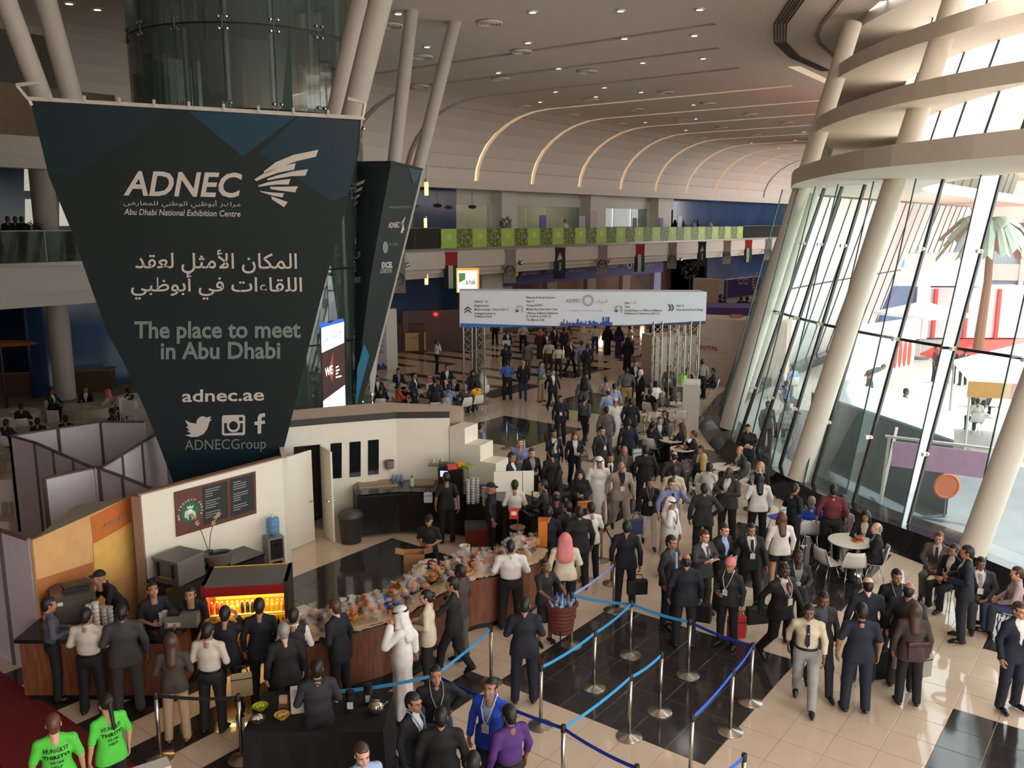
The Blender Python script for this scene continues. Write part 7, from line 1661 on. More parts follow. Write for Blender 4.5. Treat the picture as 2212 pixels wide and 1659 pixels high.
p(1211, 854, 4, 'suit', 'black', 'black', 'man in black suit with long white lanyard walking forward', lan='b', shirt='black')
p(1194, 797, 25, 'suit', 'black', 'black', 'man in black suit and open white shirt walking forward looking aside', **W_, skin='fair', hc='brown', yaw=25)
p(1169, 781, 50, 'shirt', 'teal', 'khaki', 'man in grey shirt and khaki trousers on the phone', aR='phone', lan='b', skin='fair')
p(1130, 779, 182, 'suit', 'black', 'jeans', 'blonde woman in black jacket and jeans walking away', hr='bun', hc='blond', skin='fair', legs='walk', aL='fwd', aR='down')
p(1096, 778, 183, 'shirt', 'blue', 'black', 'man in cornflower blue shirt and black trousers, back view', w=1.08, **BB)
p(1140, 737, 182, 'suit', 'grey', 'grey', 'man in grey suit walking away below the sign', **W_)
p(1093, 742, 182, 'suit', 'black', 'black', 'man in black jacket holding an open newspaper, back view', **BB)
p(1096, 713, 20, 'suit', 'black', 'black', 'woman in black jacket with lanyard under the sign left part', hr='long', lan='w', h=.96)
p(1069, 686, 0, 'suit', 'black', 'black', 'man in black suit under the left end of the sign, head hidden')
p(1130, 697, 0, 'shirt', 'offw', 'black', 'man in white shirt with crossed black straps under the sign', lan='k', w=1.1)
p(1167, 711, 350, 'abaya', 'brown', 'brown', 'woman in rose headscarf and brown robe below the sign', hr='hijab', scarf='pink', h=.96)
p(1181, 716, 20, 'suit', 'black', 'black', 'man in dark suit among the group below the sign, left', skin='brown')
p(1197, 703, 40, 'suit', 'char', 'black', 'man in charcoal suit among the group below the sign, middle', skin='brown')
p(1218, 707, 205, 'suit', 'navy', 'navy', 'man in navy suit among the group below the sign, right')
p(1230, 703, 230, 'polo', 'tanb', 'khaki', 'woman with auburn hair in tan top below the sign', hr='long', hc='auburn', skin='fair')
p(1186, 733, 2, 'shirt', 'offw', 'brown', 'man in cream shirt, brown trousers and lanyard walking forward', lan='k', w=1.08)
p(1206, 744, 8, 'shirt', 'cream', 'black', 'shorter man in cream shirt and black trousers walking forward', h=.95, legs='walk', skin='brown')
p(1232, 734, 50, 'suit', 'black', 'black', 'ginger man in black suit stepping right below the sign', hc='auburn', skin='fair', legs='walk')
p(1257, 736, 182, 'shirt', 'lav', 'grey', 'man in blue-grey shirt and grey trousers, back view below the sign', w=1.08)
p(1269, 744, 182, 'suit', 'black', 'black', 'slim person in black beside the man in blue-grey shirt')
p(1260, 702, 180, 'abaya', 'offw', 'offw', 'person in pale beige robe and hood under the sign', hr='hijab', scarf='cream')
p(1286, 700, 182, 'shirt', 'white', 'jeans', 'man in loose white shirt and jeans under the sign, back view')
p(1313, 702, 182, 'abaya', 'black', 'black', 'person in black robe under the right part of the sign', hr='hijab', scarf='black')
p(1337, 704, 185, 'abaya', 'purple', 'purple', 'person in dark purple robe under the right part of the sign', hr='hijab', scarf='black')
p(1361, 703, 100, 'robe', 'offw', 'offw', 'man in cream tunic reaching over the far counter', aL='reach', aR='reach')
p(1356, 728, 182, 'abaya', 'black', 'black', 'woman in black with an orange shoulder bag, back view', hr='hijab', scarf='black')
p(1398, 732, 215, 'abaya', 'char', 'char', 'woman in dark clothes standing right of the far counter', hr='hijab', scarf='black')
p(1415, 690, 182, 'suit', 'black', 'black', 'man in black under the right end of the sign', w=1.1)
p(1262, 813, 185, 'blouse', 'grey', 'black', 'woman in grey top and black headscarf walking away with bag', hr='hijab', scarf='black', w=1.15)
# --- right side: standing
p(1457, 975, 175, 'suit', 'brown', 'black', 'bald man in dark brown suit standing by a cafe table, back view', hr='bald', skin='fair', w=1.1)
p(1456, 1006, 182, 'suit', 'cream', 'beige', 'man in cream jacket with shaved head, back view', hc='black', skin='dark', w=1.05)
p(1395, 962, 184, 'suit', 'black', 'black', 'man in black suit at the left of the cafe tables, back view', w=1.12, h=1.02)
p(1405, 1031, 3, 'suit', 'black', 'white', 'woman in black jacket, brown top and white trousers with lanyard', hr='bun', shirt='brown', lan='w', legs='walk', h=.97)
p(1451, 1033, 15, 'shirt', 'lav', 'khaki', 'man in lavender shirt and blue tie on the phone', tie='navy', aL='phone', skin='fair', hc='brown', w=1.15, h=1.03)
p(1449, 1074, 50, 'robe', 'white', 'white', 'man in white robe and headdress on the phone, lanyard at chest', hr='ghutra', scarf='white', agal=True, aR='phone', lan='k', h=1.02, w=1.05)
p(1522, 1044, 182, 'suit', 'char', 'black', 'man in charcoal suit with elbow out, back view by the tables', aL='down', aR='hip', w=1.12, h=1.03)
p(1576, 1009, 325, 'suit', 'dgrey', 'black', 'bald dark-skinned man in grey suit with hands raised to chest', hr='bald', skin='dark', aL='fold', aR='fold', w=1.15, h=1.05)
p(1616, 916, 3, 'suit', 'black', 'black', 'man in black jacket with lanyard standing on the plinth edge', lan='k', skin='fair', shirt='char', w=1.1, z0=.0, **BB)
p(1641, 1023, 190, 'blouse', 'white', 'black', 'woman with long black hair and white top by the small round table', hr='long', w=1.15, aL='bent')
p(1725, 1042, 125, 'shirt', 'navy', 'black', 'man in dark blue jumper at the glass wall, back view', aL='bent', aR='bent', w=1.08)
p(1799, 1046, 182, 'shirt', 'maroon', 'black', 'man in a maroon jumper with white collar, back view', w=1.18, h=1.02)
p(1689, 1107, 195, 'blouse', 'white', 'black', 'woman with long light brown hair in a loose white blouse', hr='long', hc='auburn', botk='shorts', h=.98, w=1.1, skin='fair')
p(1623, 1130, 12, 'suit', 'black', 'black', 'man with glasses in black suit, dark tie and badge', tie='black', lan='w', w=1.12, **W_)
p(1525, 1143, 40, 'suit', 'dgrey', 'dgrey', 'grey-haired man in grey-brown suit with folded arms', hc='brown', skin='fair', aL='fold', aR='fold', tie='grey', w=1.12)
p(1560, 1131, 45, 'suit', 'black', 'black', 'man in black suit and light blue shirt beside the folded arms man', shirt='lblue', skin='fair', aL='bent', aR='bent', h=1.02)
p(1450, 1156, 55, 'suit', 'char', 'black', 'man in dark suit with light blue tie in profile beside the queue lane', tie='lblue', shirt='grey', w=1.1, h=1.03)
p(1483, 1197, 184, 'suit', 'dnavy', 'black', 'balding man in navy suit facing away beside the queue lane', hr='bald', skin='tan', w=1.12)
p(1578, 1207, 330, 'blouse', 'char', 'black', 'woman in pink turban and black patterned tunic with lanyard', hr='turban', scarf='pink', lan='w', w=1.1, h=.95, aR='bent')
p(1693, 1216, 40, 'suit', 'black', 'black', 'man with glasses in black suit and red tie walking with a case', tie='maroon', shirt='cream', skin='dark', badge=True, lan='w', w=1.15, h=1.04, **W_)
p(1725, 1187, 5, 'suit', 'char', 'black', 'dark-skinned man in suit with lanyard looking at papers', skin='dark', lan='w', shirt='ltgrey', pitch=.25, **BB)
p(1749, 1304, 355, 'shirt', 'cream', 'ltgrey', 'man in white shirt, navy tie and grey trousers walking forward', tie='navy', skin='brown', w=1.1, h=.98, **W_)
p(1780, 1278, 12, 'suit', 'dgrey', 'char', 'man in dark brown jacket walking behind the white-shirted man', shirt='slate', skin='brown', legs='walk', h=1.0)
p(1863, 1303, 184, 'polo', 'navy', 'navy', 'man in navy polo with white trim, back view', w=1.15, h=1.03)
p(1876, 1247, 190, 'suit', 'navy', 'navy', 'bald man in navy suit with a rolling case, back view', hr='bald', skin='pale', w=1.1, h=1.05)
p(1938, 1229, 15, 'shirt', 'black', 'black', 'bearded man in black shirt with white lanyard facing forward', lan='w', w=1.1, **BB)
p(1965, 1259, 160, 'suit', 'char', 'char', 'balding man in dark suit behind the long-haired woman', hr='bald', skin='tan', w=1.12, h=1.05)
p(1978, 1303, 186, 'coat', 'brown', 'black', 'woman with long dark hair, brown jacket and high heels, back view', hr='long', hc='brown', w=1.05, h=.98)
p(2092, 1178, 262, 'suit', 'navy', 'navy', 'standing man in navy suit holding a paper, side view', aL='bent', aR='bent', w=1.08, h=1.05)
p(2203, 1300, 35, 'suit', 'navy', 'navy', 'man in navy suit cut off by the right edge', w=1.1, h=1.03, skin='fair', hc='brown', aL='bent')
p(1354, 1125, 178, 'suit', 'dnavy', 'black', 'man in dark suit holding a black briefcase, back view', w=1.08, h=1.02, aR='back')
# --- right side: seated
p(1416, 823, 40, 'shirt', 'white', 'black', 'seated dark-skinned man in a white shirt at the furthest table', skin='dark', **S_, aL='table', aR='lap')
p(1405, 839, 140, 'suit', 'black', 'black', 'seated dark-haired man in black suit with white collar, back view', **S_, aL='table', aR='table')
p(1433, 845, 355, 'suit', 'grey', 'black', 'seated bald man in grey vest with lanyard', hr='bald', skin='pale', shirt='ltgrey', lan='w', **S_, aL='table', aR='table')
p(1415, 873, 10, 'shirt', 'offw', 'black', 'seated dark-skinned man in cream shirt reading', skin='dark', **S_, aL='table', aR='table', w=1.1)
p(1436, 886, 310, 'suit', 'char', 'black', 'seated man raising his hand to his head', **S_, aL='phone', aR='table')
p(1425, 900, 10, 'suit', 'dnavy', 'black', 'seated man in white shirt and navy jacket eating', **S_, aL='table', aR='table', skin='fair', hc='brown', lan='b')
p(1411, 910, 145, 'suit', 'char', 'black', 'seated man in dark brown jacket, back view at the busy table', **S_, aL='table', aR='table')
p(1474, 913, 235, 'blouse', 'navy', 'black', 'seated woman with long light brown hair in navy dress', hr='long', hc='auburn', skin='fair', **S_, aL='table', aR='table')
p(1499, 930, 262, 'suit', 'black', 'black', 'seated person in black with short brown hair eating', hc='brown', skin='fair', **S_, aL='table', aR='up')
p(1514, 962, 320, 'suit', 'grey', 'grey', 'seated man in mid grey jacket with sunglasses', **S_, aL='table', aR='lap')
p(1519, 979, 182, 'suit', 'black', 'black', 'seated woman with wavy blonde hair in black, back view', hr='long', hc='blond', skin='fair', **S_, aL='lap', aR='lap')
p(1528, 1011, 150, 'shirt', 'white', 'black', 'seated man in white shirt leaning forward over his table', skin='brown', **S_, aL='table', aR='table', lean=.2)
p(1600, 963, 300, 'suit', 'dgrey', 'dgrey', 'seated balding man in grey-brown suit with a cup', hr='bald', skin='fair', lan='k', **S_, aL='lap', aR='table', w=1.15)
p(1643, 998, 345, 'suit', 'black', 'black', 'seated blonde woman in black jacket at the small table', hr='long', hc='blond', skin='pale', **S_, aL='lap', aR='table')
p(1749, 1075, 178, 'polo', 'royal', 'black', 'seated man in royal blue top with grey cropped hair, back view', hc='grey', skin='fair', **S_, w=1.1)
p(1820, 1068, 300, 'suit', 'brown', 'black', 'seated man in brown jacket by the maroon jumper, arm extended', skin='brown', **S_, aL='lap', aR='reach')
p(1871, 1103, 345, 'suit', 'black', 'black', 'seated woman with long black hair and pale top at the white round table', hr='long', shirt='cream', **S_, aL='lap', aR='table')
p(1896, 1129, 265, 'suit', 'black', 'black', 'seated elderly bald man in black suit at the white round table', hr='bald', hc='grey', skin='pale', shirt='lblue', **S_, aL='lap', aR='lap', w=1.12)
p(2030, 1149, 340, 'suit', 'grey', 'grey', 'seated man in light grey suit with crossed arms near the near column', skin='fair', hc='auburn', **S_, aL='lap', aR='lap', tie='brown', w=1.1)
p(2062, 1175, 310, 'suit', 'dnavy', 'dnavy', 'seated man in dark suit half hidden behind the standing navy suit', **S_, aL='table', aR='lap')
p(2120, 1203, 0, 'suit', 'char', 'char', 'seated man in dark suit with a striped tie at the right', tie='ltgrey', lan='w', skin='brown', **S_, aL='lap', aR='lap', w=1.15)
p(2200, 1224, 265, 'shirt', 'pinkish', 'jeans', 'seated person in pink checked shirt at the right edge', hc='brown', skin='fair', **S_, aL='lap', aR='lap', w=1.1)
# --- seated group left of centre
p(787, 829, 90, 'suit', 'dgrey', 'dgrey', 'seated man in grey jacket next to the banner tower foot', **S_, aL='table', aR='table', hc='brown')
p(815, 811, 15, 'suit', 'black', 'black', 'seated man in black suit at the far left table', **S_, aL='table', aR='lap')
p(823, 831, 175, 'suit', 'black', 'black', 'seated dark figure in black jacket, back view at the left table', **S_, aL='table', aR='table')
p(860, 795, 15, 'suit', 'black', 'black', 'man in black suit and blue shirt with a raised hand', shirt='lblue', **S_, aL='bent', aR='up')
p(868, 828, 110, 'shirt', 'orange', 'black', 'seated person in orange-red top, back view', **S_, aL='table', aR='table')
p(886, 805, 70, 'suit', 'navy', 'navy', 'standing man in dark blue suit beside the seated group', aL='bent', aR='pocket')
p(896, 812, 265, 'shirt', 'lblue', 'black', 'seated woman in pale blue top facing left', hr='long', skin='fair', **S_, aL='table', aR='up')
p(928, 812, 55, 'robe', 'offw', 'offw', 'seated man in white robe with red checked headdress', hr='ghutra', scarf='pink', agal=True, **S_, aL='table', aR='lap')
p(939, 815, 184, 'suit', 'navy', 'navy', 'standing man in navy suit in the seated group, back view')
p(968, 788, 5, 'suit', 'black', 'black', 'man in black suit facing forward behind the seated group', aL='bent')
p(973, 803, 20, 'shirt', 'lblue', 'black', 'seated balding man in pale blue shirt behind the others', hr='bald', **S_, aL='table', aR='table')
p(978, 813, 340, 'suit', 'black', 'black', 'seated man in black suit and blue tie at the right group table', tie='blue', **S_, aL='table', aR='table', skin='fair')
p(962, 820, 80, 'suit', 'navy', 'navy', 'seated bald man in navy jacket looking right', hr='bald', skin='fair', **S_, aL='table', aR='table')
p(970, 829, 155, 'shirt', 'lblue', 'grey', 'seated man in pale blue shirt, back view leaning on the table', **S_, aL='table', aR='table', skin='brown')
p(957, 855, 5, 'shirt', 'lblue', 'black', 'man with glasses, head just above the cafe wall', **S_, aL='lap', aR='lap')
p(1005, 829, 215, 'shirt', 'dgrey', 'grey', 'seated grey-haired man in dark grey top on a white chair', hc='grey', skin='fair', **S_, aL='table', aR='table', w=1.12)
p(1022, 799, 2, 'abaya', 'char', 'char', 'woman in dark headscarf and coat by the truss leg', hr='hijab', scarf='black', h=.95)
p(1027, 825, 215, 'shirt', 'yellow', 'black', 'seated man in a bright yellow shirt, back view', skin='dark', **S_, aL='table', aR='lap')
p(1042, 805, 225, 'robe', 'white', 'white', 'seated man in white robe and headdress, back view by the truss', hr='ghutra', scarf='white', **S_, aL='table', aR='lap')
p(943, 734, 95, 'shirt', 'white', 'black', 'man in white shirt on the phone alone on the open floor', aR='phone', aL='down', w=1.05)
p(909, 694, 75, 'shirt', 'lav', 'black', 'man in blue shirt standing at the wooden counter', aL='bent')
p(1030, 742, 180, 'blouse', 'olive', 'olive', 'person in olive green partly behind the truss leg')
p(872, 694, 20, 'coat', 'tanb', 'tanb', 'figure in a khaki uniform and gas mask by the wooden counter', hr='cap', scarf='tanb', skin='dark', h=1.0)
# --- dim dining area far left
for x, y, f, o, t, lb, sc in [(45, 871, 180, 'suit', 'black', 'seated person in black jacket in the dim dining area at far left', None), (80, 902, 180, 'suit', 'black', 'seated dark figure nearest the booths in the dim dining area', None), (110, 838, 60, 'suit', 'char', 'seated man turned to talk left of the pale column', None),
      (184, 834, 0, 'suit', 'black', 'seated man in dark suit facing forward at the white dining table', None), (232, 841, 265, 'robe', 'offw', 'seated man in white robe and pink headdress at the dining table', 'pink'), (241, 881, 250, 'suit', 'dgrey', 'seated dark-haired person nearest the banner in the dining area', None),
      (141, 897, 180, 'suit', 'black', 'seated dark figure below the pale column', None), (12, 905, 150, 'suit', 'char', 'seated person at the left edge of the dining area', None), (276, 838, 230, 'suit', 'black', 'seated person in black behind the white dining chair', None)]:
 person(x, y, f, o, t, 'black', label=lb, hr='ghutra' if sc else 'short', scarf=sc, legs='sit', aL='table', aR='table')
# --- mezzanine
for x, y, f, t, lb in [(1220, 474, 0, 'white', 'small figure in white on the mezzanine behind the lime panels'), (1458, 476, 200, 'black', 'small figure in black robe on the mezzanine'), (1499, 477, 0, 'pinkish', 'small figure in pale clothes with red headdress on the mezzanine'), (1508, 478, 90, 'char', 'small dark figure on the mezzanine by the blue wall'), (1534, 479, 0, 'offw', 'small figure in pale clothes furthest right on the mezzanine')]:
 q = atb(x, y, WB + 1.2); person(0, 0, f, 'abaya' if t == 'black' else 'robe' if t == 'white' else 'suit', t, 'black', label=lb, hr='hijab' if t == 'black' else 'short', scarf='black' if t == 'black' else None, at=(q.x, q.y, 5.92))
for k, (x, y) in enumerate([(14, 452), (30, 446), (44, 450)]):
 q = atb(x, y, WB + 1.0); person(0, 0, 180, 'suit', 'black', 'black', label=['leftmost', 'middle', 'rightmost'][k] + ' dark figure behind the left mezzanine balustrade', at=(q.x, q.y, 5.92))
# --- people at the far booths on the right
for k, (x, y, f, t) in enumerate([(1557, 636, 90, 'black'), (1566, 640, 100, 'char'), (1601, 640, 200, 'black'), (1614, 641, 210, 'char'), (1628, 630, 0, 'offw')]):
 q = aty(x, y, 50); person(0, 0, f, 'suit', t, 'black', label='small seated visitor at the purple fast track booth, %s from its left' % ['first', 'second', 'third', 'fourth', 'fifth'][k], at=(q.x, q.y, q.z - 1.3), legs='sit', aL='table', aR='table')
p(1517, 775, 175, 'shirt', 'ltgrey', 'black', 'man in pale grey shirt in front of the beige booth wall, back view')
p(1492, 795, 170, 'suit', 'char', 'black', 'seated dark-haired man by the truss at the beige booth', **S_, aL='table', aR='table')
p(1536, 795, 265, 'suit', 'navy', 'black', 'seated man in dark suit on a white armchair by the beige booth', **S_, aL='table', aR='table')
# --- outdoors
for x, y, f, o, t, b, lg, lb, kw in [(1878, 790, 100, 'shirt', 'dgrey', 'dgrey', 'walk', 'person bending forward outdoors beside the white booth', dict(lean=1.1, aL='down', aR='down')), (2037, 753, 5, 'suit', 'black', 'black', 'stand', 'man in black suit outdoors before the red carpet', {}), (2062, 750, 180, 'suit', 'dnavy', 'black', 'stand', 'man in dark suit outdoors behind the black suited one', {}),
        (2024, 745, 60, 'shirt', 'maroon', 'black', 'stand', 'person in dark red outdoors at the grey counter', {}), (2084, 752, 200, 'suit', 'char', 'black', 'stand', 'man in charcoal standing outdoors near the rope', {}), (2118, 778, 240, 'shirt', 'lblue', 'jeans', 'stand', 'man in pale blue shirt leaning outdoors near the rope', dict(lean=.3)),
        (2102, 808, 90, 'polo', 'royal', 'black', 'sit', 'seated person in blue top outdoors', {}), (2128, 822, 200, 'shirt', 'white', 'black', 'sit', 'seated person in white outdoors, further', {}), (2150, 828, 200, 'suit', 'grey', 'black', 'sit', 'seated person in grey jacket outdoors', {}), (2112, 858, 190, 'shirt', 'white', 'black', 'sit', 'seated balding man in white outdoors, nearest', dict(hr='bald')),
        (1958, 838, 90, 'shirt', 'grey', 'black', 'stand', 'man walking behind the grey ramp wall, head only', dict(h=.95)), (1690, 795, 120, 'shirt', 'white', 'black', 'sit', 'seated person in white seen through the left glass', {}), (1714, 788, 200, 'shirt', 'lblue', 'black', 'sit', 'seated person in pale blue seen through the left glass', {}),
        (1700, 822, 100, 'shirt', 'lblue', 'black', 'sit', 'second seated person in pale blue behind the left glass', {}), (1660, 866, 20, 'blouse', 'grey', 'black', 'stand', 'person with a red bag seen through the left glass', {}), (1700, 872, 200, 'blouse', 'offw', 'black', 'sit', 'seated person in cream behind the left glass', {})]:
 person(x, y, f, o, t, b, label=lb, legs=lg, z0=.12, **kw)
# nobody stands inside somebody else: ease overlapping neighbours apart
ppl = [o for o in COL.objects if o.get('category') == 'person' and o.location.z < 1]; home = {o: o.location.copy() for o in ppl}
for it in range(14):
 for i, a_ in enumerate(ppl):
  for b_ in ppl[i + 1:]:
   d_ = b_.location - a_.location; d_.z = 0; l_ = d_.length; need = .5 if 'seated' not in a_['label'] + b_['label'] else .62
   if l_ < need:
    u_ = d_.normalized() if l_ > 1e-3 else Vector((0, 1, 0)); a_.location -= u_ * (need - l_) * .5; b_.location += u_ * (need - l_) * .5
 for o in ppl:
  d_ = o.location - home[o]
  if d_.length > .3: o.location = home[o] + d_.normalized() * .3
# slogan on the two green shirts
for g in (g1, g2):
 sh_ = [c for c in g.children if c.name.startswith('shirt')][0]; mb = MB(); dg_ = None
 from mathutils.bvhtree import BVHTree
 T = BVHTree.FromPolygons([v.co for v in sh_.data.vertices], [tuple(q.vertices) for q in sh_.data.polygons])
 for s, y0, w_, h_ in (('HUNGRY?', 1.30, .25, .05), ('THIRSTY?', 1.22, .27, .05), ('WE CAN', 1.155, .14, .032), ('HELP', 1.10, .12, .032)):
  vs, fs = text_mb(s, 1.0, bold=.03, res=1); a = min(v.x for v in vs); b = max(v.x for v in vs); t = max(v.y for v in vs); out = []
  for v in vs:
   x = -((v.x - a) / (b - a) - .5) * w_; z = y0 + v.y / t * h_; hit = T.ray_cast(Vector((x, .6, z)), Vector((0, -1, 0)))[0]; out.append(Vector((x, (hit.y if hit else .12) + .006, z)))
  mb = MB(); mb.add(out, fs); mb.build('slogan_line', M_black, g)
# ================================================================ TABLES, CHAIRS, BAGS, FAR BOOTHS
M_wt = mat('white laminate', (226, 216, 206), .35, noise=.02); M_shell = mat('white shell', (222, 216, 210), .35, noise=.02); M_bl = mat('blue seat', (30, 60, 190), .5)
tm = [MB().lathe([(.0, .715), (.36, .72), (.375, .73), (.37, .745), (0, .748)], n=36).mesh('tabletop', M_wt, 'auto'), MB().lathe([(.03, .02), (.03, .715)], n=12).mesh('stem', M_chrome, True), MB().lathe([(.24, 0), (.24, .012), (.05, .03), (.03, .05)], n=28).mesh('base', M_chrome, 'auto')]
def table(px, py, lab, s=1.0):
 q = atz(px, py, .74); o = empty('round_table', (q.x, q.y, .001), 0, lab, 'table', 'white round cafe tables'); o.scale = (s, s, 1)
 use('tabletop', tm[0], o); use('stem', tm[1], o); use('base', tm[2], o); return o
TB = [table(1475, 832, 'white round table holding the lime green bag'), table(1460, 872, 'white round table left of the white partition'), table(1440, 884, 'white round table with orange cups'), table(1392, 893, 'white round table with a reading man'), table(1450, 950, 'white round table crowded with food and cups'), table(1474, 969, 'white round table with sandwiches nearer the dark plinth'),
 table(1566, 1008, 'white round table with one paper cup by the plinth', 1.1), table(1628, 1042, 'small white round table with a bread bag'), table(1838, 1168, 'large white round table with food beside the elderly man', 1.25), table(1725, 1112, 'white round table mostly hidden by the man in blue jumper'),
 table(798, 852, 'white table with glasses at the far left of the seated group'), table(858, 832, 'white table behind the standing blue suit'), table(902, 844, 'white table beside the red headdress man'), table(994, 848, 'white table before the grey-haired seated man'), table(950, 842, 'white table in the middle of the seated group'), table(1500, 815, 'white table at the beige booth')]
def shell_mesh():
 mb = MB(); rows = []; nx = 8
 prof_ = [(-.22, .45, .20), (-.12, .435, .22), (0, .43, .23), (.12, .44, .235), (.19, .5, .235), (.225, .6, .23), (.25, .72, .21), (.27, .82, .17)]
 for y, z, w_ in prof_:
  rows.append([(w_ * (2 * i / nx - 1), y + .0, z + .03 * (2 * i / nx - 1) ** 2 if y < .15 else z) if y < .15 else (w_ * (2 * i / nx - 1), y - .05 * (2 * i / nx - 1) ** 2, z) for i in range(nx + 1)])
 vs = [v for r in rows for v in r]; n_ = len(vs); vs += [(x, y + (.012 if i // (nx + 1) > 3 else 0), z - (.012 if i // (nx + 1) <= 3 else 0)) for i, (x, y, z) in enumerate(vs)]
 fs = []; W_ = nx + 1
 for r in range(len(rows) - 1):
  for i in range(nx): a = r * W_ + i; fs.append((a, a + 1, a + W_ + 1, a + W_)); fs.append((a + n_, a + W_ + n_, a + W_ + 1 + n_, a + 1 + n_))
 for r in range(len(rows) - 1):
  for i in (0, nx): a = r * W_ + i; fs.append((a, a + W_, a + W_ + n_, a + n_) if i else (a, a + n_, a + W_ + n_, a + W_))
 for i in range(nx): fs.append((i, i + n_, i + 1 + n_, i + 1)); a = (len(rows) - 1) * W_ + i; fs.append((a, a + 1, a + 1 + n_, a + n_))
 mb.add(vs, fs); return mb.mesh('shell', M_shell, True)
SHELL = shell_mesh(); LEGM = [MB().tube([(s * .12, y0, .43), (s * .2, y1, .0)], .011, 6).mesh('leg', M_chrome, True) for s in (-1, 1) for y0, y1 in ((-.1, -.22), (.08, .22))]
SEATP = MB().box(-.19, .19, -.2, .16, .445, .475).mesh('seat_pad', M_bl)
def chair(pos, face, lab, blue=False, s=1.0):
 o = empty('cafe_chair', (pos.x, pos.y, .001), math.radians(face), lab, 'chair', 'white shell cafe chairs')
 use('shell', SHELL, o); [use('leg', m_, o) for m_ in LEGM]
 if blue: use('seat_pad', SEATP, o)
 return o
# a chair under every seated visitor in the hall
for ob in [q for q in list(COL.objects) if q.name.startswith('person') and q.get('category') == 'person']:
 if not any(c.name.startswith('body') for c in ob.children): continue
 lb = ob['label']
 if 'seated' not in lb or 'booth,' in lb: continue
 who = lb.replace('seated ', '').split(' with ')[0].split(' at ')[0]; who = ' '.join(who.split()[:9])
 c = chair(ob.location + Matrix.Rotation(ob.rotation_euler.z, 3, 'Z') @ Vector((0, .0, 0)), math.degrees(ob.rotation_euler.z), 'white shell chair under the ' + who); c.location.z = ob.location.z
for (x, y, f, b, lab) in [(1788, 1215, 110, 0, 'empty white shell chair turned left of the large round table'), (1840, 1222, 175, 0, 'empty white shell chair in front of the large round table'), (1682, 1118, 210, 1, 'empty white chair with a blue seat pad by the glass wall'), (1700, 1135, 190, 0, 'white chair behind the blouse woman'),
      (1468, 905, 185, 0, 'empty white shell chair beside the white partition'), (1395, 1035, 150, 0, 'white chair left of the cream jacket man'), (1512, 1055, 200, 0, 'empty white shell chair before the white-shirted leaning man'), (1735, 1150, 190, 0, 'white chair near the royal blue top man'), (2165, 1300, 200, 0, 'white chair at the right edge by the pink shirt')]:
 chair(atz(x, y, .45), f, lab, b)
# things on the tables
def cup(pos, lab, c=(176, 112, 76)):
 o = empty('paper_cup', pos, 0, lab, 'cup'); MB().lathe([(.03, 0), (.04, .1)], n=12).build('cup', mat('cup %d' % c[0], c, .5), o); MB().lathe([(.043, .1), (.043, .112), (.03, .115)], n=12).build('lid', M_dark, o)
 return o
TT = lambda i, dx=0, dy=0: TB[i].location + Vector((dx, dy, .748))
cup(TT(6, .2, .02), 'brown paper cup on the table by the plinth'); cup(TT(4, -.05), 'brown paper cup left on the crowded table'); cup(TT(4, .1, .1), 'second paper cup on the crowded table', (190, 130, 90)); cup(TT(5, .08), 'paper cup on the sandwich table', (168, 120, 80)); cup(TT(2, -.1), 'left orange cup on the table by the partition', (214, 120, 70)); cup(TT(2, .08), 'right orange cup on the table by the partition', (216, 124, 72)); cup(TT(1, .02), 'single cup on the table left of the partition', (200, 130, 90)); cup(TT(8, .25, .1), 'clear cup on the large white table', (200, 190, 176))
for k, (i, dx, dy, lab) in enumerate([(8, .12, -.05, 'orange food tray on the large white table'), (5, -.12, 0, 'sandwich plate on the table by the plinth'), (4, .2, -.08, 'food tray on the crowded table'), (3, 0, 0, 'paper tray before the reading man')]):
 o = empty('food_tray', TT(i, dx, dy), .3, lab, 'food'); mb = MB(); mb.box(-.1, .1, -.07, .07, 0, .008)
 for s in (-1, 1): mb.box(-.1, .1, s * .07 - .004, s * .07 + .004, 0, .04); mb.box(s * .1 - .004, s * .1 + .004, -.07, .07, 0, .04)
 mb.build('tray', mat('tray orange', (206, 130, 84), .6), o); use('food', pas[k], o)
o = empty('bread_bag', TT(7, -.05), 0, 'plastic bag of bread on the small round table', 'food'); use('bag', bags[1], o); use('bread', pas[5], o); o.scale = (1.7,) * 3
o = empty('gift_bag', TT(0, .05), .2, 'bright lime green carrier bag standing on the furthest round table', 'bag'); MB().box(-.14, .14, -.05, .05, 0, .4).build('bag', mat('lime bag', (140, 240, 40), .5, emit=.15), o); MB().tube([(-.06, -.055, .38), (-.04, -.055, .46), (.04, -.055, .46), (.06, -.055, .38)], .006, 5).build('handle', M_white, o)
o = empty('gift_bag', atz(1452, 868, 0) + Vector((0, 0, .3)), .2, 'white carrier bag left of the lime green bag', 'bag'); MB().box(-.14, .14, -.05, .05, 0, .42).build('bag', M_white, o); MB().tube([(-.06, -.055, .4), (0, -.055, .5), (.06, -.055, .4)], .006, 5).build('handle', M_grey, o)
# white partition block
q = atz(1492, 932, 0); o = empty('partition_block', (q.x + .1, q.y + .6, 0), math.radians(-12), 'tall white partition block beside the cafe tables', 'partition'); MB().box(-.3, .3, -.6, .6, 0, 1.68).build('panel', M_wt, o); MB().box(-.31, .31, -.61, .61, 1.68, 1.71).build('top', M_wt, o)
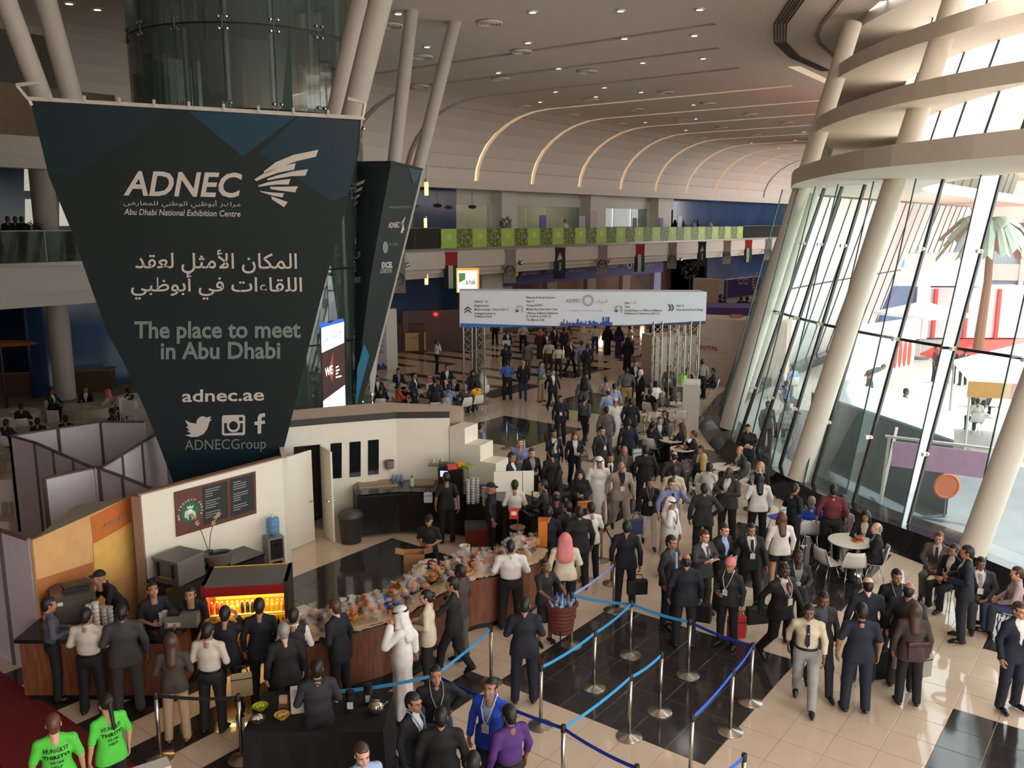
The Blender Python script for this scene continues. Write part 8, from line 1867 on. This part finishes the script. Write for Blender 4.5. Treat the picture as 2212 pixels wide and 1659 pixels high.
# bags and cases carried
def bag(name, label, pos, s, m, rz=0, cat='bag', strap=True):
 o = empty(name, pos, rz, label, cat); w_, d_, h_ = s; mb = MB(); mb.box(-w_ / 2, w_ / 2, -d_ / 2, d_ / 2, 0, h_); b_ = mb.build('body', m, o); md = b_.modifiers.new('b', 'BEVEL'); md.width = .02; md.segments = 2
 if strap: MB().tube([(-w_ * .3, 0, h_), (-w_ * .2, 0, h_ + .1), (w_ * .2, 0, h_ + .1), (w_ * .3, 0, h_)], .01, 6).build('handle', M_black, o)
 MB().box(-w_ / 2 - .002, w_ / 2 + .002, -d_ / 2 - .003, d_ / 2 + .003, h_ * .72, h_ * .76).build('flap_edge', M_dark, o); return o
bag('briefcase', 'black briefcase held by the man in the queue', atz(1376, 1278, .35) + Vector((0, .0, -.05)), (.4, .12, .3), M_black, .1, 'briefcase'); bag('briefcase', 'black case beside the balding navy suit', atz(1512, 1330, .5) + Vector((0, 0, -.1)), (.4, .14, .34), M_black, -.4, 'briefcase')
bag('carrier_bag', 'bright red paper carrier bag held by the woman in pink turban', atz(1590, 1378, .05), (.34, .1, .42), mat('red bag', (214, 48, 54), .5), .15); bag('carrier_bag', 'green carrier bag behind the red one', atz(1606, 1374, .05) + Vector((0, .15, -.05)), (.2, .08, .36), mat('green bag', (110, 170, 60), .5), .15)
bag('laptop_case', 'black case carried by the man with the red tie', atz(1636, 1368, .05) + Vector((0, 0, .2)), (.46, .14, .32), M_black, .2, 'case'); bag('trolley_case', 'black trolley case beside the bald navy suit', atz(1899, 1468, 0) + Vector((0, .1, 0)), (.36, .22, .5), M_black, .2, 'case')
bag('handbag', 'maroon handbag on the long-haired woman', atz(1972, 1395, .95) + Vector((.0, -.15, -.12)), (.36, .12, .28), mat('maroon leather', (74, 34, 34), .5), .1); bag('handbag', 'grey handbag of the curly-haired woman', atz(1262, 988, 1.0) + Vector((0, 0, -.1)), (.24, .1, .2), mat('grey leather', (110, 106, 104), .5), .2)
bag('shopping_bag', 'white plastic shopping bag held by the navy suit walking away', atz(1375, 1000, .5), (.26, .12, .42), mat('plastic bag', (196, 196, 200), .4), .2); bag('shopping_bag', 'pale paper bag held left of the long-haired woman', atz(1944, 1440, .45), (.34, .06, .36), mat('pale paper', (170, 160, 158), .7), .5); bag('shopping_bag', 'beige paper bag right of the long-haired woman', atz(1992, 1462, .3), (.3, .08, .4), mat('beige paper', (150, 140, 128), .7), .3)
bag('handbag', 'red handbag seen through the lower left glass', atz(1655, 912, .9), (.3, .12, .26), mat('red leather', (200, 60, 60), .5), 0); bag('shoulder_bag', 'orange shoulder bag on the woman in black at the far counter', atz(1361, 750, .9) + Vector((0, -.3, 0)), (.34, .12, .4), mat('orange leather', (150, 80, 50), .6), 0); bag('paper_bag', 'tan paper held by the man near the lit fridge', atz(524, 1505, .6), (.3, .03, .38), mat('tan paper', (150, 130, 96), .7), .3)
bag('clutch_bag', 'orange bag under the arm of the woman in black robe', atz(1262, 1098, .9), (.36, .08, .18), mat('orange bag', (190, 110, 30), .6), .3); bag('plastic_bag', 'white plastic bag in the left hand of the barista', atz(925, 1085, .9), (.2, .12, .24), mat('plastic bag', (196, 196, 200), .4), 0); bag('plastic_bag', 'white plastic bag in the right hand of the barista', atz(986, 1100, .7), (.16, .1, .28), mat('plastic bag', (196, 196, 200), .4), 0)
bag('folder', 'dark blue folder held up by the queueing man', atz(1374, 1155, 1.35), (.3, .03, .34), mat('blue folder', (24, 36, 66), .5), .3, 'folder')
o = MB().box(-.2, .2, -.01, .01, 0, .26).build('newspaper', M_white); o.location = atz(1094, 748, 1.25) + Vector((0, .35, 0)); tag(o, 'open newspaper held by the man in black below the sign', 'newspaper')
# ---- far booths
def wbx(name, label, cat, a0, a1, b0, b1, z0, z1, m, par=None):
 c = ab((a0 + a1) / 2, (b0 + b1) / 2, z0); o = MB().box(-(a1 - a0) / 2, (a1 - a0) / 2, -(b1 - b0) / 2, (b1 - b0) / 2, 0, z1 - z0).build(name, m); o.location = c; o.rotation_euler = (0, 0, ROT_AB)
 if par is None: tag(o, label, cat)
 else: o.parent = par
 return o
M_pur = mat('purple banner', (62, 52, 128), .6, noise=.04); M_purl = mat('purple banner pale', (150, 146, 190), .6)
# welcome banner with openings below
wbn = empty('welcome_banner', (0, 0, 0), 0, 'long purple banner reading welcome to hall 8 over the hall doors', 'banner'); BW = WB + 2.4
aL, aR_ = A(1083, BW, 600), A(1432, BW, 600); wbx('banner_panel', '', '', aL, aR_, BW, BW + .15, 2.95, 4.15, M_pur, wbn)
for k in range(5):
 x0 = aL + (aR_ - aL) * k / 4.3; wbx('pier', '', '', x0, x0 + 1.3, BW, BW + .4, 0, 2.95, M_purl if k in (0, 4) else mat('pier beige', (166, 146, 134), .7), wbn)
def walltext(s, px0, px1, py0, py1, h, m, par, b=BW - .04, **k):
 vs, fs = text_mb(s, 1.0, align='LEFT', **k); a = min(v.x for v in vs); c = max(v.x for v in vs); t = max(v.y for v in vs); mb = MB()
 mb.add([atb(px0 + (v.x - a) * (px1 - px0) / (c - a), py0 + (py1 - py0) * (v.x - a) / (c - a) - v.y * h / t, b) for v in vs], fs); return mb.build('lettering', m, par)
walltext('WELCOME TO HALL 8', 1112, 1163, 597, 591, 6, M_let, wbn, bold=.02); walltext('ADIPEC', 1180, 1195, 589, 588, 5, M_let, wbn); walltext(arab('مرحبا بكم في القاعة'), 1228, 1266, 588, 585, 7, M_let, wbn); walltext('WELCOME TO HALL 9', 1292, 1334, 581, 577, 5, M_let, wbn, bold=.02); walltext('ADIPEC', 1346, 1358, 576, 575, 4.5, M_let, wbn); walltext(arab('مرحبا بكم في القاعة'), 1386, 1414, 576, 573, 6, M_let, wbn)
for cx, cy in ((1201, 583), (1360, 573)):
 mb = MB(); q = [atb(cx + 5 * math.cos(t * .3142), cy + 8 * math.sin(t * .3142), BW - .05) for t in range(20)]; q2 = [atb(cx + 3 * math.cos(t * .3142), cy + 5 * math.sin(t * .3142), BW - .05) for t in range(20)]
 for i in range(20): mb.quad(q[i], q[(i + 1) % 20], q2[(i + 1) % 20], q2[i])
 mb.build('ring_logo', M_let, wbn)
o8 = empty('hall_number', atb(1114, 586, WB + .2), ROT_AB, 'round dark hanging sign with a yellow number 8', 'sign'); RX = Matrix.Rotation(math.pi / 2, 4, 'X'); MB().lathe([(.62, -.04), (.62, .04)], n=24, M=RX).build('disc', M_dark, o8)
mb = MB(); vs, fs = text_mb('8', .8, bold=.03); mb.add([Vector((v.x - .0, -.06, v.y - .3)) for v in vs], fs); mb.build('number', mat('sign yellow', (226, 190, 60), .5, emit=.2), o8); MB().bar((0, 0, .6), (0, 0, 1.2), .04, .04).build('hanger', M_grey, o8)
# warm shop lights inside the hall opening
for k, px in enumerate((1225, 1300, 1365, 1390)):
 q = atb(px, 610, WL + 2.5); l = bpy.data.lights.new('shop_lamp', 'POINT'); l.energy = 60; l.color = (1, .6, .35); l.shadow_soft_size = .2; o = bpy.data.objects.new('shop_lamp', l); COL.objects.link(o); o.location = (q.x, q.y, 3.2)
# a.hak light box
lb = empty('light_box', aty(1011, 632, 40), math.radians(8), 'glowing light box sign reading a.hak with yellow edge', 'sign'); W8 = 1.05
MB().box(-.52, .52, -.02, .14, 0, 1.12).build('housing', mat('lightbox amber', (226, 160, 60), .5, emit=.7), lb); MB().box(-.47, .42, -.05, -.02, .04, 1.0).build('face', mat('lightbox face', (255, 252, 240), .5, emit=1.6, noise=0), lb)
mb = MB(); fit_text(mb, 'a.hak', lambda x, y: Vector((x, -.06, y)), -.1, .36, .38, .24, bold=.02); mb.build('lettering', M_ink, lb); mb = MB(); mb.add([(-.42, -.06, .9), (-.12, -.06, .9), (-.12, -.06, .6), (-.42, -.06, .45)], [(0, 3, 2, 1)]); mb.build('leaf_mark', mat('mark green', (150, 206, 110), .5), lb)
wp = empty('wall_board', ab(A(1066, WB + 1, 600), WB + 1, 0), ROT_AB, 'plain white panel left of the purple banner', 'panel'); MB().box(-1.2, 1.0, 0, .2, 0, 4.1).build('panel', M_white, wp)
# left sign pillar
q = atz(848, 798, 0); sp = empty('sign_pillar', (q.x, q.y, 0), math.radians(20), 'white square sign pillar with purple printed side and skyline', 'sign')
MB().box(-.28, .28, 0, .6, 0, 3.1).build('pillar', M_wt, sp); MB().box(-.9, -.28, .0, .6, 0, 3.1).build('printed_side', mat('pillar print', (168, 160, 168), .6), sp); MB().box(-.91, -.27, -.02, 0, 2.2, 3.1).build('purple_top', M_pur, sp)
mb = MB()
for k in range(9): mb.box(-.88 + .066 * k, -.88 + .066 * (k + 1), -.02, 0, 0.02, .2 + .22 * ((k * 7) % 4) / 4)
mb.build('skyline_print', mat('skyline navy', (40, 50, 110), .5), sp); mb = MB()
for k in range(12): mb.box(-.78, -.42 - .08 * (k % 3), -.02, 0, .9 + .1 * k, .93 + .1 * k)
mb.build('text_lines', M_ink, sp)['kind'] = 'stuff'
# wooden counters and brown wall behind
M_wood = mat('light wood counter', (196, 148, 96), .5, noise=.08, scale=3); M_dwood = mat('dark wood wall', (92, 62, 48), .5, noise=.15, scale=1.5)
for k, (px, py, w_, lab) in enumerate([(895, 762, 1.2, 'light wood counter left, by the khaki figure'), (932, 758, .9, 'light wood counter in the middle, low and angled'), (978, 745, 1.5, 'light wood counter right, nearest the sign')]):
 q = atz(px, py, 0); o = empty('wooden_counter', (q.x, q.y + .4, 0), math.radians(14), lab, 'counter'); MB().box(-w_ / 2, w_ / 2, -.3, .3, .1, 1.1).build('front', M_wood, o); MB().box(-w_ / 2 - .03, w_ / 2 + .03, -.33, .33, 1.1, 1.14).build('top', M_wood, o); MB().box(-w_ / 2 + .05, w_ / 2 - .05, -.25, .25, 0, .1).build('foot', M_black, o)
 mb = MB(); fit_text(mb, 'ITS ARMY' if k != 1 else 'A', lambda x, y: Vector((x, -.31, y)), -.3, .3 if k != 1 else -.15, .82, .08); mb.build('lettering', M_ink, o)
o = MB().box(-2.4, 2.2, 0, .3, 0, 2.4).build('dark_wood_wall', M_dwood); o.location = aty(958, 655, 50.5); o.location.z = 0; o.rotation_euler = (0, 0, math.radians(14)); tag(o, 'dark brown wood wall behind the light wood counters', 'wall')
o = MB().box(-2.4, 0, 0, .3, 0, 1.7).build('dark_wood_wall', M_dwood); o.location = aty(915, 690, 50); o.location.z = 0; tag(o, 'lower dark brown stepped wall left of the tall one', 'wall')
o = MB().ell((0, 0, 0), (.14, .1, .11), 10, 6).build('red_lamp', mat('red lamp', (255, 40, 50), .5, emit=3)); o.location = aty(941, 679, 50.2); tag(o, 'small glowing red lamp on the dark wood wall', 'lamp')
# beige sponsor booth (TOTAL) and purple fast track booth
tw = empty('sponsor_booth', (0, 0, 0), 0, 'big beige booth wall with red TOTAL lettering behind the trusses', 'booth'); M_bei = mat('booth beige', (206, 184, 170), .7, noise=.03)
tA, tB = aty(1506, 700, 40.2), aty(1700, 720, 38.6); wallseg(tA, tB, 0, 3.05, 1.9, M_bei, 'wall', tw); tC = aty(1417, 735, 39.2); tD = aty(1506, 735, 39.8); wallseg(tC, tD, 0, 2.3, 1.5, M_bei, 'low_wall', tw)
nT = Vector(((tB - tA).y, -(tB - tA).x, 0)).normalized()
def fT(x, y, l=.04): return onplane(x, y, l, nT, Vector((tA.x, tA.y, 0)))
def ttext(s, x0, x1, y, h, m, sl=0.0, **k):
 vs, fs = text_mb(s, 1.0, align='LEFT', **k); a = min(v.x for v in vs); c = max(v.x for v in vs); t = max(v.y for v in vs); mb = MB(); mb.add([fT(x0 + (v.x - a) * (x1 - x0) / (c - a), y + (v.x - a) / (c - a) * sl - v.y * h / t) for v in vs], fs); mb.build('lettering', m, tw)
ttext('TOTAL', 1508, 1552, 754, 9, mat('total red', (186, 66, 72), .6), 3, bold=.04); ttext('COMMITTED TO BETTER ENERGY', 1510, 1572, 760, 2.6, mat('booth grey', (150, 130, 126), .6), 4); ttext('SPONSORED BY', 1512, 1538, 732, 2.4, mat('booth grey', (150, 130, 126), .6), 2)
mb = MB()
for k in range(14): t0, t1 = .449 * k, .449 * (k + 1); mb.quad(*[atz(1590 + r * math.cos(t), 682 + r * .25 * math.sin(t), 3.07) for r, t in ((9, t0), (16, t0), (16, t1), (9, t1))])
mb.build('roof_logo', mat('total red', (186, 66, 72), .6), tw)
fb = empty('fast_track_booth', (0, 0, 0), 0, 'beige booth with a purple fast track panel in the upper right', 'booth'); fA, fB_, fC = aty(1496, 640, 52.5), aty(1563, 640, 50.5), aty(1640, 640, 54)
wallseg(fA, fB_, 0, 4.15, .3, M_bei, 'wall', fb); wallseg(fB_, fC, 0, 4.15, .3, mat('pale booth', (206, 196, 200), .6), 'wall', fb); wallseg(fB_, fC, 3.1, 4.13, .06, M_pur, 'purple_panel', fb, -1); wallseg(aty(1530, 660, 47), aty(1640, 640, 46.5), 0, 2.9, 3.0, mat('purple counter', (96, 82, 150), .6), 'purple_counter', fb)
nF = Vector(((fC - fB_).y, -(fC - fB_).x, 0)).normalized()
def fFt(x, y): return onplane(x, y, .1, nF, Vector((fB_.x, fB_.y, 0)))
for s, x0, x1, y, h in (('Fast Track', 1592, 1613, 614, 6), (arab('التسجيل السريع'), 1590, 1613, 604, 6)):
 vs, fs = text_mb(s, 1.0, align='LEFT', bold=.02); a = min(v.x for v in vs); c = max(v.x for v in vs); t = max(v.y for v in vs); mb = MB(); mb.add([fFt(x0 + (v.x - a) * (x1 - x0) / (c - a), y - v.y * h / t) for v in vs], fs); mb.build('lettering', M_let, fb)
mb = MB()
for k in range(12): t = math.pi / 2 + math.pi * k / 11; mb.add([fFt(1638 + r * math.cos(u), 612 + r * 1.5 * math.sin(u)) for r, u in ((8, t), (17, t - .09), (17, t + .09))], [(0, 1, 2)])
mb.build('sunburst_logo', M_let, fb)
# mezzanine furniture: plant, screens, boards
for px, w_, h_, c, lab in [(1173, .75, 1.5, (120, 84, 180), 'small purple screen on the mezzanine'), (1257, .8, 1.5, (176, 168, 190), 'pale board with purple print on the mezzanine'), (1282, 1.0, 1.9, (186, 178, 172), 'white notice board on the mezzanine'), (1428, .7, 1.4, (84, 70, 160), 'purple stand screen on the mezzanine, right'), (1468, .8, 1.6, (200, 196, 192), 'white frame stand on the mezzanine')]:
 q = atb(px, 480, WB + .8); o = empty('stand_board', (q.x, q.y, 5.91), ROT_AB, lab, 'board'); MB().box(-w_ / 2, w_ / 2, -.03, .03, .5, h_ + .5).build('panel', mat('board %d' % px, c, .5), o); MB().box(-.03, .03, .03, .08, 0, 1.0).build('leg', M_dark, o)
for px, py, bb, z, lab, s in [(1092, 480, WB + .6, 5.91, 'small round potted tree on the mezzanine beside the white pier', 1.0), (68, 470, WB + .5, 5.91, 'dark leafy plant on the left mezzanine', .8), (1490, 610, WL - .6, 0, 'dark leafy tree beside the purple hall banner', 2.0)]:
 q = atb(px, py, bb); o = empty('potted_tree', (q.x, q.y, z), 0, lab, 'plant'); o.scale = (s,) * 3; MB().lathe([(.15, 0), (.2, .35), (.22, .36)], n=12).build('pot', M_dark, o); MB().tube([(0, 0, .3), (0, 0, 1.2)], .03, 6).build('trunk', mat('bark', (60, 46, 36), .8), o)
 mb = MB(); rr = random.Random(px)
 for k in range(260):
  v = Vector((rr.gauss(0, 1), rr.gauss(0, 1), rr.gauss(0, 1))).normalized() * rr.uniform(.25, .5); c = Vector((0, 0, 1.45)) + v; d = Vector((rr.uniform(-1, 1), rr.uniform(-1, 1), rr.uniform(-1, 1))).normalized(); e = d.orthogonal().normalized(); mb.quad(c, c + d * .06 + e * .03, c + d * .12, c + d * .06 - e * .03)
 f_ = mb.build('foliage', mat('leaf dark', (38, 52, 30), .6), o); f_['kind'] = 'stuff'
for px, py, lab in [(1184, 411, 'dark oval exit sign above the left mezzanine bay'), (1369, 422, 'dark oval exit sign above the right mezzanine bay'), (945, 444, 'dark sign on the blue mezzanine glass'), (1020, 447, 'dark sign in front of the pale mezzanine glass')]:
 q = atb(px, py, WB + 1.0); o = empty('hanging_sign', q, ROT_AB, lab, 'sign'); mb = MB(); mb.ell((0, 0, 0), (.42, .08, .12), 16, 6); mb.build('body', M_dark, o); MB().bar((0, 0, .1), (0, 0, 1.0), .02, .02).build('hanger', M_grey, o)
for px, py, b_, s, lab in [(921, 405, WB - .6, 1.0, 'lit hanging pendant lamp before the blue mezzanine glass'), (919, 480, WB + 1.4, .8, 'second glowing pendant lamp lower on the blue glass'), (921, 600, WB - .4, .9, 'pendant lamp below the left mezzanine edge')]:
 q = atb(px, py, b_); o = empty('pendant_lamp', q, 0, lab, 'lamp'); o.scale = (s,) * 3; MB().lathe([(.1, -.45), (.12, -.4), (.12, .3), (.05, .38)], n=14).build('glass', mat('pendant glow', (255, 220, 150), .5, emit=1.6), o); MB().lathe([(.13, .3), (.13, .45), (.03, .5)], n=14).build('cap', M_steel, o); MB().bar((0, 0, .5), (0, 0, 1.3), .02, .02).build('rod', M_grey, o)
for px in (878, 1126, 1316, 1471):
 q = atb(px, 573 - (px - 878) * .02, WB - 1.2); o = empty('spotlight', q, ROT_AB, 'small grey spotlight under the mezzanine edge near x%s' % {878: ' the second tower', 1126: ' the hall 8 disc', 1316: ' the middle flags', 1471: ' the right flags'}[px], 'light'); o['label'] = o['label'].replace('near x ', 'near '); MB().lathe([(.1, -.16), (.13, .16)], n=12, M=Matrix.Rotation(1.2, 4, 'Y')).build('head', M_steel, o); MB().bar((0, 0, 0), (0, .2, .18), .05, .05).build('arm', M_grey, o)
# ---- dim dining area far left
q = aty(142, 862, 36.5); o = MB().lathe([(.43, 0), (.43, 4.7)], n=32).build('column', M_colr, None, 'auto'); o.location = (q.x, q.y, 0); tag(o, 'thick round pale column in the dim dining area at far left', 'column')
q = atb(100, 490, WB + .9); o = MB().lathe([(.45, 0), (.45, 4.0)], n=32).build('column', M_colr, None, 'auto'); o.location = (q.x, q.y, 5.9); tag(o, 'thick round column on the left mezzanine', 'column')
M_cloth = mat('table cloth', (176, 166, 150), .8)
for k, (x, y, lab) in enumerate([(190, 878, 'white clothed dining table before the seated man in dark suit'), (28, 890, 'clothed dining table at the far left edge'), (100, 925, 'clothed dining table beside the booths'), (190, 915, 'clothed dining table behind the booth wall')]):
 q = atz(x, y, .75); o = empty('dining_table', (q.x, q.y, 0), 0, lab, 'table'); mb = MB(); n_ = 28; vs = []
 for z, r, am in ((.75, .85, 0), (.4, .9, .03), (.02, .95, .06)):
  for j in range(n_): t = 2 * math.pi * j / n_; vs.append((r * (1 + am * math.sin(7 * t)) * math.cos(t), r * (1 + am * math.sin(7 * t)) * math.sin(t), z))
 mb.add(vs, [(i * n_ + j, i * n_ + (j + 1) % n_, (i + 1) * n_ + (j + 1) % n_, (i + 1) * n_ + j) for i in range(2) for j in range(n_)] + [tuple(range(n_))]); mb.build('cloth', M_cloth, o); MB().lathe([(.1, .75), (.11, .77)], n=12).build('plate', M_white, o)
for k, (x, y, f, lab) in enumerate([(262, 862, 230, 'tall white dining chair right of the robed man'), (278, 868, 200, 'white dining chair in side view beside the big banner'), (120, 890, 180, 'white covered dining chair below the pale column'), (25, 905, 180, 'pale dining chair at the far left'), (20, 1040, 180, 'pale chair left of the booths'), (12, 1130, 180, 'pale chair at the left edge near the lilac partition')]):
 q = atz(x, y, .9); o = empty('dining_chair', (q.x, q.y, 0), math.radians(f), lab, 'chair'); MB().box(-.2, .2, -.2, .2, .42, .47).build('seat', M_white, o); MB().box(-.2, .2, .18, .22, .47, 1.0).build('backrest', M_white, o)
 for sx in (-1, 1):
  for sy in (-1, 1): MB().bar((sx * .18, sy * .18, 0), (sx * .18, sy * .18, .42), .03, .03).build('leg', M_white, o)
for k, (x, y, d, w_, lab) in enumerate([(140, 766, 40, 1.6, 'orange leaf-shaped canopy in the dark dining area'), (0, 742, 34, 1.5, 'orange wooden counter top at the left edge')]):
 q = aty(x, y, d); o = MB().ell((0, 0, 0), (w_, .6, .12), 20, 6).build('canopy', mat('orange wood', (176, 96, 50), .5)); o.location = q; tag(o, lab, 'canopy'); MB().tube([(0, 0, -q.z), (0, 0, 0)], .05, 6).build('pole', M_dark, o)
q = aty(110, 830, 38); o = empty('buffet_counter', (q.x, q.y, 0), .2, 'dark curved buffet counter behind the pale column', 'counter'); MB().box(-2.6, 2.6, -.4, .4, 0, .95).build('front', M_dwood, o); MB().box(-2.7, 2.7, -.5, .5, .95, 1.0).build('top', mat('stone top', (120, 104, 90), .4), o)
q = aty(252, 800, 41); o = empty('lit_panel', (q.x, q.y, .9), 0, 'tall narrow lit panel glowing beside the big banner', 'light'); MB().box(-.25, .25, -.03, .03, 0, .9).build('lower', mat('panel glow', (255, 216, 140), .5, emit=1.3), o); MB().box(-.25, .25, -.03, .03, .9, 2.2).build('upper', mat('panel pale', (176, 160, 146), .5, emit=.15), o)
# ---- upper balcony at far left, ceiling patch over it
ub = struct(empty('balcony_slab', (0, 0, 0)))
M_bal = mat('balcony beige', (150, 132, 112), .8); a0_, a1_ = toab(aty(-200, 250, 24))[0] - 6, toab(atb(330, 205, 24.0))[0] - 1.2
for b0, b1, z0, z1 in ((24.0, 34.0, 10.25, 10.85),): MB().box(a0_, a1_, b0, b1, z0, z1, RM).build('slab', M_bal, ub)
MB().box(a0_, a1_, 23.9, 24.0, 9.6, 10.85, RM).build('fascia', mat('balcony brown', (110, 92, 72), .8), ub)
br_ = empty('balustrade', ab(a0_, 24.05, 10.85), ROT_AB, 'dark glass balustrade of the upper balcony at the top left', 'railing'); nn = int((a1_ - a0_) / 1.7)
for k in range(nn): MB().box(k * 1.7 + .03, k * 1.7 + 1.64, -.01, .01, 0, 1.3).build('pane', G_rail, br_); MB().box(k * 1.7 - .03, k * 1.7 + .03, .02, .08, -.2, 1.3).build('post', M_dark, br_)
struct(MB().box(a0_, a1_, 33.5, 33.8, 9, 14, RM).build('wall_balcony', mat('balcony wall', (104, 88, 70), .8)))
# bright window seen on the left mezzanine
wl_ = struct(empty('window_9', (0, 0, 0)))
for px0, px1, py0, py1 in ((54, 76, 430, 486), (52, 76, 345, 412), (128, 150, 430, 488)):
 q = [atb(px, py, WU - .1) for px, py in ((px0, py1), (px1, py1), (px1, py0), (px0, py0))]; mb = MB(); mb.add(q, [(0, 1, 2, 3)]); mb.build('pane', mat('daylit window', (226, 222, 206), .5, emit=.55), wl_)
wh = [o for o in COL.objects if o.name == 'wall_back']
